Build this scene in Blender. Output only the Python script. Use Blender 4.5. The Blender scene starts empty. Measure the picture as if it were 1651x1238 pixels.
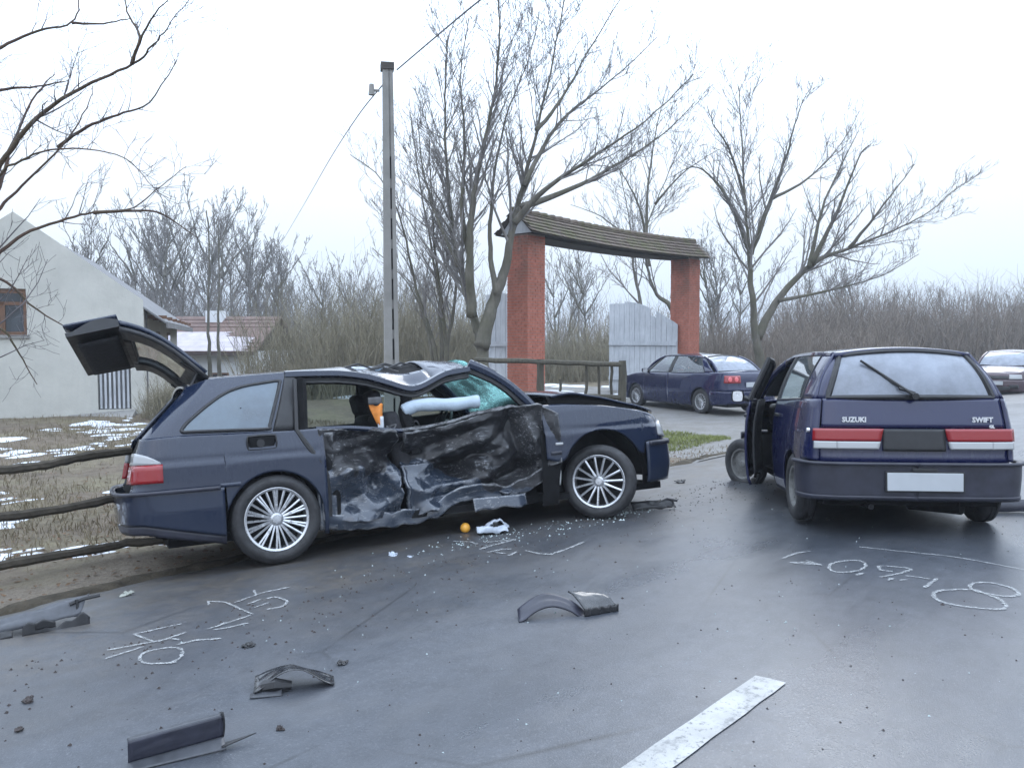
# Crash scene on a wet village road: two damaged cars, a brick gateway, bare winter trees.
import bpy, bmesh, math, random
import numpy as np
from mathutils import Vector, Matrix, Euler, noise

PI = math.pi
DATA = {'chalk':{'left':[[[1.722,2.686],[1.93,2.706]],[[1.787,2.811],[2.077,2.716],[2.098,2.656]],[[1.998,2.726],[1.995,2.963],[2.246,2.924]],[[2.013,2.722],[2.18,2.748]],[[1.923,2.345],[1.878,2.379],[1.822,2.454],[1.835,2.549],[1.896,2.613],[1.976,2.598],[2.023,2.549],[2.02,2.477],[1.969,2.398],[1.91,2.363],[1.861,2.388]],[[2.049,2.593],[2.143,2.578],[2.245,2.49]],[[2.534,3.151],[2.574,3.237],[2.626,3.133],[2.581,2.74]],[[2.568,2.738],[2.279,2.7]],[[2.301,2.706],[2.343,2.703],[2.4,2.736]],[[2.292,2.664],[2.369,2.631],[2.474,2.616]],[[2.654,3.066],[2.885,3.121],[3.06,3.096]],[[2.887,3.225],[2.808,3.082]],[[2.675,2.962],[2.785,2.99]],[[2.664,2.862],[2.776,2.881]],[[2.815,2.969],[2.866,2.967],[2.865,2.844],[2.829,2.777],[2.761,2.738],[2.684,2.762]]],'mid':[[[4.645,3.197],[4.706,3.049],[4.663,2.941]],[[4.54,2.804],[4.739,2.814],[4.96,2.803]],[[4.739,2.946],[4.955,2.811]],[[4.493,2.683],[4.635,2.655],[4.674,2.597]],[[4.532,2.625],[4.542,2.541]],[[4.511,2.483],[4.634,2.512]],[[4.701,2.485],[4.678,2.34],[4.714,2.253]],[[4.697,2.245],[4.926,2.262],[5.184,2.297]]],'right':[[[5.522,0.851],[5.733,0.838],[5.839,0.786]],[[5.45,0.772],[5.513,0.682],[5.49,0.568]],[[5.438,0.758],[5.507,0.574]],[[5.563,0.702],[5.49,0.568]],[[5.621,0.327],[5.728,0.379],[5.751,0.435],[5.687,0.496],[5.579,0.531],[5.455,0.505],[5.38,0.445],[5.409,0.376],[5.501,0.33],[5.621,0.327]],[[5.367,0.303],[5.454,0.287]],[[5.681,0.271],[5.721,0.187],[5.718,0.079],[5.567,0.103],[5.406,0.172]],[[5.681,0.271],[5.579,0.22],[5.592,0.148]],[[5.359,0.113],[5.429,0.091]],[[5.402,0.054],[5.442,0.022]],[[5.528,0.054],[5.561,-0.081]],[[5.343,-0.105],[5.61,-0.111]]],'figure8':[[[5.533,-0.336],[5.444,-0.25],[5.348,-0.189],[5.257,-0.179],[5.159,-0.221],[5.129,-0.293],[5.149,-0.383],[5.204,-0.48],[5.264,-0.538],[5.345,-0.532],[5.434,-0.486],[5.49,-0.404],[5.533,-0.336]],[[5.493,-0.345],[5.565,-0.302],[5.666,-0.3],[5.753,-0.366],[5.753,-0.45],[5.706,-0.518],[5.621,-0.546],[5.548,-0.521],[5.506,-0.45],[5.493,-0.345]]],'line':[[[6.165,0.556],[6.183,0.327],[6.207,0.129],[6.243,-0.135],[6.25,-0.318],[6.24,-0.498]]]},'dash':[[2.377,0.069],[2.493,-0.063],[3.445,-0.065],[3.432,0.071]],'pts':{'shard_left':[-2.654,4.633,-0.148,0],'flap':[-0.969,3.656,-0.058,0],'trim':[-1.241,3.024,-0.049,0],'strip':[0.309,4.589,-0.044,0],'bits1':[-2.106,3.565,-0.088,0],'bits2':[-1.968,3.263,-0.076,0],'bits3':[-0.908,3.206,-0.044,0],'bits4':[-0.808,3.911,-0.059,0],'bits5':[-1.341,4.199,-0.082,0],'ball':[-0.394,6.973,-0.136,0],'white':[-0.157,6.864,-0.121,0],'dark_r':[1.264,7.703,-0.096,0],'rbump':[4.349,7.141,-0.002,0],'shard_f':[1.041,7.548,-0.098,0],'bit6':[1.887,9.379,-0.128,0],'bit7':[-2.512,5.385,-0.185,0],'bit8':[-0.757,6.098,-0.118,0],'bit9':[-0.897,6.185,-0.127,0],'lamp1':[0.546,7.339,-0.11,0]},'rails_left':[[[-3.983,5.993,-0.2],[-3.826,6.177,-0.2],[-3.489,6.504,-0.2],[-3.192,6.867,-0.2],[-2.609,7.102,-0.22]],[[-3.991,6.023,0.139],[-3.831,6.205,0.154],[-3.543,6.533,0.153],[-3.203,6.92,0.184]],[[-3.984,6.031,0.491],[-3.825,6.212,0.508],[-3.656,6.405,0.507],[-3.444,6.645,0.545],[-3.18,6.946,0.555]]],'tailgate':{'N0':[-1.791,-0.56,1.409],'F0':[-1.856,0.5,1.333],'N1':[-2.386,-0.58,1.801],'F1':[-2.245,0.48,1.588],'N2':[-2.732,-0.58,1.728],'F2':[-2.61,0.46,1.529]},'limbs':{'center':[{'p':[[-0.652,19.3,0.164],[-0.668,19.389,0.734],[-0.728,19.478,1.523],[-0.875,19.567,1.884],[-1.166,19.656,2.97],[-1.386,19.744,3.914],[-1.489,19.833,5.079],[-1.564,19.922,6.246],[-1.581,20.011,7.417],[-1.51,20.1,8.591]],'r':[0.24,0.02]},{'p':[[-0.905,19.3,2.021],[-0.965,19.133,3.0],[-0.883,18.967,4.509],[-0.584,18.8,5.91],[-0.346,18.633,7.142],[-0.261,18.467,8.276],[-0.337,18.3,9.38]],'r':[0.13,0.015]},{'p':[[-0.707,19.3,1.309],[-0.465,19.386,2.237],[-0.151,19.471,3.17],[0.065,19.557,4.319],[0.352,19.643,5.4],[0.641,19.729,6.626],[1.029,19.814,8.349],[1.288,19.9,9.931]],'r':[0.19,0.015]},{'p':[[0.035,19.3,4.141],[0.755,18.9,4.841],[1.82,18.5,5.506],[2.833,18.1,6.136],[3.793,17.7,6.985]],'r':[0.09,0.01]},{'p':[[0.177,19.3,4.492],[1.364,19.7,4.983],[2.566,20.1,5.68],[3.735,20.5,6.503],[4.486,20.9,7.306]],'r':[0.09,0.01]},{'p':[[0.571,19.3,6.236],[1.137,19.633,7.024],[1.95,19.967,8.473],[2.638,20.3,9.67]],'r':[0.06,0.01]},{'p':[[-0.363,19.3,2.518],[-0.512,19.6,3.611],[-0.445,19.9,5.091],[-0.155,20.2,6.749],[0.365,20.5,8.148],[0.671,20.8,9.43]],'r':[0.08,0.01]},{'p':[[-1.215,19.3,3.155],[-1.802,19.567,4.462],[-2.111,19.833,5.653],[-2.251,20.1,6.723]],'r':[0.06,0.01]},{'p':[[-0.959,19.3,3.296],[-1.122,19.0,4.514],[-1.032,18.7,5.819],[-1.118,18.4,7.071],[-0.925,18.1,8.269]],'r':[0.08,0.01]},{'p':[[0.276,19.3,4.982],[1.086,19.967,6.544],[2.396,20.633,7.749],[3.626,21.3,9.015]],'r':[0.07,0.01]}],'clump':[{'p':[[-1.737,20.8,0.061],[-1.757,20.9,1.063],[-1.82,21.0,2.532],[-2.1,21.1,4.235],[-2.381,21.2,5.94],[-2.571,21.3,7.189]],'r':[0.1,0.012]},{'p':[[-1.814,20.8,0.061],[-1.921,20.68,1.297],[-2.327,20.56,2.661],[-2.635,20.44,4.149],[-3.133,20.32,5.314],[-3.848,20.2,5.876]],'r':[0.07,0.01]},{'p':[[-1.66,20.8,0.061],[-1.605,20.95,1.294],[-1.407,21.1,3.002],[-1.52,21.25,4.719],[-1.965,21.4,5.982]],'r':[0.08,0.01]},{'p':[[-1.876,20.8,0.061],[-2.118,21.133,1.605],[-2.619,21.467,2.871],[-3.616,21.8,3.85]],'r':[0.06,0.01]},{'p':[[-1.598,20.8,0.061],[-1.665,20.575,1.905],[-1.878,20.35,3.692],[-1.924,20.125,5.132],[-1.968,19.9,6.527]],'r':[0.07,0.01]}],'right':[{'p':[[7.879,26.5,-0.327],[7.838,26.414,0.659],[7.642,26.329,1.636],[7.433,26.243,3.565],[7.337,26.157,4.514],[7.154,26.071,6.211],[7.011,25.986,7.884],[6.874,25.9,9.164]],'r':[0.22,0.015]},{'p':[[7.436,26.5,4.361],[6.768,26.8,6.051],[5.94,27.1,6.986],[5.206,27.4,6.749]],'r':[0.1,0.012]},{'p':[[7.477,26.5,4.167],[7.973,26.225,5.668],[8.397,25.95,7.127],[8.607,25.675,8.177],[8.78,25.4,8.834]],'r':[0.11,0.012]},{'p':[[7.772,26.5,1.539],[8.339,26.617,2.618],[9.535,26.733,3.897],[10.753,26.85,4.399],[12.175,26.967,4.962],[13.405,27.083,5.608],[14.338,27.2,6.415]],'r':[0.16,0.012]},{'p':[[9.414,26.5,3.857],[9.966,26.133,5.273],[10.544,25.767,6.994],[10.665,25.4,7.282]],'r':[0.1,0.012]},{'p':[[9.357,26.5,3.779],[9.835,26.833,5.57],[10.622,27.167,7.196],[11.234,27.5,8.257]],'r':[0.08,0.012]},{'p':[[10.613,26.5,4.361],[11.477,26.1,5.648],[12.213,25.7,6.794]],'r':[0.07,0.012]},{'p':[[8.399,26.5,2.71],[10.008,26.9,3.025],[11.958,27.3,3.549],[13.339,27.7,4.289]],'r':[0.07,0.01]},{'p':[[8.17,26.5,5.904],[9.371,26.967,6.568],[10.518,27.433,7.648],[11.384,27.9,8.957]],'r':[0.06,0.01]},{'p':[[7.318,26.5,5.712],[6.757,26.067,7.152],[6.071,25.633,7.982],[5.778,25.2,8.415]],'r':[0.06,0.01]}],'behind':[{'p':[[6.627,33.0,-0.771],[6.525,33.086,1.187],[6.356,33.171,2.654],[5.753,33.257,3.268],[5.416,33.343,4.129],[5.27,33.429,5.602],[5.883,33.514,7.318],[6.739,33.6,9.277]],'r':[0.17,0.015]},{'p':[[5.358,33.0,4.343],[5.024,32.667,6.221],[4.369,32.333,7.581],[3.262,32.0,8.905]],'r':[0.09,0.012]},{'p':[[5.253,33.0,5.308],[5.355,33.3,7.522],[5.751,33.6,10.002],[6.159,33.9,11.538]],'r':[0.08,0.012]},{'p':[[5.108,33.0,-0.771],[5.126,33.3,2.659],[4.864,33.6,4.149],[4.796,33.9,5.66],[4.576,34.2,7.189],[4.147,34.5,9.485]],'r':[0.1,0.012]},{'p':[[4.695,33.0,5.308],[3.543,33.4,6.328],[2.343,33.8,6.877]],'r':[0.05,0.01]},{'p':[[5.555,33.0,6.75],[6.531,32.5,7.848],[7.824,32.0,8.675]],'r':[0.06,0.01]}],'near':[{'p':[[-5.133,7.6,-0.524],[-5.064,7.633,0.618],[-5.005,7.667,1.638],[-4.93,7.7,2.317],[-4.889,7.733,2.995],[-4.948,7.767,3.895],[-4.991,7.8,4.902]],'r':[0.13,0.03]},{'p':[[-4.816,7.6,2.611],[-4.553,7.537,3.022],[-4.231,7.475,3.376],[-3.919,7.412,3.573],[-3.614,7.35,3.697],[-3.235,7.288,3.835],[-3.046,7.225,3.959],[-2.887,7.162,4.09],[-2.661,7.1,4.319]],'r':[0.026,0.003]},{'p':[[-4.807,7.6,2.389],[-4.663,7.7,2.682],[-4.518,7.8,2.895],[-4.189,7.9,3.285],[-3.999,8.0,3.653],[-3.984,8.1,3.883]],'r':[0.018,0.003]},{'p':[[-4.271,8.0,3.29],[-3.941,7.875,3.449],[-3.593,7.75,3.529],[-3.254,7.625,3.606],[-2.947,7.5,3.946]],'r':[0.018,0.004]},{'p':[[-4.903,7.6,2.028],[-4.676,7.7,2.289],[-4.444,7.8,2.487],[-4.091,7.9,2.627],[-3.966,8.0,2.682],[-3.628,8.1,2.744],[-3.397,8.2,2.968],[-3.192,8.3,3.178]],'r':[0.019,0.003]},{'p':[[-3.916,7.9,2.667],[-3.614,8.067,2.71],[-3.417,8.233,2.705],[-3.121,8.4,2.485]],'r':[0.018,0.004]},{'p':[[-4.87,7.6,2.195],[-4.523,7.483,2.919],[-4.287,7.367,3.019],[-4.004,7.25,3.089],[-3.627,7.133,3.084],[-3.21,7.017,2.982],[-2.935,6.9,2.732]],'r':[0.014,0.003]},{'p':[[-4.573,7.1,3.739],[-4.293,7.16,3.931],[-4.011,7.22,4.086],[-3.752,7.28,4.175],[-3.708,7.34,4.389],[-3.722,7.4,4.622]],'r':[0.016,0.003]},{'p':[[-3.212,7.2,3.801],[-3.197,7.333,4.074],[-3.358,7.467,4.334],[-3.424,7.6,4.6]],'r':[0.016,0.004]},{'p':[[-3.212,7.2,3.801],[-3.02,7.05,4.049],[-2.776,6.9,4.215]],'r':[0.014,0.004]},{'p':[[-3.71,7.2,4.145],[-3.521,7.35,4.195],[-3.347,7.5,4.293]],'r':[0.012,0.004]},{'p':[[-4.74,7.6,3.571],[-4.69,7.8,3.761],[-4.459,8.0,3.853],[-4.271,8.2,3.971]],'r':[0.02,0.004]},{'p':[[-5.572,8.6,1.404],[-5.288,8.667,1.595],[-5.143,8.733,1.338],[-4.997,8.8,1.011]],'r':[0.02,0.004]},{'p':[[-5.426,8.4,1.901],[-5.191,8.533,2.095],[-4.898,8.667,1.787],[-4.526,8.8,1.532]],'r':[0.022,0.004]},{'p':[[-4.834,7.6,2.417],[-4.733,7.825,2.9],[-4.738,8.05,3.348],[-4.614,8.275,3.876],[-4.549,8.5,4.123]],'r':[0.025,0.004]}]},'pole':[[-1.865,13.0,-0.329],[-1.82,13.0,5.597]],'wire':[[[1.079,7.0,5.336],[0.452,8.4,5.373],[-0.366,10.0,5.444],[-1.048,11.5,5.532],[-1.754,13.0,5.588]],[[-1.964,13.0,5.374],[-3.107,17.0,5.914],[-5.188,24.0,6.529],[-9.105,37.0,7.388],[-16.017,58.0,7.869]]],'sedan':[[4.722,20.66,-0.36],[3.384,23.182,-0.36]],'red':[15.248,26.357,-0.2],'ZP':[(-60,-1.0),(-9,-0.55),(-5,-0.3),(-3.3,-0.12),(0,0),(1.3,-0.045),(2.73,-0.1),(3.3,-0.13),(3.77,-0.165),(4.5,-0.26),(5.3,-0.34),(6.5,-0.38),(10,-0.36),(14,-0.3),(18,-0.22),(24,-0.5),(32,-1.2),(60,-1.6),(400,-1.6)]}
R = math.radians
C = bpy.context.scene
COL = C.collection

# ------------------------------------------------------------------ camera
CAM_Z = 1.48
cam_d = bpy.data.cameras.new('camera')
cam = bpy.data.objects.new('camera', cam_d)
COL.objects.link(cam)
cam.location = (0, 0, CAM_Z)
cam.rotation_euler = (R(90) - 0.052544, 0, 0)
cam_d.sensor_fit = 'HORIZONTAL'
cam_d.sensor_width = 36.0
cam_d.lens = 36.0 * 1350.0 / 1651.0
cam_d.clip_start = 0.05
cam_d.clip_end = 2000
C.camera = cam

# ------------------------------------------------------------------ world: overcast winter sky
SUN_EL, SUN_AZ = R(38), R(200)
world = bpy.data.worlds.new('World')
C.world = world
world.use_nodes = True
wn = world.node_tree
wn.nodes.clear()
w_out = wn.nodes.new('ShaderNodeOutputWorld')
w_bg = wn.nodes.new('ShaderNodeBackground')
w_bg.inputs['Strength'].default_value = 0.1
w_sky = wn.nodes.new('ShaderNodeTexSky')
w_sky.sky_type = 'NISHITA'
w_sky.sun_disc = False
w_sky.sun_elevation = SUN_EL
w_sky.sun_rotation = SUN_AZ
w_sky.air_density = 1.0
w_sky.dust_density = 3.0
w_tc = wn.nodes.new('ShaderNodeTexCoord')
w_sep = wn.nodes.new('ShaderNodeSeparateXYZ')
wn.links.new(w_tc.outputs['Generated'], w_sep.inputs[0])
# closed cloud deck: brighter overhead than at the horizon
w_ramp = wn.nodes.new('ShaderNodeValToRGB')
cr = w_ramp.color_ramp
cr.elements[0].position = 0.0
cr.elements[0].color = (5.5, 6.6, 8.1, 1)
cr.elements[1].position = 1.0
cr.elements[1].color = (20.5, 24.2, 29.6, 1)
e = cr.elements.new(0.07); e.color = (6.9, 7.8, 9.0, 1)
e = cr.elements.new(0.18); e.color = (8.8, 9.7, 11.0, 1)
e = cr.elements.new(0.35); e.color = (13.0, 15.3, 18.6, 1)
wn.links.new(w_sep.outputs['Z'], w_ramp.inputs[0])
w_noise = wn.nodes.new('ShaderNodeTexNoise')
w_noise.inputs['Scale'].default_value = 2.2
w_noise.inputs['Detail'].default_value = 4
wn.links.new(w_tc.outputs['Generated'], w_noise.inputs['Vector'])
w_mr = wn.nodes.new('ShaderNodeMapRange')
w_mr.inputs['To Min'].default_value = 0.9
w_mr.inputs['To Max'].default_value = 1.1
wn.links.new(w_noise.outputs[0], w_mr.inputs['Value'])
w_mul = wn.nodes.new('ShaderNodeVectorMath'); w_mul.operation = 'SCALE'
wn.links.new(w_ramp.outputs[0], w_mul.inputs[0])
wn.links.new(w_mr.outputs[0], w_mul.inputs['Scale'])
w_mix = wn.nodes.new('ShaderNodeMix'); w_mix.data_type = 'RGBA'
w_mix.inputs['Factor'].default_value = 0.9
wn.links.new(w_sky.outputs[0], w_mix.inputs['A'])
wn.links.new(w_mul.outputs[0], w_mix.inputs['B'])
wn.links.new(w_mix.outputs['Result'], w_bg.inputs['Color'])
wn.links.new(w_bg.outputs[0], w_out.inputs[0])

sun_d = bpy.data.lights.new('sun', 'SUN')
sun_d.energy = 0.6
sun_d.angle = R(30)
sun_d.color = (1.0, 0.98, 0.95)
sun = bpy.data.objects.new('sun', sun_d)
COL.objects.link(sun)
sun.rotation_euler = (R(90) - SUN_EL, 0, R(180) - SUN_AZ + R(180))

C.view_settings.view_transform = 'Standard'
C.view_settings.look = 'None'
C.view_settings.gamma = 1
C.view_settings.use_curve_mapping = False
C.view_settings.exposure = 0.42
C.render.engine = 'CYCLES'
C.cycles.max_bounces = 8
C.cycles.transparent_max_bounces = 24
C.cycles.use_denoising = True

# ------------------------------------------------------------------ helpers: nodes
class NB:
    def __init__(s, name):
        s.m = bpy.data.materials.new(name); s.m.use_nodes = True
        s.t = s.m.node_tree; s.b = s.t.nodes['Principled BSDF']; s.out = s.t.nodes['Material Output']
        s.tc = s.t.nodes.new('ShaderNodeTexCoord')
    def set(s, node, key, v):
        i = node.inputs[key]
        if hasattr(v, 'is_output') or isinstance(v, bpy.types.NodeSocket): s.t.links.new(v, i)
        else:
            if isinstance(v, (tuple, list)) and len(v) == 3 and i.type == 'RGBA': v = (*v, 1)
            i.default_value = v
    def n(s, typ, out=0, **kw):
        nd = s.t.nodes.new('ShaderNode' + typ)
        for k, v in list(kw.items()):
            if k.startswith('_'): setattr(nd, k[1:], v)
        for k, v in kw.items():
            if not k.startswith('_'):
                k2 = int(k[1:]) if k[0] == 'i' and k[1:].isdigit() else k
                s.set(nd, k2, v)
        return nd.outputs[out]
    def p(s, **kw):
        for k, v in kw.items(): s.set(s.b, k.replace('_', ' '), v)
        return s
    def map(s, scale=(1, 1, 1), src='Object', rot=(0, 0, 0)):
        return s.n('Mapping', Vector=s.tc.outputs[src], Scale=scale, Rotation=rot)
    def noise(s, scale, detail=4, rough=0.55, vec=None, dist=0.0):
        return s.n('TexNoise', Vector=vec if vec else s.tc.outputs['Object'], Scale=scale, Detail=detail, Roughness=rough, Distortion=dist)
    def ramp(s, v, stops):
        nd = s.t.nodes.new('ShaderNodeValToRGB'); cr = nd.color_ramp
        while len(cr.elements) < len(stops): cr.elements.new(0.5)
        for e, (pos, c) in zip(cr.elements, stops):
            e.position = pos
            e.color = (c, c, c, 1) if not isinstance(c, (tuple, list)) else (*c[:3], 1)
        s.t.links.new(v, nd.inputs[0]); return nd.outputs[0]
    def mix(s, f, a, b, mode='MIX'):
        nd = s.t.nodes.new('ShaderNodeMix'); nd.data_type = 'RGBA'; nd.blend_type = mode
        s.set(nd, 0, f); s.set(nd, 6, a); s.set(nd, 7, b); return nd.outputs[2]
    def math(s, op, a, b=0.0, c=0.0):
        nd = s.t.nodes.new('ShaderNodeMath'); nd.operation = op
        s.set(nd, 0, a); s.set(nd, 1, b); s.set(nd, 2, c); return nd.outputs[0]
    def mr(s, v, a, b, c, d):
        nd = s.t.nodes.new('ShaderNodeMapRange'); nd.inputs[1].default_value = a; nd.inputs[2].default_value = b
        nd.inputs[3].default_value = c; nd.inputs[4].default_value = d
        s.t.links.new(v, nd.inputs[0]); return nd.outputs[0]
    def bump(s, h, strength=0.3, dist=0.02):
        s.set(s.b, 'Normal', s.n('Bump', Height=h, Strength=strength, Distance=dist)); return s

MATS = {}
def simple(name, col, rough=0.6, metal=0.0, var=0.25, scale=6.0, bump=0.0, bscale=40, spec=0.5, coat=0.0, coat_r=0.1, vec=None):
    nb = NB(name)
    f = nb.noise(scale, 5, 0.6, nb.map(vec) if vec else None)
    lo = tuple(c * (1 - var) for c in col); hi = tuple(min(1, c * (1 + var)) for c in col)
    nb.p(Base_Color=nb.ramp(f, [(0.3, lo), (0.7, hi)]), Roughness=nb.mr(nb.noise(scale * 2.3), 0.3, 0.7, max(0, rough - 0.08), min(1, rough + 0.08)),
         Metallic=metal, Specular_IOR_Level=spec, Coat_Weight=coat, Coat_Roughness=coat_r)
    if bump: nb.bump(nb.noise(bscale, 6, 0.65), bump, 0.02)
    MATS[name] = nb.m
    return nb.m

def paint(name, col, dust=(0.085, 0.082, 0.08), amount=0.35, coat=1.0):
    """car paint under a winter road film: more dirt near the sills"""
    nb = NB(name)
    sep = nb.n('SeparateXYZ', Vector=nb.tc.outputs['Object']); z = nb.t.nodes[-1].outputs[2]
    low = nb.mr(z, 0.25, 0.95, 1.0, 0.25)
    d = nb.math('MULTIPLY', nb.ramp(nb.noise(5, 8, 0.7), [(0.35, 0.25), (0.75, 1.0)]), nb.math('MULTIPLY', low, amount))
    streak = nb.ramp(nb.noise(9, 6, 0.7, nb.map((3, 3, 0.35))), [(0.45, 0.0), (0.75, 1.0)])
    d = nb.math('ADD', d, nb.math('MULTIPLY', streak, amount * 0.25))
    drops = nb.ramp(nb.n('TexVoronoi', Vector=nb.tc.outputs['Object'], Scale=95.0), [(0.12, 1.0), (0.30, 0.0)])
    nb.p(Base_Color=nb.mix(d, col, dust), Roughness=nb.math('ADD', 0.24, nb.math('MULTIPLY', d, 0.7)), Metallic=0.0,
         Coat_Weight=nb.math('SUBTRACT', coat, nb.math('MULTIPLY', d, 1.2)), Coat_Roughness=0.02, Specular_IOR_Level=0.15)
    nb.bump(nb.math('ADD', nb.math('MULTIPLY', nb.noise(3.0, 2), 1.0), nb.math('MULTIPLY', drops, 0.04)), 0.06, 0.02)
    MATS[name] = nb.m
    return nb.m

def glass(name, tint, refl=1.0, grime_sheen=0.15, dirt=(0.45, 0.5, 0.55)):
    """thin window pane: see-through with a mirror layer and a film of dust and painted sky reflection"""
    nb = NB(name); t = nb.t
    tr = t.nodes.new('ShaderNodeBsdfTransparent'); tr.inputs[0].default_value = (*tint, 1)
    gl = t.nodes.new('ShaderNodeBsdfGlossy'); gl.inputs['Roughness'].default_value = 0.04
    gl.inputs['Color'].default_value = (0.95, 0.97, 1, 1)
    df = t.nodes.new('ShaderNodeBsdfDiffuse'); df.inputs[0].default_value = (*dirt, 1)  # film colour: dust, on some car panes also painted sky reflection
    fr = t.nodes.new('ShaderNodeFresnel'); fr.inputs[0].default_value = 1.55
    f2 = nb.math('MULTIPLY', fr.outputs[0], refl)
    f2 = nb.math('MINIMUM', f2, 1.0)
    m1 = t.nodes.new('ShaderNodeMixShader'); t.links.new(f2, m1.inputs[0]); t.links.new(tr.outputs[0], m1.inputs[1]); t.links.new(gl.outputs[0], m1.inputs[2])
    m2 = t.nodes.new('ShaderNodeMixShader')
    g = nb.math('MULTIPLY', nb.ramp(nb.noise(4, 7, 0.65), [(0.3, 0.45), (0.75, 1.0)]), grime_sheen)
    t.links.new(g, m2.inputs[0]); t.links.new(m1.outputs[0], m2.inputs[1]); t.links.new(df.outputs[0], m2.inputs[2])
    t.links.new(m2.outputs[0], nb.out.inputs[0])
    MATS[name] = nb.m
    return nb.m

# ------------------------------------------------------------------ helpers: meshes
class MB:
    def __init__(s): s.v = []; s.f = []
    def add(s, vs, fs):
        o = len(s.v); s.v += [tuple(p) for p in vs]; s.f += [tuple(i + o for i in f) for f in fs]; return s
    def box(s, c, d, rot=None, taper=None):
        x, y, z = (k / 2 for k in d)
        vs = [Vector((sx * x, sy * y, sz * z)) for sz in (-1, 1) for sy in (-1, 1) for sx in (-1, 1)]
        if taper:
            for k in range(4, 8): vs[k].x *= taper; vs[k].y *= taper
        if rot is not None: vs = [rot @ p for p in vs]
        c = Vector(c)
        return s.add([p + c for p in vs], [(0, 2, 3, 1), (4, 5, 7, 6), (0, 1, 5, 4), (2, 6, 7, 3), (0, 4, 6, 2), (1, 3, 7, 5)])
    def grid(s, P, close_u=False):
        n, m = len(P), len(P[0])
        vs = [p for row in P for p in row]; fs = []
        for i in range(n if close_u else n - 1):
            for j in range(m - 1):
                a = i * m + j; b = ((i + 1) % n) * m + j
                fs.append((a, b, b + 1, a + 1))
        return s.add(vs, fs)
    def tube(s, pts, rad, n=6, cap=True):
        pts = [Vector(p) for p in pts]
        if not isinstance(rad, (list, tuple)): rad = [rad] * len(pts)
        rings = []; up = None
        for i, p in enumerate(pts):
            t = (pts[min(i + 1, len(pts) - 1)] - pts[max(i - 1, 0)])
            if t.length < 1e-9: t = Vector((0, 0, 1))
            t.normalize()
            if up is None: up = t.orthogonal().normalized()
            up = (up - t * up.dot(t))
            up = up.normalized() if up.length > 1e-6 else t.orthogonal().normalized()
            w = t.cross(up)
            rings.append([p + (up * math.cos(2 * PI * k / n) + w * math.sin(2 * PI * k / n)) * rad[i] for k in range(n)])
        o = len(s.v)
        for r in rings: s.v += [tuple(q) for q in r]
        for i in range(len(rings) - 1):
            for k in range(n):
                a = o + i * n + k; b = o + i * n + (k + 1) % n
                s.f.append((a, b, b + n, a + n))
        if cap:
            s.f.append(tuple(o + k for k in reversed(range(n))))
            s.f.append(tuple(o + (len(rings) - 1) * n + k for k in range(n)))
        return s
    def lathe(s, prof, n=32, axis='y', a0=0.0, a1=2 * PI):
        """profile (radius, offset) turned about the axis"""
        full = abs(a1 - a0 - 2 * PI) < 1e-6
        P = []
        for k in range(n if full else n + 1):
            a = a0 + (a1 - a0) * k / n
            row = []
            for r, h in prof:
                if axis == 'y': row.append((r * math.cos(a), h, r * math.sin(a)))
                elif axis == 'z': row.append((r * math.cos(a), r * math.sin(a), h))
                else: row.append((h, r * math.cos(a), r * math.sin(a)))
            P.append(row)
        return s.grid(P, close_u=full)
    def prism(s, poly, axis, lo, hi):
        """closed polygon (2D) extruded along axis"""
        n = len(poly)
        def P(a, b, h):
            return (h, a, b) if axis == 'x' else ((a, h, b) if axis == 'y' else (a, b, h))
        vs = [P(a, b, lo) for a, b in poly] + [P(a, b, hi) for a, b in poly]
        fs = [tuple(reversed(range(n))), tuple(range(n, 2 * n))] + [(k, (k + 1) % n, n + (k + 1) % n, n + k) for k in range(n)]
        return s.add(vs, fs)
    def xf(s, M):
        s.v = [tuple(M @ Vector(p)) for p in s.v]; return s
    def warp(s, fn):
        s.v = [tuple(fn(p)) for p in s.v]; return s
    def build(s, name, mat=None, parent=None, smooth=True, angle=40, solid=0.0, bevel=0.0, weld=False):
        me = bpy.data.meshes.new(name)
        me.from_pydata(s.v, [], s.f)
        bm = bmesh.new(); bm.from_mesh(me)
        if weld: bmesh.ops.remove_doubles(bm, verts=bm.verts, dist=1e-5)
        if len(bm.faces) < 60000: bmesh.ops.recalc_face_normals(bm, faces=bm.faces)
        bm.to_mesh(me); bm.free()
        if smooth:
            me.polygons.foreach_set('use_smooth', [True] * len(me.polygons))
            if angle < 180: me.set_sharp_from_angle(angle=R(angle))
        o = bpy.data.objects.new(name, me); COL.objects.link(o)
        if mat:
            for m in (mat if isinstance(mat, (list, tuple)) else [mat]): me.materials.append(m)
        if parent: o.parent = parent
        if solid:
            md = o.modifiers.new('thickness', 'SOLIDIFY'); md.thickness = solid; md.offset = -1 if solid > 0 else 1
        if bevel:
            md = o.modifiers.new('bevel', 'BEVEL'); md.width = bevel; md.segments = 2; md.limit_method = 'ANGLE'; md.angle_limit = R(35)
        return o

def catmull(pts, n=12):
    out = []
    P = [pts[0]] + list(pts) + [pts[-1]]
    for i in range(1, len(P) - 2):
        p0, p1, p2, p3 = (np.array(P[k], float) for k in (i - 1, i, i + 1, i + 2))
        for j in range(n):
            t = j / n
            out.append(0.5 * ((2 * p1) + (-p0 + p2) * t + (2 * p0 - 5 * p1 + 4 * p2 - p3) * t * t + (-p0 + 3 * p1 - 3 * p2 + p3) * t ** 3))
    out.append(np.array(pts[-1], float))
    return np.array(out)

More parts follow.
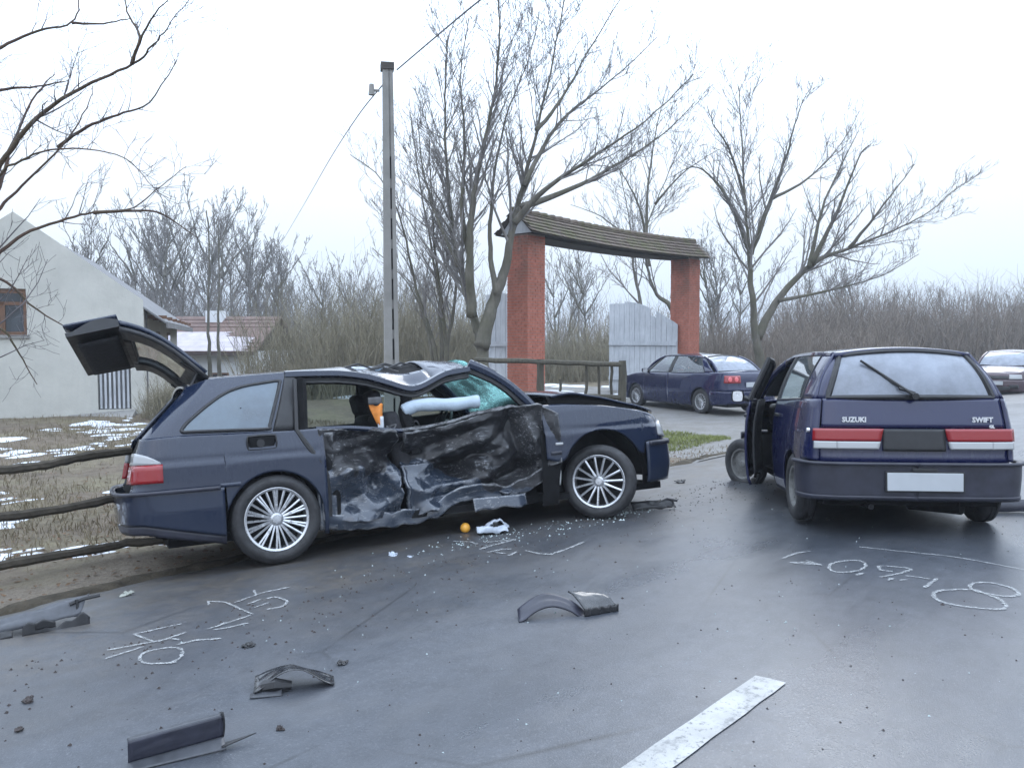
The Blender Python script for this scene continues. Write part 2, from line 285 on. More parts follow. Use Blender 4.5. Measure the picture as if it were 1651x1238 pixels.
def tag(o, label, cat, group=None):
    o['label'] = label; o['category'] = cat
    if group: o['group'] = group
    return o
def kind(o, k): o['kind'] = k; return o
def thing(name, label, cat, loc=(0, 0, 0), rot=(0, 0, 0), group=None):
    o = bpy.data.objects.new(name, None); COL.objects.link(o)
    o.empty_display_size = 0.2
    o.location = loc; o.rotation_euler = rot
    return tag(o, label, cat, group)
def copy_tree(o, parent=None):
    c = o.copy(); COL.objects.link(c)
    if parent: c.parent = parent
    for ch in list(o.children): copy_tree(ch, c)
    return c

# ------------------------------------------------------------------ the lie of the land (road frame: t along the road, s towards the gate)
RD = Vector((0.66, 0.751, 0)).normalized(); RN = Vector((-RD.y, RD.x, 0)); OFF = 1.514
ROAD_ROT = math.atan2(RD.y, RD.x)
ROAD_LOC = RN * OFF
ZPX = [p[0] for p in DATA['ZP']]; ZPY = [p[1] for p in DATA['ZP']]
def zs(s): return float(np.interp(s, ZPX, ZPY))
def ts(x, y): return RD.x * x + RD.y * y, RN.x * x + RN.y * y - OFF
def wxy(t, s):
    p = RD * t + RN * (s + OFF); return p.x, p.y
def ruff(t, s):
    a = min(1, max(0, (abs(s) - 4.3) / 1.2))
    return a * (0.05 * noise.noise(Vector((t * 0.55, s * 0.55, 3))) + 0.02 * noise.noise(Vector((t * 2.1, s * 2.1, 8))))
def zt(t, s): return zs(s) + ruff(t, s)
def zw(x, y): return zt(*ts(x, y))
# ------------------------------------------------------------------ ground materials
def m_asphalt():
    nb = NB('wet asphalt'); O = nb.tc.outputs['Object']
    sp = nb.n('SeparateXYZ', Vector=O); s_ = nb.t.nodes[-1].outputs[1]
    agg = nb.n('TexVoronoi', Vector=O, Scale=140.0)
    fine = nb.noise(85, 5, 0.8); mid = nb.noise(9, 6, 0.65); big = nb.noise(0.55, 5, 0.6, nb.map((0.5, 1.6, 1)))
    base = nb.ramp(mid, [(0.3, (0.034, 0.039, 0.048)), (0.7, (0.060, 0.067, 0.081))])
    base = nb.mix(nb.ramp(fine, [(0.54, 0.0), (0.66, 0.75)]), base, (0.135, 0.14, 0.155))
    base = nb.mix(nb.ramp(agg, [(0.0, 0.5), (0.35, 0.0)]), base, (0.022, 0.024, 0.028))
    # mud brought in from the verge
    ed = nb.math('ADD', s_, nb.mr(nb.noise(1.1, 5, 0.65), 0.2, 0.8, -0.9, 0.9))
    mud = nb.mr(ed, 1.6, 3.8, 0.0, 0.95)
    mud = nb.math('MULTIPLY', mud, nb.ramp(nb.noise(3.5, 7, 0.7), [(0.32, 0.25), (0.62, 1.0)]))
    base = nb.mix(mud, base, nb.ramp(nb.noise(14, 5), [(0.3, (0.046, 0.039, 0.032)), (0.7, (0.088, 0.075, 0.060))]))
    blot = nb.ramp(nb.noise(2.3, 7, 0.7, nb.map((0.7, 1.4, 1))), [(0.50, 0.0), (0.70, 0.6)])
    base = nb.mix(blot, base, (0.075, 0.078, 0.085))
    trk = nb.math('ABSOLUTE', nb.math('SUBTRACT', nb.math('ABSOLUTE', nb.math('SUBTRACT', nb.math('ABSOLUTE', s_), 1.6)), 0.75))
    trk = nb.mr(trk, 0.0, 0.45, 1.0, 0.0)
    base = nb.mix(nb.math('MULTIPLY', trk, 0.35), base, (0.022, 0.026, 0.034))
    vc = nb.t.nodes.new('ShaderNodeTexVoronoi'); vc.feature = 'DISTANCE_TO_EDGE'; vc.inputs['Scale'].default_value = 0.55
    nb.t.links.new(nb.n('Mapping', Vector=O, Scale=(0.8, 1.3, 1)), vc.inputs['Vector'])
    crk = nb.math('MULTIPLY', nb.ramp(vc.outputs[0], [(0.0, 1.0), (0.008, 0.0)]), nb.ramp(nb.noise(0.7, 3), [(0.48, 0.0), (0.6, 0.75)]))
    base = nb.mix(crk, base, (0.010, 0.011, 0.013))
    wet = nb.ramp(nb.noise(0.9, 6, 0.62, nb.map((0.45, 1.3, 1))), [(0.36, 0.0), (0.62, 1.0)])
    rough = nb.mr(wet, 0, 1, 0.48, 0.27)
    rough = nb.math('ADD', rough, nb.math('MULTIPLY', mud, 0.22))
    nb.p(Base_Color=base, Roughness=rough, Specular_IOR_Level=0.62)
    h = nb.math('ADD', nb.math('MULTIPLY', agg, 0.5), nb.math('MULTIPLY', fine, 0.5))
    nb.bump(h, 0.28, 0.005)
    return nb.m
def m_verge():
    nb = NB('verge soil'); O = nb.tc.outputs['Object']
    n1 = nb.noise(0.8, 6, 0.65); n2 = nb.noise(6, 7, 0.7); n3 = nb.noise(45, 4, 0.7)
    soil = nb.ramp(n2, [(0.3, (0.075, 0.058, 0.042)), (0.7, (0.18, 0.145, 0.108))])
    grass = nb.ramp(n2, [(0.3, (0.10, 0.088, 0.052)), (0.7, (0.21, 0.182, 0.118))])
    c = nb.mix(nb.ramp(n1, [(0.46, 0.0), (0.62, 1.0)]), soil, grass)
    sp_ = nb.t.nodes.new('ShaderNodeSeparateXYZ'); nb.t.links.new(O, sp_.inputs[0])
    strip = nb.mr(nb.math('ADD', sp_.outputs[1], nb.mr(n1, .2, .8, -.8, .8)), 5.0, 6.0, 1, 0)
    c = nb.mix(strip, c, nb.ramp(nb.noise(30, 5, .7), [(.3, (.105, .085, .064)), (.7, (.22, .185, .145))]))
    leaf = nb.ramp(nb.n('TexVoronoi', Vector=O, Scale=22.0), [(0.10, 1.0), (0.22, 0.0)])
    c = nb.mix(nb.math('MULTIPLY', leaf, 0.6), c, (0.17, 0.11, 0.065))
    c = nb.mix(nb.ramp(n3, [(0.5, 0.0), (0.75, 0.5)]), c, (0.06, 0.05, 0.038))
    nb.p(Base_Color=c, Roughness=0.85, Specular_IOR_Level=0.25)
    nb.bump(nb.math('ADD', n2, nb.math('MULTIPLY', n3, 0.5)), 0.7, 0.05)
    return nb.m
def m_gravel():
    nb = NB('driveway gravel'); O = nb.tc.outputs['Object']
    v = nb.n('TexVoronoi', Vector=O, Scale=38.0); n2 = nb.noise(2.0, 6, 0.65)
    c = nb.ramp(nb.noise(38, 3, 0.7), [(0.3, (0.10, 0.098, 0.094)), (0.7, (0.20, 0.195, 0.19))])
    c = nb.mix(nb.ramp(n2, [(0.4, 0.0), (0.7, 0.7)]), c, (0.12, 0.105, 0.085))
    nb.p(Base_Color=c, Roughness=nb.mr(n2, 0.3, 0.7, 0.55, 0.85)); nb.bump(v, 0.6, 0.02)
    return nb.m
ASPHALT, VERGE, GRAVEL = m_asphalt(), m_verge(), m_gravel()
SNOW = simple('thawing snow', (0.60, 0.63, 0.68), 0.55, var=0.10, scale=14, bump=0.4, bscale=60)
def m_spray():
    nb = NB('white marking spray'); t = nb.t
    nb.p(Base_Color=(0.38, 0.39, 0.39), Roughness=0.8)
    tr = t.nodes.new('ShaderNodeBsdfTransparent'); mx = t.nodes.new('ShaderNodeMixShader')
    t.links.new(nb.ramp(nb.noise(55, 6, 0.75), [(0.38, 0.06), (0.62, 0.9)]), mx.inputs[0])
    t.links.new(tr.outputs[0], mx.inputs[1]); t.links.new(nb.b.outputs[0], mx.inputs[2]); t.links.new(mx.outputs[0], nb.out.inputs[0])
    return nb.m
CHALK = m_spray()
def m_linepaint():
    nb = NB('worn road line'); n = nb.noise(28, 7, 0.75)
    c = nb.mix(nb.math('MAXIMUM', nb.ramp(n, [(0.54, 0.0), (0.62, 0.85)]), nb.ramp(nb.noise(7, 9, 0.8), [(0.52, 0.0), (0.64, 0.75)])), nb.ramp(nb.noise(6, 5), [(0.3, (0.27, 0.27, 0.265)), (0.7, (0.39, 0.39, 0.38))]), (0.10, 0.105, 0.11))
    nb.p(Base_Color=c, Roughness=0.5); nb.bump(nb.noise(200, 3, 0.7), 0.3, 0.004); return nb.m
LINE = m_linepaint()

# ------------------------------------------------------------------ ground, road, driveway
def axis(*segs):
    a = []
    for lo, hi, st in segs: a += list(np.arange(lo, hi - 1e-6, st))
    return a + [segs[-1][1]]
RF = dict(location=ROAD_LOC, rotation_euler=(0, 0, ROAD_ROT))
def in_road_frame(o):
    o.location = ROAD_LOC; o.rotation_euler = (0, 0, ROAD_ROT); return o
T_AX = axis((-500, -60, 40), (-60, -8, 2.0), (-8, 30, 0.22), (30, 70, 1.5), (70, 600, 45))
S_AX = axis((-500, -40, 46), (-40, -4, 2), (-4, 2.6, 0.6), (2.6, 22, 0.2), (22, 60, 1.5), (60, 600, 45))
def z_ground(t, s):
    z = zt(t, s)
    if -3.5 < s < 4.6: z -= 0.06
    return z
mb = MB(); mb.grid([[(t, s, z_ground(t, s)) for s in S_AX] for t in T_AX])
ground = kind(in_road_frame(mb.build('ground', VERGE, angle=180)), 'structure')

def edge(t): return 4.45 + 0.22 * noise.noise(Vector((t * 0.9, 1, 0))) + 0.06 * noise.noise(Vector((t * 4.0, 5, 0)))
rows = []
for t in axis((-70, -8, 2), (-8, 26, 0.12), (26, 160, 2)):
    eg = edge(t)
    ss = list(np.linspace(-3.6, 0, 5)) + list(np.linspace(0.25, 4.05, 14)) + [eg - 0.05, eg]
    row = [(t, s, zs(s)) for s in ss] + [(t, eg + 0.03, zs(eg) - 0.09)]
    rows.append([(t, -3.65, zs(-3.6) - 0.1)] + row)
road = kind(in_road_frame(MB().grid(rows).build('road', ASPHALT, angle=30)), 'structure')

rows = []
for s in axis((4.2, 12.6, 0.25), (12.6, 22, 1.0)):
    lo = 9.2 + (s - 3) * 0.75 if s < 12.6 else 17.2
    lo = min(lo, 17.3); hi = 25.5 - max(0, 12 - s) * 0.1 + max(0, 6 - s) * 1.0
    w = 0.5 * noise.noise(Vector((s * 0.7, 0, 2)))
    rows.append([(t, s, zt(t, s) + (0.012 if 0 < k < 40 else -0.05)) for k, t in enumerate(np.linspace(lo + w, hi - w, 41))])
drive = kind(in_road_frame(MB().grid(rows).build('driveway', GRAVEL, angle=180)), 'structure')

# centre line dash and the police spray marks
def flat_poly(mb, pts, dz):
    o = len(mb.v); mb.v += [(t, s, zs(s) + dz) for t, s in pts]; mb.f.append(tuple(range(o, o + len(pts))))
mb = MB(); d = DATA['dash']
n = 14
q = [Vector((*p, 0)) for p in d]
dirv = (q[0] - q[3]).normalized(); q[0] += dirv * 0.9; q[1] += dirv * 0.9
jit = random.Random(4)
L = [q[0].lerp(q[3], k / n) for k in range(n + 1)]; Rr = [q[1].lerp(q[2], k / n) for k in range(n + 1)]
prof = []
for a, b in zip(L, Rr):
    a = a + (a - b) * jit.uniform(-.02, .02); b = b + (b - a) * jit.uniform(-.02, .02)
    prof.append([(*p.xy, zs(p.y) + 0.005) for p in (a, a.lerp(b, .5), b)])
mb.grid(prof)
dash = in_road_frame(mb.build('centre_line_dash', LINE)); kind(dash, 'structure')
def stroke(mb, pts, w, rng):
    """a ragged hand-sprayed line on the asphalt"""
    P = [Vector((p[0], p[1], 0)) for p in pts]
    if len(P) > 4: P = [Vector((q[0], q[1], 0)) for q in catmull([np.array((p.x, p.y)) for p in P], 5)]
    dense = []
    for a, b in zip(P[:-1], P[1:]):
        k = max(2, int((b - a).length / 0.025))
        dense += [a.lerp(b, i / k) for i in range(k)]
    dense.append(P[-1])
    row = []
    for i, p in enumerate(dense):
        t = dense[min(i + 1, len(dense) - 1)] - dense[max(i - 1, 0)]
        t = t.normalized() if t.length > 1e-6 else Vector((1, 0, 0)); nn = Vector((-t.y, t.x, 0))
        ww = w * rng.uniform(.55, 1.2) * (0.65 if i in (0, len(dense) - 1) else 1)
        c = p + nn * rng.uniform(-.15, .15) * w
        row.append([(*(c - nn * ww / 2).xy, zs(c.y) + 0.005), (*c.xy, zs(c.y) + 0.0055), (*(c + nn * ww / 2).xy, zs(c.y) + 0.005)])
    mb.grid(row)
CH = [('left', 'long white sprayed group of bars, angle arrows and a loop on the asphalt, left foreground', .018),
      ('mid', 'short white sprayed strokes and a tick on the asphalt beside the estate car sill', .028),
      ('right', 'row of white sprayed letters and arrow signs on the asphalt behind the hatchback', .024),
      ('figure8', 'big white sprayed figure eight on the asphalt at the right edge', .026),
      ('line', 'long thin white sprayed line curving behind the hatchback rear bumper', .022)]
for key, lab, w in CH:
    mb = MB(); rg = random.Random(len(key) * 7)
    for st in DATA['chalk'][key]: stroke(mb, st, w, rg)
    tag(in_road_frame(mb.build('road_marking', CHALK, angle=180)), lab, 'road marking', 'white spray marks on the asphalt')
# ------------------------------------------------------------------ gateway, fences, buildings, pole
def m_brick():
    nb = NB('red brick'); c = nb.ramp(nb.noise(3.0, 6, .65), [(.3, (.38, .130, .088)), (.7, (.49, .185, .130))])
    c = nb.mix(nb.ramp(nb.noise(11, 2), [(.42, 0.0), (.60, .32)]), c, (.22, .075, .050))
    # patchy dark brown, growing towards the top
    sep = nb.t.nodes.new('ShaderNodeSeparateXYZ'); nb.t.links.new(nb.tc.outputs['Object'], sep.inputs[0])
    w = nb.math('MULTIPLY', nb.mr(sep.outputs[2], 2.6, 4.4, 0, 1), nb.ramp(nb.noise(2.2, 6, .7), [(.40, .0), (.62, .75)]))
    c = nb.mix(w, c, (.11, .095, .075))
    nb.p(Base_Color=c, Roughness=.85, Specular_IOR_Level=.25); nb.bump(nb.noise(60, 4, .7), .4, .01); return nb.m
BRICK = m_brick()
MORTAR = simple('grey mortar', (.26, .20, .17), .9, var=.2, spec=.2)
def m_tile():
    nb = NB('mossy roof tiles'); c = nb.ramp(nb.noise(5, 6, .65), [(.3, (.095, .072, .058)), (.7, (.17, .135, .11))])
    c = nb.mix(nb.ramp(nb.noise(1.6, 6, .65), [(.46, .0), (.66, .75)]), c, (.10, .105, .042))
    nb.p(Base_Color=c, Roughness=.9, Specular_IOR_Level=.2); nb.bump(nb.noise(40, 5, .7), .6, .02); return nb.m
TILE = m_tile()
def wood(name, lo, hi, sc=(1, 1, .12)):
    nb = NB(name); n = nb.noise(26, 6, .65, nb.map(sc)); n2 = nb.noise(1.6, 5)
    c = nb.mix(nb.ramp(n2, [(.35, 0.0), (.7, .5)]), nb.ramp(n, [(.3, lo), (.7, hi)]), tuple(k * .7 for k in lo))
    nb.p(Base_Color=c, Roughness=.85, Specular_IOR_Level=.25); nb.bump(n, .5, .01); return nb.m
GREYWOOD = wood('whitewashed boards', (.42, .44, .47), (.60, .62, .65))
POSTWOOD = wood('mossy fence wood', (.055, .050, .040), (.12, .11, .085))
RAILWOOD = wood('dark weathered rail', (.042, .036, .028), (.10, .085, .066), (.15, 1, 1))
CONCRETE = simple('concrete', (.235, .228, .215), .85, var=.2, scale=2.5, bump=.4, bscale=50)
def m_render():
    nb = NB('stained pale render'); n = nb.noise(1.3, 7, .65); st = nb.noise(3.2, 6, .7, nb.map((1.2, 1.2, .18)))
    c = nb.ramp(n, [(.3, (.43, .425, .39)), (.7, (.54, .53, .485))])
    c = nb.mix(nb.ramp(st, [(.52, 0.0), (.75, .45)]), c, (.40, .40, .375))
    nb.p(Base_Color=c, Roughness=.9, Specular_IOR_Level=.2); nb.bump(nb.noise(18, 7, .7), .5, .02); return nb.m
RENDER = m_render()
WHITEWALL = simple('white house wall', (.66, .68, .70), .9, var=.08, scale=1.5)
REDROOF = simple('brown red roof tiles', (.125, .078, .065), .85, var=.3, scale=5, bump=.6, bscale=22)
GREYROOF = simple('grey roofing', (.15, .15, .155), .8, var=.2, scale=3, bump=.3)
BROWNWIN = simple('brown window timber', (.13, .065, .035), .7, var=.25, scale=12)
DARKGL = glass('house window', (.05, .055, .06), 1.4, .25, (.10, .11, .12))

def brick_pillar(loc, w, h, rotz, label):
    p = thing('brick_pillar', label, 'pillar', loc, (0, 0, rotz), 'brick pillars of the gateway')
    MB().box((0, 0, h / 2 - .15), (w - .024, w - .024, h + .3)).build('mortar_core', MORTAR, p)
    mb = MB(); ch = .075; rg = random.Random(int(loc[0] * 100)); nb_ = 3; bl = w / (nb_ + .5)
    for k in range(int(h / ch)):
        z = k * ch + ch / 2
        for f in range(4):
            M_ = Matrix.Rotation(f * PI / 2, 3, 'Z')
            x = -w / 2 + (0 if (k + f) % 2 == 0 else bl / 2)
            xs = [x + i * bl for i in range(nb_ + 1)]
            for xa in xs:
                xb = min(xa + bl, w / 2)
                if xb - xa < .05: continue
                j = rg.uniform(-.004, .004)
                mb.box(M_ @ Vector(((xa + xb) / 2, -(w / 2 - .05) + j, z)), (xb - xa - .012, .10, ch - .012), M_)
    o = mb.build('brickwork', BRICK, p, smooth=False); kind(o, 'stuff')
    return p
gx = []
for (t, s_, lab) in ((16.616, 12.6, 'left red brick gateway pillar, the nearer one behind the estate car bonnet'), (24.77, 12.6, 'right red brick gateway pillar behind the parked saloon')):
    x, y = wxy(t, s_); z0 = zt(t, s_) - .05
    gx.append((x, y)); brick_pillar((x, y, z0), .70, 4.17 - z0, ROAD_ROT, lab)
# tiled cap roof over the two pillars, sagging in the middle
cx, cy = (gx[0][0] + gx[1][0]) / 2, (gx[0][1] + gx[1][1]) / 2
gr = thing('gateway_roof', 'small sagging mossy tiled roof spanning the two brick gateway pillars', 'roof', (cx, cy, 4.12), (0, 0, ROAD_ROT))
HL = 4.62; HWD = .62; RH = .62
def sag(x): return -.10 * (1 - (x / HL) ** 2) + .0
MB().grid([[(x, -.30, sag(x) + .03), (x, -.30, sag(x) + .26), (x, .30, sag(x) + .26), (x, .30, sag(x) + .03), (x, -.30, sag(x) + .03)] for x in np.linspace(-4.4, 4.4, 15)]).build('beam', wood('dark roof beam', (.030, .026, .022), (.07, .06, .05), (.2, 1, 1)), gr, angle=30)
for sy in (-1, 1):
    mb = MB(); rg = random.Random(3 + sy); nrow, ncol = 6, 58
    for r_ in range(nrow):
        for c_ in range(ncol):
            x = -HL + (c_ + .5 + (.5 if r_ % 2 else 0)) * (2 * HL) / ncol
            if x > HL: continue
            f0, f1 = r_ / nrow, (r_ + 1.25) / nrow
            a = Vector((x, sy * (HWD + .02) * (1 - f0), sag(x) + .06 + RH * f0 + .02)); b = Vector((x, sy * (HWD + .02) * max(0, 1 - f1), sag(x) + .06 + RH * min(1, f1)))
            j = rg.uniform(-.012, .012); wd = HL / ncol * .94
            n_ = Vector((0, sy * RH, HWD)).normalized() * (.018 + j * .5)
            vs = [a + Vector((-wd, 0, 0)) + n_, a + Vector((wd, 0, 0)) + n_, b + Vector((wd, 0, 0)), b + Vector((-wd, 0, 0)), a + Vector((-wd, 0, 0)), a + Vector((wd, 0, 0))]
            mb.add(vs, [(0, 1, 2, 3), (0, 4, 5, 1)])
    kind(mb.build('roof_tiles', TILE, gr, smooth=False), 'stuff')
    MB().grid([[(x, sy * HWD * f, sag(x) + .055 + RH * (1 - f)) for f in (0, .5, 1)] for x in np.linspace(-HL + .03, HL - .03, 15)]).build('roof_boarding', wood('roof boarding', (.05, .042, .035), (.10, .085, .07), (.2, 1, 1)), gr, solid=.02)
mb = MB(); rg = random.Random(9)
for k in range(28):
    x = -HL + (k + .5) * 2 * HL / 28
    mb.tube([(x - .19, 0, sag(x) + RH + .035 + rg.uniform(-.01, .01)), (x + .19, 0, sag(x) + RH + .055)], [.075, .085], 8)
kind(mb.build('ridge_tiles', TILE, gr), 'stuff')
for sx in (-1, 1):
    MB().prism([(-.52, .06), (.52, .06), (0, .58)], 'x', sx * (HL - .18), sx * (HL - .14)).build('gable_board', GREYWOOD, gr)
# gate leaves: upright boards, arched top, standing open
def gate_leaf(hx, hy, ang, wd, label, gap=None, nb_=17, h1=.80):
    g = thing('gate_leaf', label, 'gate', (hx, hy, zw(hx, hy)), (0, 0, ang), 'wooden gate leaves standing open')
    rg = random.Random(int(hx * 50)); bw = wd / nb_; shared = None
    for k in range(nb_):
        x = (k + .5) * bw
        h = 2.32 + .80 * math.sin(min(1, (k + .5) / (nb_ * .78)) * PI / 2) - (.12 if k > nb_ - 5 else 0)
        if gap and k == gap: h -= .22
        me_name = 'board'
        dy = rg.uniform(-.006, .006); hb_ = 2.32 + .80 * math.sin(min(1, k / (nb_ * .78)) * PI / 2) - (.06 if k > nb_ - 4 else 0) - (.22 if gap and k == gap else 0); hc_ = hb_ + .80 * (math.sin(min(1, (k + 1) / (nb_ * .78)) * PI / 2) - math.sin(min(1, k / (nb_ * .78)) * PI / 2))
        mb = MB().prism([(x - bw / 2 + .008, .06), (x + bw / 2 - .008, .06), (x + bw / 2 - .008, hc_), (x - bw / 2 + .008, hb_)], 'y', dy - .015, dy + .015)
        mb.build('board', GREYWOOD, g, smooth=False)
    for z in (.5, 1.7): MB().box((wd / 2, .045, z), (wd - .04, .05, .13)).build('ledge', GREYWOOD, g)
    return g
p1 = Vector((gx[1][0], gx[1][1], 0)) - RD * .45; p0 = Vector((gx[0][0], gx[0][1], 0)) + RD * .45
gate_leaf(p1.x, p1.y, ROAD_ROT + R(90) + R(4), 2.6, 'tall whitewashed board gate leaf with arched top, open beside the right pillar', 4, 13)
gate_leaf(p0.x, p0.y, ROAD_ROT + R(90) + R(-2), 1.9, 'whitewashed board gate leaf showing only left of the left brick pillar', None, 10)

# rail fences
def pole_part(mb, pts, r, n=7, jit=.012, seed=1):
    rg = random.Random(seed); P = []
    for a, b in zip(pts[:-1], pts[1:]):
        a, b = Vector(a), Vector(b)
        for i in range(6): P.append(a.lerp(b, i / 6) + Vector((rg.uniform(-jit, jit), rg.uniform(-jit, jit), rg.uniform(-jit, jit))))
    P.append(Vector(pts[-1])); return mb.tube(P, [r * rg.uniform(.9, 1.1) for _ in P], n)
rl = DATA['rails_left']
f0 = Vector(rl[0][0])
fe = thing('rail_fence', 'dark three rail wooden fence behind the estate car tail, left verge', 'fence', (f0.x, f0.y, zw(f0.x, f0.y)), (0, 0, 0))
loc = Vector(fe.location)
for k, r_ in enumerate(rl):
    pts = [Vector(p) - loc for p in r_]; back = (pts[0] - pts[1]).normalized()
    pts = [pts[0] + back * 3.2] + pts
    pole_part(MB(), pts, .036, jit=.005, seed=k + 3).build('rail', RAILWOOD, fe)
for k in (-1.35, -3.4):
    d_ = (Vector(rl[1][0]) - Vector(rl[1][1])).normalized(); q = Vector(rl[1][1]) + d_ * (.4 - k); q.z = 0
    z0 = zw(q.x, q.y); pole_part(MB(), [Vector((q.x, q.y, z0 - .3)) - loc, Vector((q.x + .03, q.y, z0 + 1.05)) - loc], .06, seed=9).build('post', RAILWOOD, fe)
def P3(px, Y, z): return Vector(((px - 825.5) / 1350 * Y, Y, z))
gf = thing('rail_fence', 'mossy wooden rail fence with crooked sticks in front of the gateway', 'fence', (.75, 16.4, zw(.75, 16.4)))
loc = Vector(gf.location)
A_, B_, Z_ = P3(871, 16.5, 0), P3(1003, 15.4, 0), P3(766, 17.2, 0)
for q in (A_, B_, Z_):
    z0 = zw(q.x, q.y); pole_part(MB(), [Vector((q.x, q.y, z0 - .2)) - loc, Vector((q.x, q.y, 1.10)) - loc], .075, seed=int(q.x * 9)).build('post', POSTWOOD, gf)
for za, zb2, r_ in ((1.05, 1.03, .05), (.40, .42, .05), (-.02, .0, .045)):
    pole_part(MB(), [Vector((Z_.x, Z_.y, za + .02)) - loc, Vector((A_.x, A_.y - .05, za)) - loc, Vector((B_.x, B_.y - .05, zb2)) - loc], r_, seed=int(za * 30) + 5).build('rail', POSTWOOD, gf)
for px, Y, zt_, bend in ((903, 16.25, .72, 0), (945, 15.9, 1.02, .0), (965, 15.75, 1.02, .09), (986, 15.55, 1.02, .0), (892, 16.3, .3, 0)):
    q = P3(px, Y, 0); z0 = zw(q.x, q.y)
    pole_part(MB(), [Vector((q.x + bend, q.y, z0 - .1)) - loc, Vector((q.x + bend * .2, q.y, (z0 + zt_) / 2)) - loc, Vector((q.x, q.y, zt_)) - loc], .028, seed=px).build('stick', POSTWOOD, gf)

# concrete utility pole: two flanges, set-back web and slots
pb, pt_ = Vector(DATA['pole'][0]), Vector(DATA['pole'][1])
pb.z = zw(pb.x, pb.y) - .1; hh = pt_.z - pb.z
up_ = thing('utility_pole', 'slotted concrete utility pole rising behind the estate car', 'pole', pb, (0, R(-.35), R(12)))
mb = MB()
def tap(z): return 1 - .38 * z / hh
for cxf, w_ in ((-.050, .135), (.090, .075)):
    mb.grid([[(cxf * tap(z) + dx * w_ / 2 * tap(z), dy * .125 * tap(z), z) for dx, dy in ((-1, -1), (1, -1), (1, 1), (-1, 1), (-1, -1))] for z in np.linspace(0, hh, 13)])
mb.build('flange', CONCRETE, up_, angle=30)
z = .2
while z < hh - 1.35:
    MB().box((.038 * tap(z), 0, z), (.05 * tap(z), .20 * tap(z), .14)).build('rung', CONCRETE, up_); z += .46
mb = MB(); mb.box((.03 * tap(hh), 0, hh - .66), (.09 * tap(hh), .21 * tap(hh), 1.32)).build('web', CONCRETE, up_)
MB().grid([[(.036 * tap(z) + dx * .022, .02, z) for dx in (-1, 1)] for z in (0, hh - 1.2)]).build('web_back', simple('slot shade concrete', (.045, .043, .04), .95), up_, solid=.03)  # far darker than the pole: the slot's shade is put into the colour
MB().box((0, 0, hh + .03), (.20, .20, .10)).build('cap', simple('dark pole cap', (.06, .055, .05), .8), up_)
MB().tube([(-.12, 0, hh - .33), (-.24, 0, hh - .33)], .02, 6).tube([(-.24, 0, hh - .40), (-.24, 0, hh - .24)], [.05, .035], 8).build('insulator', CONCRETE, up_)
for k, w_ in enumerate(DATA['wire']):
    wr = MB().tube([tuple(p) for p in catmull([np.array(q) for q in w_], 8)], .011, 5).build('overhead_wire', simple('grey cable %d' % k, (.10, .10, .11), .6))
    tag(wr, ['thin overhead wire running up from the pole top towards the right', 'thin overhead wire sagging away to the left of the pole'][k], 'wire', 'overhead wires on the pole')

# pale rendered gabled building at the left
C0 = Vector((-8.513, 19.4, 0)); ug = Vector((-.9507, -.3100, 0)).normalized(); ub_ = Vector((-ug.y, ug.x, 0)) * -1
if ub_.y < 0: ub_ = -ub_
bz = -.55
bl = thing('gabled_building', 'pale rendered building with a plain gable wall at the left', 'building', (C0.x, C0.y, bz))
def BP(a, d, z): q = ug * a + ub_ * d; return (q.x, q.y, z - bz)
WB = 5.2; PK = 2.6; EV = 2.20; PKZ = 4.10; DP = 11.0
win0, win1, wz0, wz1 = 2.39, 3.35, 1.59, 2.61
def gable_strip(a0, a1, lo, hi): return [BP(a0, 0, lo(a0)), BP(a1, 0, lo(a1)), BP(a1, 0, hi(a1)), BP(a0, 0, hi(a0))]
def rf(a): return EV + (PKZ - EV) * (1 - abs(a - PK) / PK)
rfw = lambda a: rf(a) + .20
door0, door1 = .30, 1.0
base = lambda a: -.7
mb = MB()
cuts = [0, door0, door1, win0, PK, win1, WB]
for a0, a1 in zip(cuts[:-1], cuts[1:]):
    if a0 >= win0 and a1 <= win1:
        mb.add(gable_strip(a0, a1, base, lambda a: wz0), [(0, 1, 2, 3)]); mb.add(gable_strip(a0, a1, lambda a: wz1, rfw), [(0, 1, 2, 3)])
    elif a0 >= door0 and a1 <= door1:
        mb.add(gable_strip(a0, a1, base, lambda a: -.12), [(0, 1, 2, 3)]); mb.add(gable_strip(a0, a1, lambda a: 1.15, rfw), [(0, 1, 2, 3)])
    else: mb.add(gable_strip(a0, a1, base, rfw), [(0, 1, 2, 3)])
for a in (0, WB): mb.add([BP(a, 0, -.7), BP(a, DP, -.7), BP(a, DP, EV), BP(a, 0, EV)], [(0, 1, 2, 3)])
mb.build('wall', RENDER, bl, smooth=False, solid=.0)
for a0, a1, z0, z1 in ((win0, win1, wz0, wz1), (door0, door1, -.12, 1.15)):
    MB().add([BP(a0, 0, z0), BP(a1, 0, z0), BP(a1, 0, z1), BP(a0, 0, z1), BP(a0, .18, z0), BP(a1, .18, z0), BP(a1, .18, z1), BP(a0, .18, z1)], [(0, 1, 5, 4), (1, 2, 6, 5), (2, 3, 7, 6), (3, 0, 4, 7)]).build('reveal', RENDER, bl, smooth=False)
def bbox_(a0, a1, d0, d1, z0, z1): return MB().add([BP(a0, d0, z0), BP(a1, d0, z0), BP(a1, d1, z0), BP(a0, d1, z0), BP(a0, d0, z1), BP(a1, d0, z1), BP(a1, d1, z1), BP(a0, d1, z1)], [(0, 1, 2, 3), (4, 5, 6, 7), (0, 1, 5, 4), (1, 2, 6, 5), (2, 3, 7, 6), (3, 0, 4, 7)])
wf_ = bbox_(win0, win0 + .07, .04, .10, wz0, wz1)
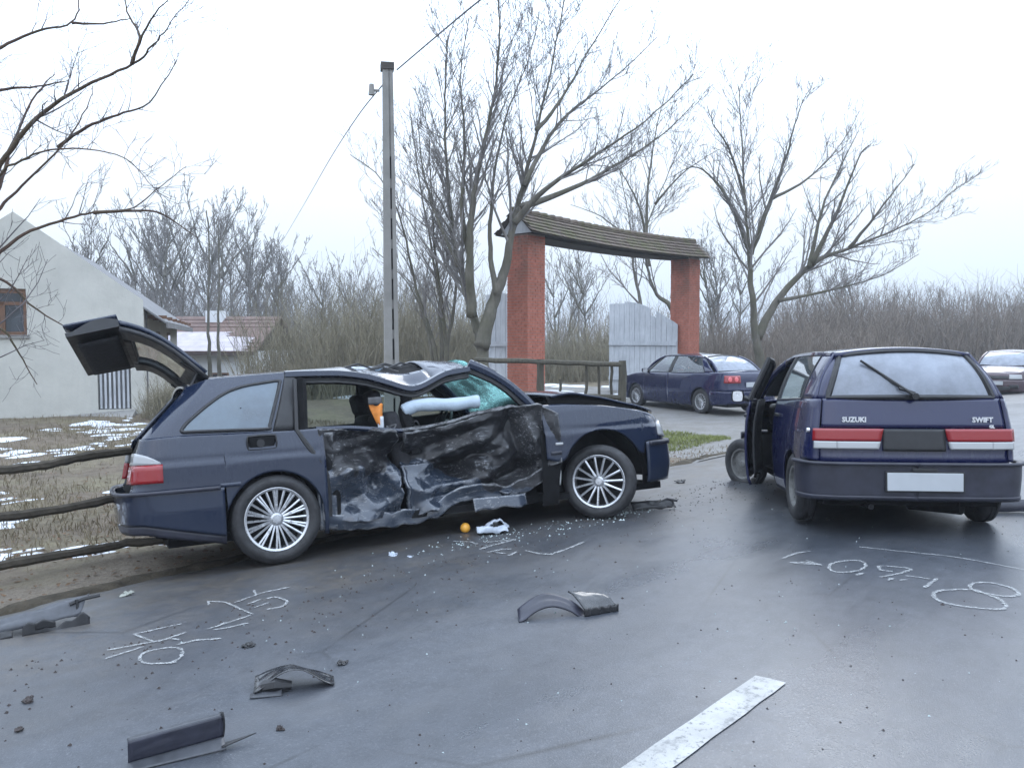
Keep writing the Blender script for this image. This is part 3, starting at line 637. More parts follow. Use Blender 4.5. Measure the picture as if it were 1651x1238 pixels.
for q in (bbox_(win1 - .07, win1, .04, .10, wz0, wz1), bbox_(win0, win1, .045, .095, wz0, wz0 + .07), bbox_(win0, win1, .045, .095, wz1 - .10, wz1), bbox_(win0, win1, .03, .10, wz1 - .36, wz1 - .29), bbox_((win0 + win1) / 2 - .05, (win0 + win1) / 2 + .05, .03, .10, wz0, wz1 - .3)): wf_.add(q.v, q.f)
wfo = wf_.build('window', BROWNWIN, bl, smooth=False)
MB().add([BP(win0, .07, wz0), BP(win1, .07, wz0), BP(win1, .07, wz1), BP(win0, .07, wz1)], [(0, 1, 2, 3)]).build('pane', DARKGL, wfo)
bbox_(win0 - .05, win1 + .05, -.06, .1, wz0 - .07, wz0).build('sill', CONCRETE, wfo, smooth=False)
gd = bbox_(door0, door1, .16, .19, -.12, 1.15).build('door', simple('grey door boards', (.20, .195, .20), .85), bl, smooth=False)
for k in range(7):
    a = door0 + .05 + k * .095
    bbox_(a, a + .045, .09, .13, -.10 + .25 * (1 - (a - door0) / .7) * 0, 1.13).build('slat', GREYWOOD, gd, smooth=False)
for d0, d1 in ((-.22, DP + .2),):
    for side in (0, 1):
        av = -.50 if side == 0 else WB + .5
        zv = rf(0) - (PKZ - EV) / PK * .50
        n0 = MB().add([BP(av, .012, zv), BP(PK, .012, PKZ), BP(PK, d1, PKZ), BP(av, d1, zv), BP(av, .012, zv + .05), BP(PK, .012, PKZ + .05), BP(PK, d1, PKZ + .05), BP(av, d1, zv + .05)], [(0, 1, 2, 3), (4, 5, 6, 7), (0, 1, 5, 4), (0, 3, 7, 4), (2, 3, 7, 6)])
        n0.build('roof', GREYROOF, bl, smooth=False)
for d in np.linspace(.5, DP, 7): bbox_(-.46, 0, d, d + .09, EV - .22, EV - .14).build('rafter', BROWNWIN, bl, smooth=False)
bbox_(-.52, -.49, -.06, DP + .2, EV - .44, EV - .30).build('gutter', GREYROOF, bl, smooth=False)
bbox_(-.03, 0, .4, .5, -.5, EV).build('downpipe', GREYROOF, bl, smooth=False)
for d in (3.0, 6.5):
    w_ = bbox_(-.02, .02, d, d + 1.0, .7, 1.7).build('window', BROWNWIN, bl, smooth=False)
    MB().add([BP(-.03, d + .08, .78), BP(-.03, d + .92, .78), BP(-.03, d + .92, 1.62), BP(-.03, d + .08, 1.62)], [(0, 1, 2, 3)]).build('pane', DARKGL, w_)
MB().add([BP(1.6, -1.4, -.42), BP(.2, -1.4, -.30), BP(.2, .15, -.1), BP(1.6, .15, -.2), BP(1.6, -1.4, -.8), BP(.2, -1.4, -.8), BP(.2, .15, -.8), BP(1.6, .15, -.8)], [(0, 1, 2, 3), (0, 1, 5, 4), (1, 2, 6, 5), (0, 3, 7, 4)]).build('door_ramp', CONCRETE, bl, smooth=False)

# low white house with red roof, far left
hx0, hx1, hy = -14.4, -10.4, 34.0; hz = -1.9
ho = thing('house', 'low white house with brown red roof far behind, left', 'house', (hx0, hy, hz))
HL_ = 4.1
def H_(x, y, z): return (x, y, z - hz)
def hb(x0, x1, y0, y1, z0, z1): return MB().box(((x0 + x1) / 2, (y0 + y1) / 2, (z0 + z1) / 2 - hz), (x1 - x0, y1 - y0, z1 - z0))
hb(-1.2, HL_ - .25, 0, 7, -2.2, .98).build('wall', WHITEWALL, ho)
def slope(x0, x1, y0, z0, y1, z1, mat, nm, par, dz=0.0):
    return MB().add([H_(x0, y0, z0 + dz), H_(x1, y0, z0 + dz), H_(x1, y1, z1 + dz), H_(x0, y1, z1 + dz)], [(0, 1, 2, 3)]).build(nm, mat, par, smooth=False, solid=.08)
rfo = slope(-1.5, HL_, -.4, .92, 3.5, 2.45, REDROOF, 'roof', ho); slope(-1.5, HL_, 7.4, .92, 3.5, 2.45, REDROOF, 'roof', ho)
rs_ = MB(); rg = random.Random(8)
for r_ in range(9):
    f0_ = r_ / 9
    rs_.add([H_(-1.5, -.42 + 3.92 * f0_, .94 + 1.53 * f0_ + .05), H_(HL_, -.42 + 3.92 * f0_, .94 + 1.53 * f0_ + .05), H_(HL_, -.42 + 3.92 * (f0_ + .11), .94 + 1.53 * (f0_ + .11) + .02), H_(-1.5, -.42 + 3.92 * (f0_ + .11), .94 + 1.53 * (f0_ + .11) + .02)], [(0, 1, 2, 3)])
rs_.build('tile_courses', REDROOF, rfo, smooth=False, solid=.04)
sn = []
for k in range(14):
    sn.append([H_(-1.45 + (HL_ + 1.0 - 1.2 * (k > 9)) * j / 20 + .25 * math.sin(k * 3 + j) * (j in (0, 20)), -.40 + 2.0 * k / 13, .99 + .78 * k / 13 + .05 + .03 * noise.noise(Vector((j, k, 0)))) for j in range(21)])
MB().grid(sn).build('roof_snow', simple('thin pinkish roof snow', (.40, .36, .385), .6, var=.18, scale=2.5), rfo)
hb(1.0, 1.7, 2.7, 3.3, 1.8, 2.75).build('chimney', WHITEWALL, rfo)
for x in (.6, 2.2, 3.6):
    w_ = hb(x, x + .7, -.05, .05, -.8, .15).build('window', BROWNWIN, ho); hb(x + .07, x + .63, -.07, -.045, -.73, .08).build('pane', DARKGL, w_)
hb(-1.5, HL_, -.46, -.38, .86, .98).build('eaves_board', simple('dark eaves', (.07, .05, .045), .8), ho)
# ------------------------------------------------------------------ bare winter trees
def bark(name, lo, hi):
    nb = NB(name); n = nb.noise(7, 7, .7, nb.map((1, 1, .3))); g = nb.noise(1.5, 5)
    c = nb.mix(nb.ramp(g, [(.42, 0.0), (.65, .5)]), nb.ramp(n, [(.3, lo), (.7, hi)]), (.085, .085, .045))
    nb.p(Base_Color=c, Roughness=.9, Specular_IOR_Level=.2); nb.bump(n, .6, .03); return nb.m
BARK = bark('grey green bark', (.075, .070, .058), (.17, .155, .13))
TWIG = simple('grey brown twigs', (.20, .188, .182), .9, var=.3, scale=3, spec=.2)
BARK_R = bark('reddish wet bark', (.055, .036, .030), (.13, .085, .065))
TWIG_P = simple('dark wet twigs', (.12, .108, .112), .9, var=.3, scale=3, spec=.25)
TWIG_B = simple('bluish far twigs', (.185, .175, .168), .95, var=.25, scale=2, spec=.1)
TWIG_O = simple('olive scrub twigs', (.21, .188, .135), .95, var=.35, scale=1.2, spec=.1)
TWIG_D = simple('brown hedge twigs', (.18, .152, .128), .95, var=.35, scale=.8, spec=.1)

def grow(limbs, seed, levels=3, dens=(1.6, 3.0, 4.5), ratio=(.42, .42, .45), up=.35, rmin=.005, spread=(28, 58), tmin=.22, lexp=1.7, wig=.11, rcap=.04, jit=1.0):
    rg = random.Random(seed); thick = MB(); thin = MB()
    def child(p, d, L, r, lev):
        n = 5 if lev == 1 else (4 if lev == 2 else 3)
        pts = [p]; q = p.copy(); dd = d.copy()
        for i in range(n):
            dd = (dd + Vector((rg.gauss(0, wig), rg.gauss(0, wig), rg.gauss(0, wig * .8) + up * .22))).normalized()
            q = q + dd * (L / n); pts.append(q.copy())
        rad = [max(rmin * .8, r * (1 - .8 * i / n)) for i in range(n + 1)]
        thin.tube(pts, rad, 5 if r > .02 else (4 if r > .010 else 3), cap=False)
        if lev < levels: sprout(pts, rad, lev)
    def sprout(pts, rad, lev):
        seg = [(pts[i + 1] - pts[i]).length for i in range(len(pts) - 1)]; L = sum(seg)
        k = dens[lev] * L; n = int(k) + (1 if rg.random() < k - int(k) else 0)
        for _ in range(n):
            t = rg.uniform(tmin if lev == 0 else .12, 1.0) ** .85 * L; a = 0
            for i, s_ in enumerate(seg):
                if t <= a + s_ or i == len(seg) - 1: break
                a += s_
            f = min(1, (t - a) / max(seg[i], 1e-6)); p = pts[i].lerp(pts[i + 1], f); r0 = rad[i] + (rad[i + 1] - rad[i]) * f
            d = (pts[i + 1] - pts[i]).normalized()
            ax = d.orthogonal().normalized(); ax.rotate(Matrix.Rotation(rg.uniform(0, 2 * PI), 3, d))
            c = d.copy(); c.rotate(Matrix.Rotation(R(rg.uniform(*spread)), 3, ax))
            c = (c + Vector((0, 0, up * .6))).normalized()
            rem = 1 - .55 * t / L
            child(p, c, max(.18, L * ratio[lev] * rem * rg.uniform(.6, 1.25)), min(rcap, max(rmin, r0 * rg.uniform(.4, .62))), lev + 1)
    for lb in limbs:
        P = [Vector(p) for p in catmull([np.array(q) for q in lb['p']], 5)]
        r0, r1 = lb['r']; n = len(P)
        P = [p + Vector((rg.uniform(-.02, .02), rg.uniform(-.05, .05), 0)) * jit for p in P]
        rad = [r1 + (r0 - r1) * (1 - i / (n - 1)) ** lexp for i in range(n)]
        thick.tube(P, rad, 9)
        sprout(P, rad, 0)
    return thick, thin
def tree_from(limbs, seed, name, label, bmat, tmat, root_pt=None, group=None, **kw):
    b = Vector(limbs[0]['p'][0]) if root_pt is None else Vector(root_pt)
    z0 = zw(b.x, b.y) - .1
    o = thing(name, label, 'tree', (b.x, b.y, z0), group=group)
    # carry the first limb down into the ground
    l0 = dict(limbs[0]); l0['p'] = [[b.x, b.y, z0 - .15]] + [p for p in limbs[0]['p'] if p[2] > z0 + .25]; limbs = [l0] + limbs[1:]
    th, tn = grow(limbs, seed, **kw)
    M_ = Matrix.Translation(-Vector((b.x, b.y, z0)))
    th.xf(M_).build('trunk', bmat, o, angle=180); tn.xf(M_).build('crown', tmat, o, angle=180)
    return o
LM = DATA['limbs']
tree_from(LM['center'], 21, 'bare_tree', 'big forked bare tree in front of the gateway, its limbs reaching above the tiled roof', BARK, TWIG, dens=(6.0, 5.0, 5.2), ratio=(.28, .43, .5), rmin=.0055, up=.45, lexp=2.0)
for k, lb in enumerate(LM['clump']):
    if k == 0: tree_from(LM['clump'], 5, 'bare_tree', 'slender many stemmed bare tree just right of the utility pole', BARK, TWIG, dens=(4.0, 4.6, 5.0), ratio=(.30, .42, .5), rmin=.0058, up=.5)
tree_from(LM['right'], 33, 'bare_tree', 'spreading bare tree right of the gateway with one limb leaning far right', BARK, TWIG, dens=(4.2, 4.4, 4.6), ratio=(.32, .44, .5), rmin=.007, up=.42, lexp=2.0)
tree_from(LM['behind'], 41, 'bare_tree', 'bare tree seen through the gateway beside the right pillar', BARK, TWIG, dens=(2.8, 3.6, 3.6), ratio=(.34, .42, .48), rmin=.0085, up=.4, lexp=1.8)
tree_from(LM['near'], 57, 'bare_tree', 'close bare tree at the left edge, drooping dark branches over the sky', BARK_R, TWIG_P, dens=(6.0, 6.5, 6.5), ratio=(.22, .42, .45), rmin=.0024, up=.22, spread=(25, 62), tmin=.25, lexp=1.2, wig=.15, rcap=.011, jit=.25)

# generic trees for the backdrop
def generic_tree(h, seed, stems=1, lean=.1, spread_=.35, mat=None, twig=None, **kw):
    rg = random.Random(seed); limbs = []
    for s_ in range(stems):
        a = rg.uniform(0, 2 * PI); q = Vector((.15 * math.cos(a), .15 * math.sin(a), 0)) * (stems > 1); d = Vector((lean * math.cos(a), lean * math.sin(a), 1)).normalized()
        P = [q.copy() - Vector((0, 0, .3))]
        for i in range(6):
            d = (d + Vector((rg.gauss(0, .07), rg.gauss(0, .07), .05))).normalized(); q = q + d * h / 6 * rg.uniform(.9, 1.05); P.append(q.copy())
        limbs.append(dict(p=[list(p) for p in P], r=[h * .016, .012]))
        for k in range(4):
            i = rg.randint(2, 4); a = rg.uniform(0, 2 * PI); dd = Vector((spread_ * 1.6 * math.cos(a), spread_ * 1.6 * math.sin(a), 1)).normalized(); q2 = P[i].copy(); Q = [q2.copy()]
            for j in range(4):
                dd = (dd + Vector((rg.gauss(0, .1), rg.gauss(0, .1), .12))).normalized(); q2 = q2 + dd * h * .11; Q.append(q2.copy())
            limbs.append(dict(p=[list(p) for p in Q], r=[h * .008, .01]))
    return grow(limbs, seed, **kw)
protos = []
for k in range(5):
    th, tn = generic_tree(8.0, 100 + k, 1 if k % 2 == 0 else 2, .12, .38, dens=(2.4, 3.0, 3.2), ratio=(.34, .45, .5), rmin=.013, up=.5, levels=3)
    protos.append((th, tn))
proto_mesh = []
def place_tree(k, x, y, s, rz, label, group):
    z0 = zw(x, y) - .1
    o = thing('bare_tree', label, 'tree', (x, y, z0), (0, 0, rz), group); o.scale = (s, s, s * 1.0)
    if len(proto_mesh) <= k: proto_mesh.extend([None] * (k + 1 - len(proto_mesh)))
    if proto_mesh[k] is None:
        a = protos[k][0].build('trunk', BARK, o, angle=180); b = protos[k][1].build('crown', TWIG_B, o, angle=180); proto_mesh[k] = (a, b)
    else:
        for src in proto_mesh[k]:
            c = src.copy(); COL.objects.link(c); c.parent = o
    return o
def Xp(px, Y): return (px - 825.5) / 1350 * Y
back = [(105, 44, 1.0, 3), (150, 46, 1.15, 2), (205, 50, 1.25, 4), (245, 54, 1.45, 0), (290, 48, 1.30, 3), (340, 56, 1.5, 2), (385, 60, 1.5, 1), (425, 52, 1.1, 3), (460, 54, 1.05, 2), (540, 50, .95, 1), (128, 40, .80, 0), (180, 44, .95, 1), (228, 38, .72, 2), (262, 46, 1.20, 0), (318, 60, 1.35, 1), (362, 52, 1.30, 4), (402, 56, 1.22, 0), (440, 48, .85, 1), (478, 58, .95, 3), (520, 44, .72, 2), (560, 40, .68, 4), (590, 36, .62, 0),
        (905, 60, 1.15, 1), (950, 52, 1.0, 0), (935, 66, 1.0, 2), (1135, 58, 1.05, 4), (1160, 50, 1.0, 3), (1185, 62, 1.05, 0), (1290, 56, .78, 2), (1330, 60, .85, 1), (1372, 54, .80, 3), (1440, 66, .72, 0), (1492, 70, .78, 4), (1520, 70, .72, 2), (1585, 74, .72, 1), (1640, 76, .70, 3), (655, 42, .7, 1), (682, 48, .8, 3)]
sp_l = 'thin bare tree in the hazy row left of the utility pole'; sp_m = 'thin bare tree of the row seen through the gateway'; sp_r = 'thin bare tree standing in the brown hedge on the right'
ORD = ['first', 'second', 'third', 'fourth', 'fifth', 'sixth', 'seventh', 'eighth', 'ninth', 'tenth', 'eleventh', 'twelfth', 'thirteenth', 'fourteenth', 'fifteenth', 'sixteenth', 'seventeenth', 'eighteenth', 'nineteenth', 'twentieth', 'twenty first', 'twenty second', 'twenty third', 'twenty fourth', 'twenty fifth']
def tree_label(px):
    if px < 700:
        return ORD[sorted(q[0] for q in back if q[0] < 700).index(px)] + ' thin bare tree counted from the pale gable towards the pole'
    if px < 1100:
        return ORD[sorted(q[0] for q in back if 700 < q[0] < 1100).index(px)] + ' thin bare tree from the left, framed by the brick gateway'
    return ORD[sorted(q[0] for q in back if q[0] > 1100).index(px)] + ' thin bare hedge tree counted rightwards from the right brick pillar'
rg = random.Random(77)
for px, Y, s, k in back:
    x = Xp(px, Y)
    place_tree(k, x, Y, s, rg.uniform(0, 6.28), tree_label(px), 'bare trees left of the pole' if px < 700 else ('bare trees behind the gateway' if px < 1100 else 'bare trees in the right hedge'))
for px, Y in ((336, 30), (352, 31.5)):
    x = Xp(px, Y); z0 = zw(x, Y); o = thing('bare_tree', ['dark slim trunk in front of the white house', 'paler slim trunk in front of the white house'][px > 340], 'tree', (x, Y, z0 - .2))
    th, tn = grow([dict(p=[[0, 0, 0], [.05, 0, 1.5], [0, .05, 3], [.1, 0, 5.5], [.05, 0, 7]], r=[.11, .02])], px, dens=(1.6, 2.2, 2.5), ratio=(.25, .4, .5), rmin=.010, up=.5, tmin=.4)
    th.build('trunk', BARK, o, angle=180); tn.build('crown', TWIG_B, o, angle=180)

# thickets: hosts of bare stems, one mass each
def thicket(name, mat, spots, seed, hmin, hmax, per, rad, rmin=.010):
    rg = random.Random(seed); V = []; F = []
    for x, y, sc in spots:
        z0 = zw(x, y)
        for _ in range(per):
            a = rg.uniform(0, 2 * PI); rr_ = rad * math.sqrt(rg.random()); bx, by = x + rr_ * math.cos(a), y + rr_ * math.sin(a)
            h = rg.uniform(hmin, hmax) * sc * (1 - .35 * (rr_ / rad) ** 2)
            d = Vector((rg.gauss(0, .22), rg.gauss(0, .22), 1)); p = Vector((bx, by, z0 - .05)); r = rg.uniform(.6, 1.5) * rmin
            pts = [p]; 
            for i in range(3):
                d = d + Vector((rg.gauss(0, .14), rg.gauss(0, .14), 0)); p = p + d.normalized() * h / 3; pts.append(p.copy())
            def strip(pts, r):
                o = len(V); n = len(pts)
                for i, q in enumerate(pts):
                    w = r * (1 - .75 * i / (n - 1))
                    for k in range(3): V.append((q.x + w * math.cos(k * 2.094 + a), q.y + w * math.sin(k * 2.094 + a), q.z))
                for i in range(n - 1):
                    for k in range(3): F.append((o + i * 3 + k, o + i * 3 + (k + 1) % 3, o + i * 3 + 3 + (k + 1) % 3, o + i * 3 + 3 + k))
            strip(pts, r)
            for b in range(4):
                i = rg.randint(0, 2); q = pts[i].lerp(pts[i + 1], rg.random()); dd = Vector((rg.gauss(0, .7), rg.gauss(0, .7), rg.uniform(.1, 1.0))).normalized(); L = h * rg.uniform(.12, .34)
                q2 = q + dd * L * .5; dd = (dd + Vector((rg.gauss(0, .3), rg.gauss(0, .3), .25))).normalized()
                strip([q, q2, q2 + dd * L * .5], r * .6)
    me = bpy.data.meshes.new(name); me.from_pydata(V, [], F); me.materials.append(mat)
    o = bpy.data.objects.new(name, me); COL.objects.link(o); return o
rg = random.Random(3)
def spots(pxs, Ys, n, s0, s1): return [(Xp(rg.uniform(*pxs), (Y := rg.uniform(*Ys))), Y, rg.uniform(s0, s1)) for _ in range(n)]
o = thicket('thicket', TWIG_O, spots((440, 800), (25, 33), 48, .75, 1.2), 1, 2.0, 4.2, 64, 1.4, .012)
kind(tag(o, 'olive bare scrub thicket around the utility pole', 'thicket'), 'stuff')
o = thicket('thicket', TWIG_B, spots((120, 720), (38, 56), 90, .9, 1.4), 2, 3.0, 5.8, 40, 2.4, .018)
kind(tag(o, 'grey bare brush filling the ground behind the white house', 'thicket'), 'stuff')
o = thicket('thicket', TWIG_O, spots((690, 1100), (34, 44), 60, .6, 1.0), 3, 2.0, 4.0, 46, 1.7, .014)
kind(tag(o, 'olive brown brush seen behind and through the gateway', 'thicket'), 'stuff')
o = thicket('thicket', TWIG_D, spots((1100, 1420), (36, 46), 46, .65, .95), 4, 2.2, 4.4, 52, 2.0, .014) 
kind(tag(o, 'brown bare hedge behind the parked saloon', 'thicket'), 'stuff')
o = thicket('thicket', TWIG_D, spots((1280, 1760), (46, 66), 110, .85, 1.15), 5, 3.0, 6.0, 56, 3.0, .020)
kind(tag(o, 'long dark brown bare hedge along the road on the right', 'thicket'), 'stuff')
o = thicket('thicket', TWIG_D, spots((-200, 2000), (80, 110), 130, .9, 1.4), 6, 4.0, 8.0, 46, 5.0, .035)
kind(tag(o, 'far bare wood along the horizon', 'wood'), 'stuff')
o = thicket('shrub', TWIG_O, [(Xp(280, 18.2), 18.2, .8), (Xp(268, 18.6), 18.6, .6)], 7, .9, 1.6, 260, .55, .007)
tag(o, 'olive bushy shrub at the corner of the pale building', 'shrub')

# ------------------------------------------------------------------ ground cover and thawing snow
def blades(name, mat, n, region, hmin, hmax, seed, w=.006, dens=None):
    rg = random.Random(seed); V = []; F = []; k = 0
    while k < n:
        t, s_ = rg.uniform(*region[0]), rg.uniform(*region[1])
        if dens and rg.random() > dens(t, s_): continue
        x, y = wxy(t, s_); z = zt(t, s_)
        a = rg.uniform(0, 2 * PI); h = rg.uniform(hmin, hmax); lx, ly = rg.gauss(0, .5) * h, rg.gauss(0, .5) * h
        dx, dy = math.cos(a) * w, math.sin(a) * w; o = len(V)
        V += [(x - dx, y - dy, z - .01), (x + dx, y + dy, z - .01), (x + lx * .4 + dx * .6, y + ly * .4 + dy * .6, z + h * .6), (x + lx * .4 - dx * .6, y + ly * .4 - dy * .6, z + h * .6), (x + lx, y + ly, z + h * .9)]
        F += [(o, o + 1, o + 2, o + 3), (o + 3, o + 2, o + 4)]; k += 1
    me = bpy.data.meshes.new(name); me.from_pydata(V, [], F); me.materials.append(mat)
    o = bpy.data.objects.new(name, me); COL.objects.link(o); return o
DRYGRASS = simple('dead winter grass', (.185, .155, .105), .9, var=.35, scale=.9, spec=.15)
def gd_(t, s_): return max(.08, min(1, .45 + 1.4 * noise.noise(Vector((t * .5, s_ * .5, 1)))))
o = blades('grass', DRYGRASS, 26000, ((-3, 11), (5.5, 18)), .03, .12, 5, .006, gd_)
kind(tag(o, 'short dead grass over the yard left of the cars', 'grass'), 'stuff')
o = blades('grass', DRYGRASS, 9000, ((4.6, 13), (4.3, 9)), .03, .10, 6, .006, gd_)
kind(tag(o, 'short dead grass behind the estate car', 'grass'), 'stuff')
GREENG = simple('yellow green grass', (.19, .21, .075), .9, var=.25, scale=.9, spec=.15)
def isl(t, s_): return 1.0 if ((t - 13.2) / 1.5) ** 2 + ((s_ - 6.6) / 1.3) ** 2 < 1 + .6 * noise.noise(Vector((t, s_, 0))) else 0.0
o = blades('grass', GREENG, 9000, ((11, 15.5), (4.5, 9)), .03, .09, 8, .007, isl)
kind(tag(o, 'yellow green grass island beside the driveway', 'grass'), 'stuff')
LEAF = simple('fallen brown leaves', (.12, .075, .045), .8, var=.5, scale=25, spec=.2)
rg = random.Random(44); V = []; F = []
for _ in range(5200):
    t, s_ = rg.uniform(-3, 12), 4.4 + abs(rg.gauss(0, 3.6)); x, y = wxy(t, s_); z = zt(t, s_) + .006; r = rg.uniform(.012, .034); a = rg.uniform(0, 6.28); o = len(V)
    for k, q in enumerate((1, .55, 1, .55)): V.append((x + r * q * math.cos(a + k * PI / 2), y + r * q * math.sin(a + k * PI / 2), z + rg.uniform(0, .018)))
    F.append((o, o + 1, o + 2, o + 3))
me = bpy.data.meshes.new('leaf_litter'); me.from_pydata(V, [], F); me.materials.append(LEAF)
o = bpy.data.objects.new('leaf_litter', me); COL.objects.link(o); kind(tag(o, 'fallen brown leaves scattered over the left verge', 'leaves'), 'stuff')
def snow_patch(mb, t, s_, rt, rs, seed):
    n = 14; ring = []; c = wxy(t, s_)
    P = []
    for f, hgt in ((1.0, -.012), (.8, .018), (.45, .034), (0.0, .040)):
        row = []
        for k in range(n + 1):
            a = 2 * PI * (k % n) / n; j = 1 + .38 * noise.noise(Vector((math.cos(a) * 1.6, math.sin(a) * 1.6, seed)))
            tt, ss = t + rt * f * j * math.cos(a), s_ + rs * f * j * math.sin(a); x, y = wxy(tt, ss); row.append((x, y, zt(tt, ss) + hgt * min(1, rs * 4)))
        P.append(row)
    mb.grid(P)
rg = random.Random(12); mb = MB(); nsp = 0
while nsp < 430:
    t, s_ = rg.uniform(-3, 10), rg.uniform(5.6, 17)
    if noise.noise(Vector((t * .35, s_ * .45, 4))) < .02: continue
    big = rg.random() < .16
    snow_patch(mb, t, s_, rg.uniform(.08, .36) * (1.6 if big else .7), rg.uniform(.05, .14) * (1.8 if big else .8), nsp); nsp += 1
for k in range(90): snow_patch(mb, rg.uniform(-2.5, 3.5), rg.uniform(5.6, 10), rg.uniform(.05, .26), rg.uniform(.04, .12), k + 900)
o = mb.build('snow', SNOW, angle=180); kind(tag(o, 'thin patches of thawing snow over the yard grass', 'snow'), 'stuff')
mb = MB()
for k in range(60): snow_patch(mb, rg.uniform(16, 26), rg.uniform(13, 20), rg.uniform(.3, 1.2), rg.uniform(.15, .5), k + 400)
o = mb.build('snow', SNOW, angle=180); kind(tag(o, 'snow remains on the field beyond the gateway', 'snow'), 'stuff')

# ------------------------------------------------------------------ car kit
BLACK_PL = simple('black plastic', (0.016, 0.016, 0.018), 0.48, var=0.3, scale=9)
GREY_PL = simple('weathered bumper plastic', (0.024, 0.025, 0.038), 0.42, var=0.35, scale=7)
LINER = simple('dark underbody', (0.008, 0.008, 0.009), 0.85, spec=0.2)
RUBBER = simple('tyre rubber', (0.024, 0.024, 0.026), 0.62, var=0.45, scale=16, bump=0.25, bscale=50)
ALLOY = simple('silver alloy', (0.50, 0.51, 0.53), 0.32, 0.75, var=0.14, scale=24)
ALLOY_D = simple('muddy steel rim', (0.17, 0.17, 0.165), 0.6, 0.25, var=0.35, scale=14)
CHROME = simple('pale badge metal', (0.70, 0.71, 0.73), 0.3, 0.6, var=0.08)
FABRIC = simple('dark seat cloth', (0.022, 0.022, 0.026), 0.9, var=0.3, scale=30, bump=0.2, bscale=120)
TRIM = simple('grey cabin trim', (0.10, 0.10, 0.105), 0.75, var=0.2)
RED_L = simple('red lamp lens', (0.32, 0.004, 0.010), 0.16, var=0.12, scale=30, coat=0.6)
WHITE_L = simple('clear lamp lens', (0.48, 0.49, 0.50), 0.15, var=0.15, scale=30, coat=0.6)
for _lens, _c in (('red lamp lens', (0.32, 0.004, 0.010)), ('clear lamp lens', (0.48, 0.49, 0.50))):
    _n = NB(_lens + ' ribbed'); _w = _n.n('TexWave', Vector=_n.map((0, 1, 0)), Scale=26.0)
    _n.p(Base_Color=_n.mix(_n.ramp(_w, [(.0, 0.45), (.5, 0.0)]), _c, tuple(k * .45 for k in _c)), Roughness=0.15, Coat_Weight=0.6)
    _n.bump(_w, 0.5, 0.004)
    if _lens[0] == 'r': RED_L = _n.m
    else: WHITE_L = _n.m
PALE_RED_L = simple('pale red lamp lens', (0.75, 0.16, 0.17), 0.16, var=0.12, scale=30, coat=0.6)
AMBER_L = simple('amber lens', (0.85, 0.36, 0.03), 0.2, var=0.1)
PLATE = simple('pale number plate', (0.42, 0.44, 0.46), 0.45, var=0.06, scale=5)
GLASS_Q = glass('rear quarter glass', (0.16, 0.20, 0.22), 2.2, 0.50, (0.20, 0.27, 0.34))  # bluish film colour stands in for sky reflected in the pane
GLASS_C = glass('clear car glass', (0.62, 0.70, 0.68), 1.6, 0.10)
GLASS_T = glass('rear screen glass', (0.30, 0.32, 0.34), 1.8, 0.66, (0.44, 0.48, 0.56))  # strong pale film paints the whitish sky reflection on this glass
PAINT_W = paint('slate blue car paint', (0.007, 0.014, 0.036), (0.070, 0.078, 0.095), amount=0.20)
PAINT_H = paint('navy car paint', (0.005, 0.008, 0.048), (0.07, 0.075, 0.09), amount=0.14)
PAINT_S = paint('dark blue car paint', (0.004, 0.008, 0.045), (0.07, 0.075, 0.09), amount=0.10)
PAINT_M = paint('mauve car paint', (0.065, 0.036, 0.046), amount=0.25)

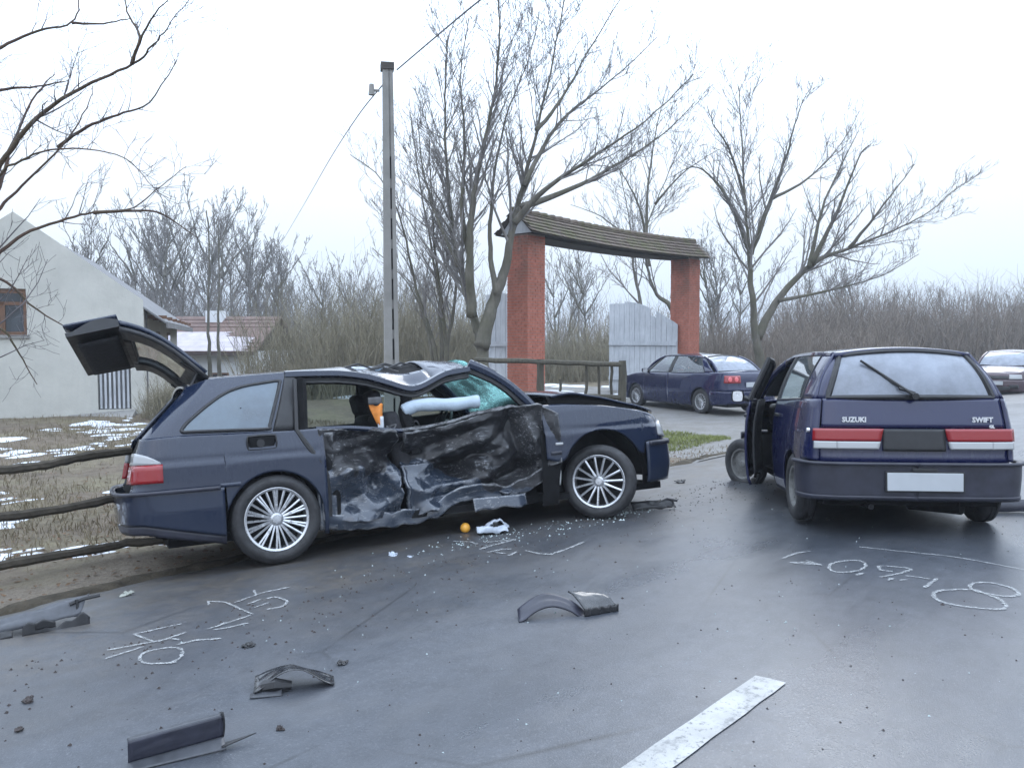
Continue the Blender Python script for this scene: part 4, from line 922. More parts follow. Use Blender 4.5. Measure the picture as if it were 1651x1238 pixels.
class Car:
    """half plan outline + inset profiles -> body panels on either side (x forward, y left, z up)"""
    def __init__(s, root, plan, side, rear, front, ztop, zbot, arches, warp=None):
        s.root = root; s.o = catmull(plan, 14); s.warp = warp
        dx = np.gradient(s.o[:, 0]); dy = np.gradient(s.o[:, 1]); L = np.hypot(dx, dy)
        s.nx, s.ny = -dy / L, dx / L          # outward for the +y half walked rear -> front
        s.u = np.concatenate([[0], np.cumsum(np.hypot(np.diff(s.o[:, 0]), np.diff(s.o[:, 1])))])
        s.u1 = s.u[-1]; s.side, s.rear, s.front = side, rear, front
        s.ztop = ztop; s.zbot = zbot; s.arches = arches
    def I(s, tab, x): return float(np.interp(x, [p[0] for p in tab], [p[1] for p in tab]))
    def U(s, x): return float(np.interp(x, np.maximum.accumulate(s.o[:, 0] + np.arange(len(s.o)) * 1e-7), s.u))
    def xy(s, u): return float(np.interp(u, s.u, s.o[:, 0])), float(np.interp(u, s.u, s.o[:, 1]))
    def pt(s, u, z, off=0.0, sd=-1):
        x, y = s.xy(u); nx = float(np.interp(u, s.u, s.nx)); ny = float(np.interp(u, s.u, s.ny))
        e = nx * nx; ins = (1 - e) * s.I(s.side, z) + e * s.I(s.rear if nx < 0 else s.front, z) - off
        return (x - nx * ins, sd * max(0.0, y - ny * ins), z)
    def zb(s, x):
        z = s.I(s.zbot, x)
        for xc, zc, ra in s.arches:
            d = abs(x - xc)
            if d < ra: z = max(z, zc + math.sqrt(ra * ra - d * d))
        return z
    def cols(s, ua, ub, du=0.045):
        n = max(2, int((ub - ua) / du) + 1); us = list(np.linspace(ua, ub, n))
        for xc, zc, ra in s.arches:
            for k in range(-12, 13):
                for sgn in ((1 - 1e-4),):
                    u = s.U(xc + ra * math.sin(k / 12 * PI / 2) * sgn)
                    if ua < u < ub: us.append(u)
            for sg in (-1, 1):
                u = s.U(xc + sg * ra * 1.0005)
                if ua < u < ub: us.append(u)
        return sorted(us)
    def grid(s, ua, ub, zlo=None, zhi=None, rows=16, off=0.0, sd=-1, du=0.045):
        G = []
        for u in s.cols(ua, ub, du):
            x = s.xy(u)[0]
            a = s.zb(x) if zlo is None else (zlo(x) if callable(zlo) else max(zlo, s.zb(x)) )
            b = s.I(s.ztop, x) if zhi is None else (zhi(x) if callable(zhi) else zhi)
            b = max(a + 0.002, b)
            G.append([s.pt(u, a + (b - a) * j / rows, off, sd) for j in range(rows + 1)])
        return G
    def put(s, mb, name, mat, parent=None, **kw):
        if s.warp: mb.warp(s.warp)
        return mb.build(name, mat, parent or s.root, **kw)
    def panel(s, name, mat, ua, ub, zlo=None, zhi=None, rows=16, off=0.0, sd=-1, parent=None, solid=0.014, du=0.045, **kw):
        mb = MB().grid(s.grid(ua, ub, zlo, zhi, rows, off, sd, du))
        return s.put(mb, name, mat, parent, solid=solid, **kw)
    def wrap(s, name, mat, u, zlo, zhi, rows=10, off=0.0, end='rear', parent=None, solid=0.02, du=0.04, **kw):
        """panel across the whole front or rear end, from u on one side to u on the other"""
        mb = MB()
        ua, ub = (0.0, u) if end == 'rear' else (u, s.u1)
        for sd in (-1, 1): mb.grid(s.grid(ua, ub, zlo, zhi, rows, off, sd, du))
        return s.put(mb, name, mat, parent, solid=solid, weld=True, **kw)
    def span(s, name, mat, ua, ub, crown=0.03, lift=0.0, inset=0.0, n=12, parent=None, solid=0.015, zhi=None, **kw):
        """hood or deck between the two top edges"""
        G = []
        for u in s.cols(ua, ub, 0.05):
            x = s.xy(u)[0]; z = (s.I(s.ztop, x) if zhi is None else zhi(x)) + lift
            p = s.pt(u, z - lift, -inset)
            w = -p[1]
            G.append([(p[0] + (0.0), w * k, z + crown * min(1, w / 0.5) ** 2 * (1 - k * k)) for k in np.linspace(-1, 1, 2 * n + 1)])
        return s.put(MB().grid(G), name, mat, parent, solid=solid, **kw)
    def top(s, x, sd, inb=0.004):
        p = s.pt(s.U(x), s.I(s.ztop, x), -inb, sd); return Vector(p)
    def greenhouse(s, roof, knots, sd, mats, n=6, rows=8, bow=0.018, parent=None, wtop=1.0):
        """side glass house between the belt and the roof edge: knots (x belt, x roof, what follows)"""
        def rp(x):
            return Vector((x, sd * s.I([(p[0], p[1]) for p in roof], x), s.I([(p[0], p[2]) for p in roof], x)))
        for (xb, xr, w), (xb2, xr2, _) in zip(knots[:-1], knots[1:]):
            if w is None: continue
            G = []
            for i in range(n + 1):
                k = i / n
                b = s.top(xb + (xb2 - xb) * k, sd); r = rp(xr + (xr2 - xr) * k)
                row = []
                vt = wtop if w == 'window' else 1.0
                for j in range(rows + 1):
                    q = b.lerp(r, vt * j / rows); q.y += sd * bow * math.sin(PI * vt * j / rows)
                    if w == 'window': q.y -= sd * 0.008
                    row.append(tuple(q))
                G.append(row)
            if w == 'window' and wtop < 1:
                T2 = []
                for i in range(n + 1):
                    k = i / n; b = s.top(xb + (xb2 - xb) * k, sd); r = rp(xr + (xr2 - xr) * k)
                    T2.append([tuple(b.lerp(r, v) + Vector((0, sd * bow * math.sin(PI * v), 0))) for v in (wtop - .01, (1 + wtop) / 2, 1.0)])
                s.put(MB().grid(T2), 'roof_side', mats['paint'], parent, solid=.02)
            if w == 'window':
                win = s.put(MB().grid(G), 'window', mats['glass'], parent)
                ring = [Vector(G[0][j]) for j in range(rows + 1)] + [Vector(G[i][-1]) for i in range(n + 1)] + [Vector(G[-1][j]) for j in range(rows, -1, -1)] + [Vector(G[i][0]) for i in range(n, -1, -1)]
                s.put(MB().tube([q + Vector((0, sd * .004, 0)) for q in ring], 0.012, 4, cap=False), 'window_frame', BLACK_PL, win)
            else:
                s.put(MB().grid(G), 'pillar', mats[w], parent, solid=0.03)
    def arch_liner(s, depth=0.34, parent=None, sds=(-1, 1)):
        for xc, zc, ra in s.arches:
            for sd in sds:
                mb = MB()
                G = []
                for k in range(17):
                    a = PI * k / 16
                    y = s.xy(s.U(xc))[1] - 0.02
                    G.append([(xc + (ra + .012) * math.cos(a), sd * (y - f * depth), zc + (ra + .012) * math.sin(a)) for f in (0, .5, 1)])
                mb.grid(G)
                y = s.xy(s.U(xc))[1] - 0.02 - depth
                mb.add([(xc + (ra + .012) * math.cos(PI * k / 16), sd * y, zc + (ra + .012) * math.sin(PI * k / 16)) for k in range(17)], [tuple(range(17))])
                mb.build('wheel_housing', LINER, parent or s.root)

def make_wheel(parent, loc, sd, r=0.325, w=0.215, rim=0.215, style='multi', steer=0.0, lean=0.0, mat=None):
    """tyre and rim; outer face towards sd*y"""
    e = bpy.data.objects.new('wheel', None); COL.objects.link(e); e.parent = parent
    e.location = loc; e.rotation_euler = (lean, 0, steer + (0 if sd < 0 else PI)); e.empty_display_size = .1
    h = w / 2
    prof = [(rim - .005, h * .55), (rim - .004, h * .80), (rim + .012, h * .93), ((r + rim) / 2, h * 1.0), (r - .03, h * .93), (r - .012, h * .80), (r - .003, h * .72),
            (r, h * .5), (r - .006, h * .46), (r - .006, h * .40), (r + .001, h * .36), (r + .001, h * .1), (r - .006, h * .06), (r - .006, -h * .06), (r + .001, -h * .1), (r, -h * .5), (r - .012, -h * .8), ((r + rim) / 2, -h), (rim, -h * .8)]
    MB().lathe([(a, -b) for a, b in prof], 48).build('tyre', RUBBER, e, angle=60)
    mt = mat or ALLOY
    mb = MB()
    mb.lathe([(rim - .004, -h * .55), (rim + .004, -h * .80), (rim - .006, -h * .84), (rim - .020, -h * .78), (rim - .026, -h * .45), (rim - .03, h * .6)], 48)
    if style == 'multi':
        ns = 20; ro = rim - .02; ri = .055
        for k in range(ns):
            a = 2 * PI * k / ns
            for da in ((-.055, .055) if k % 2 else (0,)):
                p0 = Vector((math.cos(a + da * .2) * .05, -h * .56, math.sin(a + da * .2) * .05)); p1 = Vector((math.cos(a + da) * ro, -h * .66, math.sin(a + da) * ro))
                mb.tube([p0, p0.lerp(p1, .5) + Vector((0, -.006, 0)), p1], [.010, .0085, .010], 5)
        for k in range(10):
            a = 2 * PI * (k + .5) / 10
            mb.tube([Vector((math.cos(a) * .105, -h * .58, math.sin(a) * .105)), Vector((math.cos(a) * .105, -h * .74, math.sin(a) * .105))], .011, 6)
    elif style == 'spoke15':
        ns = 15; ro = rim - .02
        for k in range(ns):
            a = 2 * PI * k / ns
            p0 = Vector((math.cos(a) * .05, -h * .55, math.sin(a) * .05)); p1 = Vector((math.cos(a) * ro, -h * .70, math.sin(a) * ro))
            mb.tube([p0, p0.lerp(p1, .55) + Vector((0, -.008, 0)), p1], [.013, .0105, .012], 5)
    else:
        mb.lathe([(.02, -h * .60), (.06, -h * .62), (.10, -h * .50), (.15, -h * .42), (rim - .03, -h * .46), (rim - .024, -h * .5)], 32)
        for k in range(8):
            a = 2 * PI * k / 8
            mb.box((math.cos(a) * .155, -h * .45, math.sin(a) * .155), (.05, .012, .022), Matrix.Rotation(-a, 3, 'Y'))
    mb.lathe([(.0, -h * .72), (.030, -h * .71), (.037, -h * .64), (.052, -h * .58), (.060, -h * .5)], 24)
    mb.build('rim', mt, e, angle=35)
    MB().lathe([(.0, -h * .18), (rim - .028, -h * .18)], 24).build('brake_disc', LINER, e)
    return e

def seat(parent, x, y, z=.32, tilt=-.35, bench=False):
    w = .5 if not bench else 1.2
    def rb(mb, c, d, rot): mb.box(c, d, rot)
    mb = MB(); mb.box((x, y, z), (.52, w, .16)); 
    mb.box((x - .30, y, z + .36), (.15, w, .66), Matrix.Rotation(tilt, 3, 'Y'))
    o = mb.build('seat', FABRIC, parent, bevel=.05)
    hs = [y] if not bench else [y - .35, y + .35]
    for hy in hs:
        MB().box((x - .44, hy, z + .78), (.10, .27, .19), Matrix.Rotation(tilt, 3, 'Y')).build('headrest', FABRIC, o, bevel=.04)
    return o
def steering_wheel(parent, c, tilt=R(65)):
    mb = MB(); M_ = Matrix.Translation(c) @ Matrix.Rotation(-tilt, 4, 'Y')
    pts = [(M_ @ Vector((.185 * math.cos(a), .185 * math.sin(a), 0))) for a in np.linspace(0, 2 * PI, 25)]
    mb.tube(pts, .015, 6)
    mb.tube([M_ @ Vector((-.18, 0, 0)), M_ @ Vector((.18, 0, 0))], .018, 5); mb.tube([M_ @ Vector((0, -.18, 0)), M_ @ Vector((0, .0, 0))], .018, 5)
    return mb.build('steering_wheel', BLACK_PL, parent)
def mirror(parent, c, sd, mat, yaw=0.0, wy=1.25):
    """door mirror: bowl, pale glass on the rear face"""
    c = Vector(c); mb = MB()
    Rz = Matrix.Rotation(yaw, 3, 'Z')
    prof = [(0.0, .075), (.05, .072), (.085, .05), (.10, 0.0)]
    G = []
    for k in range(17):
        a = 2 * PI * k / 16
        ca, sa = math.cos(a), math.sin(a)
        sq = 1 / max(abs(ca), abs(sa)) ** .6
        G.append([tuple(c + Rz @ Vector((h, sq * r * wy * ca, sq * r * .82 * sa))) for h, r in prof])
    mb.grid(G)
    o = mb.build('mirror', mat, parent)
    ring = [tuple(c + Rz @ Vector((-.002, (1 / max(abs(math.cos(a)), abs(math.sin(a))) ** .6) * .060 * wy * math.cos(a), (1 / max(abs(math.cos(a)), abs(math.sin(a))) ** .6) * .066 * .82 * math.sin(a)))) for a in np.linspace(0, 2 * PI, 17)[:-1]]
    MB().add(ring, [tuple(range(16))]).build('mirror_glass', CHROME, o, smooth=False)
    MB().tube([c + Vector((.05, -sd * .06, -.02)), c + Vector((.08, -sd * .24, -.07))], .03, 6).build('mirror_arm', BLACK_PL, o)
    return o
def quad_patch(P00, P10, P11, P01, n=6, m=6, bow=Vector((0, 0, 0))):
    """bilinear patch, bowed along a vector in its middle"""
    P00, P10, P11, P01 = map(Vector, (P00, P10, P11, P01)); G = []
    for i in range(n + 1):
        u = i / n; row = []
        for j in range(m + 1):
            v = j / m
            row.append(tuple(P00.lerp(P10, u).lerp(P01.lerp(P11, u), v) + bow * (4 * u * (1 - u) * 0.6 + 4 * v * (1 - v) * 0.4)))
        G.append(row)
    return G
def letters(txt, h, depth=.004, bold=0.0):
    cu = bpy.data.curves.new('text', 'FONT'); cu.body = txt; cu.size = h; cu.extrude = depth; cu.offset = bold; cu.align_x = 'CENTER'; cu.resolution_u = 2
    ob = bpy.data.objects.new('text', cu); COL.objects.link(ob)
    dg = bpy.context.evaluated_depsgraph_get(); me = bpy.data.meshes.new_from_object(ob.evaluated_get(dg))
    bpy.data.objects.remove(ob); return me
def put_text(name, txt, h, mat, parent, M_, bold=0.0):
    me = letters(txt, h, bold=bold); me.transform(M_); me.materials.clear(); me.materials.append(mat)
    o = bpy.data.objects.new(name, me); COL.objects.link(o); o.parent = parent; return o
# ------------------------------------------------------------------ the crashed dark estate car
AIRBAG_W = simple('pale torn lining', (.42, .43, .42), .85, var=.2)
WLOC, WROT = (-0.823, 7.466, -0.221), (-0.112, -0.023, R(26.65))
wag = thing('estate_car', 'crashed dark blue estate car with smashed-in doors and its tailgate raised', 'car', WLOC, WROT)
W_ROOF = [(-1.98, .545, 1.33), (-1.81, .60, 1.39), (-1.2, .635, 1.42), (-.6, .645, 1.45), (-.2, .64, 1.465), (.12, .62, 1.475), (.34, .60, 1.455)]
def kink(p):
    """the roof edge is folded in and down at the centre post"""
    x, y, z = p
    if z > 1.12 and y < 0.0:
        k = min(1, (z - 1.12) / 0.22); side = min(1, max(0, -y / .58)) ** 1.5
        a = math.exp(-abs((x + .19) / .42) ** 1.45)
        z -= .20 * a * k * side
        y += .10 * a * k * side
        z += .022 * k * side * noise.noise(Vector((x * 5, y * 4, 2))) * (a + .15)
    return (x, y, z)
W = Car(wag, [(-2.47, 0), (-2.465, .35), (-2.44, .60), (-2.38, .75), (-2.2, .845), (-1.8, .89), (-1.0, .90), (0, .90), (.9, .90), (1.5, .89), (1.9, .86), (2.14, .79), (2.28, .66), (2.36, .42), (2.39, 0)],
        side=[(.15, .06), (.25, .02), (.45, 0), (.62, .0), (.66, .002), (.775, .004), (.80, .022), (.84, .024), (.97, .055), (1.04, .085), (1.1, .11)],
        rear=[(.2, .12), (.32, .03), (.60, .015), (.64, .05), (.87, .10), (.98, .15), (1.1, .22)],
        front=[(.2, .06), (.4, .0), (.62, .015), (.66, .03), (.80, .10), (.92, .22), (1.0, .34)],
        ztop=[(-2.5, .975), (-2.0, .985), (-1.3, .965), (-.4, .98), (.8, 1.035), (1.1, 1.03), (1.5, .995), (1.9, .93), (2.2, .85), (2.4, .80)],
        zbot=[(-2.5, .33), (-2.2, .27), (-1.78, .22), (-1.0, .17), (1.0, .17), (1.9, .25), (2.4, .28)],
        arches=[(-1.415, .325, .352), (1.435, .335, .45)], warp=kink)
uR = W.U(-1.065)
# dark lining behind the body skins
W.panel('body_liner', LINER, W.U(-2.25), W.U(-1.02), off=-.035, solid=0)
W.panel('body_liner', LINER, W.U(.82), W.U(2.0), off=-.035, solid=0)
W.panel('body_liner', LINER, W.U(-2.2), W.U(2.1), off=-.035, sd=1, solid=0)
W.arch_liner()
MB().box((0, 0, .22), (4.3, 1.42, .06)).box((-1.45, 0, .40), (1.3, 1.25, .3)).box((1.45, 0, .5), (.9, 1.05, .5)).build('underbody', LINER, wag)
# rear quarter: wing, bumper, lamp
BUMP_TOP = lambda x: .605 + .02 * min(1, max(0, (-1.75 - x) / .4)) * 0
W.panel('quarter_panel', PAINT_W, W.U(-2.40), W.U(-1.035), rows=22, zlo=lambda x: max(W.zb(x), .60 if x < -1.76 else 0))
W.panel('quarter_panel', PAINT_W, W.U(-2.40), W.U(-1.06), rows=18, sd=1, zlo=lambda x: max(W.zb(x), .60 if x < -1.76 else 0))
W.panel('side_moulding', PAINT_W, W.U(-1.80), W.U(-1.66), zlo=.595, zhi=.625, rows=2, off=.012)
W.wrap('bumper', PAINT_W, W.U(-1.775), lambda x: float(np.interp(x, [-2.3, -1.77], [.38, .25])), lambda x: .598, rows=16, off=.030, end='rear')
W.wrap('bumper_lip', GREY_PL, W.U(-1.775), lambda x: float(np.interp(x, [-2.3, -1.77], [.31, .19])), lambda x: float(np.interp(x, [-2.3, -1.77], [.38, .248])), rows=3, off=.018, end='rear')
W.wrap('bumper_strip', GREY_PL, W.U(-1.80), lambda x: .585, lambda x: .612, rows=2, off=.046, end='rear', solid=.03)
W.wrap('rear_panel', LINER, W.U(-2.40), .60, .98, rows=4, off=-.05, end='rear')
for sd in (-1, 1):
    lam = W.panel('tail_lamp', RED_L, W.U(-2.44), W.U(-2.17), zlo=lambda x: .665, zhi=lambda x: .795, rows=6, off=.012, sd=sd, solid=.05)
    W.panel('clear_lens', WHITE_L, W.U(-2.44), W.U(-2.185), zlo=lambda x: .797, zhi=lambda x: .797 + .085 * max(0.05, 1 - ((x + 2.40) / .23) ** 2), rows=4, off=.012, sd=sd, solid=.04, parent=lam)
# crease along the quarter panel and the missing fuel flap
fd = MB()
P = W.pt(W.U(-1.49), .895, .004)
W.put(MB().box((-1.49, P[1] + .03, .895), (.205, .07, .10)), 'fuel_opening', LINER, bevel=.02)
fr = [(-1.49 + .105 * math.cos(a) * (1 / max(abs(math.cos(a)), abs(math.sin(a))) ** .8), P[1] - .004, .895 + .052 * math.sin(a) * (1 / max(abs(math.cos(a)), abs(math.sin(a))) ** .8)) for a in np.linspace(0, 2 * PI, 25)]
W.put(MB().tube(fr, .007, 4, cap=False), 'fuel_opening_rim', BLACK_PL)
MB().tube([(-1.50, P[1] + .0, .89), (-1.50, P[1] - .012, .89)], .03, 10).build('fuel_cap', BLACK_PL, wag)
# glass house: near side keeps only its rear quarter window
W.greenhouse(W_ROOF, [(-1.40, -1.245, 'black'), (-1.24, -1.17, None), (0, 0, 0)], -1, dict(paint=PAINT_W, glass=GLASS_Q, black=BLACK_PL))
def side_pt(k, v, off=0.0):
    b = W.top(-2.36 + .955 * k, -1); xr = -1.96 + .713 * k
    r = Vector((xr, -W.I([(p[0], p[1]) for p in W_ROOF], xr), W.I([(p[0], p[2]) for p in W_ROOF], xr)))
    q = b.lerp(r, v); q.y -= .022 * math.sin(PI * v) + off; return q
wpoly = [tuple(p) for p in catmull([(.36, .055), (.70, .05), (.955, .05), (.965, .12), (.965, .45), (.965, .80), (.95, .86), (.80, .845), (.60, .80), (.47, .70), (.38, .50), (.315, .25), (.305, .11), (.325, .065), (.36, .055)], 5)]
def in_poly(k, v):
    c = False; j = len(wpoly) - 1
    for i in range(len(wpoly)):
        (xi, yi), (xj, yj) = wpoly[i], wpoly[j]
        if (yi > v) != (yj > v) and k < (xj - xi) * (v - yi) / (yj - yi) + xi: c = not c
        j = i
    return c
NK, NV = 60, 44
mb = MB(); mb.v = [tuple(side_pt(i / NK, j / NV)) for i in range(NK + 1) for j in range(NV + 1)]
mb.f = [(i * (NV + 1) + j, (i + 1) * (NV + 1) + j, (i + 1) * (NV + 1) + j + 1, i * (NV + 1) + j + 1) for i in range(NK) for j in range(NV) if not in_poly((i + .5) / NK, (j + .5) / NV)]
W.put(mb, 'rear_pillar', PAINT_W)
ctr = (.68, .42); rings = [[tuple(side_pt(ctr[0] + (k - ctr[0]) * f, ctr[1] + (v - ctr[1]) * f, .003)) for k, v in wpoly] for f in (1.0, .75, .5, .25, .02)]
qw = W.put(MB().grid(rings), 'window', GLASS_Q)
W.put(MB().tube([tuple(side_pt(k, v, .004)) for k, v in wpoly], .013, 6, cap=False), 'window_frame', BLACK_PL, qw)
W.greenhouse(W_ROOF, [(-2.36, -1.96, 'paint'), (-2.04, -1.74, 'window'), (-1.42, -1.25, 'black'), (-1.27, -1.17, 'window'), (-.98, -.98, 'black'), (-.94, -.94, 'window'), (-.30, -.30, 'black'), (-.14, -.17, 'window'), (.72, .24, 'black'), (.84, .34, None)], 1,
             dict(paint=PAINT_W, glass=GLASS_C, black=BLACK_PL))
for sd in (1,):
    W.panel('door', PAINT_W, W.U(-1.05), W.U(-.16), rows=12, sd=1); W.panel('door', PAINT_W, W.U(-.15), W.U(.84), rows=12, sd=1)
    W.panel('fender', PAINT_W, W.U(.85), W.U(2.15), rows=14, sd=1)
# roof with the burst sunroof
def roof_grid(x0, x1, y0=-1.0, y1=1.0, n=18, m=24, dz=0.0):
    G = []
    for i in range(n + 1):
        x = x0 + (x1 - x0) * i / n
        w = W.I([(p[0], p[1]) for p in W_ROOF], x); z = W.I([(p[0], p[2]) for p in W_ROOF], x)
        G.append([(x, w * k, z + dz + .045 * (1 - k * k)) for k in np.linspace(y0, y1, m + 1)])
    return G
mb = MB(); mb.grid(roof_grid(-1.98, -.62)); mb.grid(roof_grid(-.62, .0, -1, -.62, 14, 6)); mb.grid(roof_grid(-.62, .0, .62, 1, 8, 4)); mb.grid(roof_grid(.0, .34, n=8))
roofp = W.put(mb, 'roof', PAINT_W, solid=.02, weld=True)
W.put(MB().grid(roof_grid(-.62, .0, -.62, .62, 6, 12, -.035)), 'sunroof_well', LINER, roofp)
sg = MB().grid(quad_patch((-.60, -.34, 1.470), (-.26, -.36, 1.440), (-.10, .34, 1.500), (-.58, .32, 1.505), bow=Vector((0, 0, .006))))
W.put(sg, 'sunroof_glass', GLASS_Q, roofp, solid=.008)
rr = random.Random(5)
for k in range(5):
    x = rr.uniform(-.55, -.1); y = rr.uniform(-.38, -.1)
    W.put(MB().tube([(x - .16, y, 1.47), (x, y + .06, 1.495 + rr.uniform(0, .02)), (x + .14, y + .02, 1.475)], .012, 4), 'sunroof_rail', BLACK_PL, roofp)
W.put(MB().grid(roof_grid(-1.9, .2, dz=-.06)), 'headlining', TRIM, roofp)
# near roof edge, folded
def ribbon(pts, w, t):  # flat bar following points
    mb = MB(); G = []
    for p in pts: G.append([(p[0], p[1] + t, p[2] + w), (p[0], p[1] - t, p[2] + w * .7), (p[0], p[1] - t * 1.3, p[2] - w * .6), (p[0], p[1] + t * .4, p[2] - w), (p[0], p[1] + t * 2, p[2] - w * .4), (p[0], p[1] + t, p[2] + w)])
    return mb.grid(G)
re_ = [(x, -W.I([(p[0], p[1]) for p in W_ROOF], x), W.I([(p[0], p[2]) for p in W_ROOF], x) - .015) for x in np.linspace(-1.25, .33, 40)]
W.put(ribbon(re_, .030, .020), 'roof_rail', PAINT_W, roofp)
W.put(ribbon([(x, y + .035, z - .055) for x, y, z in re_], .028, .02), 'door_seal', BLACK_PL, roofp)
# windscreen and its posts
def ws(k, v):
    yb, yr = .735 * k, .585 * k
    b = Vector((1.08 - .26 * k * k, yb, 1.025 + .02 * (1 - k * k))); r = Vector((.40 - .06 * k * k, yr, 1.475 + .035 * (1 - k * k)))
    q = b.lerp(r, v); n_ = Vector((.55, 0, .83)); return tuple(q + n_ * .03 * math.sin(PI * v))
CRACK = None
def m_cracked():
    nb = NB('cracked windscreen'); t = nb.t
    v = nb.t.nodes.new('ShaderNodeTexVoronoi'); v.feature = 'DISTANCE_TO_EDGE'; v.inputs['Scale'].default_value = 26
    t.links.new(nb.n('Mapping', Vector=nb.tc.outputs['Object'], Scale=(1, 1, 1)), v.inputs['Vector'])
    cr = nb.ramp(v.outputs[0], [(0.0, 1.0), (0.06, 0.0)])
    zone = nb.ramp(nb.noise(2.2, 4, 0.6), [(0.40, 0.0), (0.56, 1.0)])
    tr = t.nodes.new('ShaderNodeBsdfTransparent'); tr.inputs[0].default_value = (.50, .70, .66, 1)
    gl = t.nodes.new('ShaderNodeBsdfGlossy'); gl.inputs['Roughness'].default_value = .06
    df = t.nodes.new('ShaderNodeBsdfTranslucent'); df.inputs[0].default_value = (.30, .62, .60, 1)
    m1 = t.nodes.new('ShaderNodeMixShader'); fr = t.nodes.new('ShaderNodeFresnel'); fr.inputs[0].default_value = 1.5
    t.links.new(nb.math('MULTIPLY', fr.outputs[0], 1.5), m1.inputs[0]); t.links.new(tr.outputs[0], m1.inputs[1]); t.links.new(gl.outputs[0], m1.inputs[2])
    m2 = t.nodes.new('ShaderNodeMixShader')
    t.links.new(nb.math('MINIMUM', nb.math('ADD', nb.math('MULTIPLY', zone, nb.math('ADD', nb.math('MULTIPLY', cr, .5), .30)), .06), .9), m2.inputs[0])
    t.links.new(m1.outputs[0], m2.inputs[1]); t.links.new(df.outputs[0], m2.inputs[2]); t.links.new(m2.outputs[0], nb.out.inputs[0])
    return nb.m
CRACK = m_cracked()
W.put(MB().grid([[ws(k, v) for v in np.linspace(0, 1, 13)] for k in np.linspace(-.93, .93, 25)]), 'windscreen', CRACK)
for sd in (-1, 1):
    pts = [Vector(ws(sd * .97, v)) for v in np.linspace(-.08, 1.02, 14)]
    W.put(MB().tube([p + Vector((0, sd * .02, 0)) for p in pts], .043, 8), 'windscreen_post', PAINT_W)
    W.put(MB().tube([p + Vector((-.045, sd * .012, -.028)) for p in pts], .026, 6), 'post_trim', BLACK_PL)
W.put(MB().grid([[(ws(k, 0)[0] + dx, ws(k, 0)[1], ws(k, 0)[2] - .015 + dz) for dx, dz in ((-.02, 0), (.05, .012), (.16, .0))] for k in np.linspace(-1, 1, 15)]), 'cowl', BLACK_PL)
# bonnet sprung up above the wings, near wing, front bumper, lamps
def bonnet_lift(x): return .078 - .03 * max(0, (x - 1.6) / .7)
G = []
for x in np.linspace(1.0, 2.30, 22):
    z = W.I(W.ztop, x) + bonnet_lift(x) + .012 * math.sin(x * 6); w = W.xy(W.U(x))[1] - .10 - .10 * max(0, (x - 1.9) / .4) ** 2
    z += .02 * math.exp(-((x - 1.2) / .15) ** 2)
    xx = lambda k: x + (.06 * (1 - k * k) if x > 2.0 else 0) * (x - 2.0) / .3
    G.append([(xx(k), w * k, z + .05 * (1 - k * k) - (.05 if k > .999 else 0)) for k in [-1.0005] + list(np.linspace(-1, 1, 25)) + [1.0005]])
W.put(MB().grid(G), 'bonnet', PAINT_W, solid=.02)
W.put(MB().box((1.5, 0, .84), (1.0, 1.15, .12)), 'engine_bay', LINER)
sl = []
for x in np.linspace(.98, 2.24, 24):
    p = W.pt(W.U(x), W.I(W.ztop, x), -.05); z1 = W.I(W.ztop, x) + bonnet_lift(x) + .012 * math.sin(x * 6) + .005
    sl.append([(p[0], p[1], p[2] - .03), (p[0], p[1] + .015, (p[2] + z1) / 2), (p[0], p[1] + .03, z1)])
W.put(MB().grid(sl), 'wing_gap_shade', LINER, solid=.01)  # dark sheet filling the bonnet gap, standing in for its shade
W.panel('fender', PAINT_W, W.U(.86), W.U(2.21), rows=22, zlo=lambda x: max(W.zb(x), .645 if x > 1.9 else .54 + .3 * max(0, .95 - x)))
W.wrap('bumper', PAINT_W, W.U(1.90), lambda x: max(.27, W.zb(x)), lambda x: .64, rows=12, off=.030, end='front')
W.wrap('bumper_strip', GREY_PL, W.U(1.93), lambda x: .60, lambda x: .645, rows=2, off=.045, end='front', solid=.03)
for sd in (-1, 1):
    W.panel('headlamp', WHITE_L, W.U(2.10), W.U(2.215) + .24, zlo=lambda x: .665 + .25 * max(0, 2.2 - x), zhi=lambda x: .825 - .4 * max(0, 2.2 - x), rows=6, off=.018, sd=sd, solid=.03)
W.wrap('grille', BLACK_PL, W.U(2.215) + .25, .665, .80, rows=4, off=-.02, end='front')
MB().grid(quad_patch((.955, -.84, .36), (1.01, -.83, .33), (1.03, -.82, .46), (.97, -.84, .50), bow=Vector((0, -.015, 0)))).build('torn_insulation', AIRBAG_W, wag, solid=.02)
P = W.pt(W.U(.97), .69, .004)
MB().box((.985, P[1], .69), (.075, .014, .022)).build('side_repeater', WHITE_L, wag, bevel=.006)
W.panel('side_moulding', GREY_PL, W.U(.90), W.U(1.0), zlo=.60, zhi=.63, rows=2, off=.012)

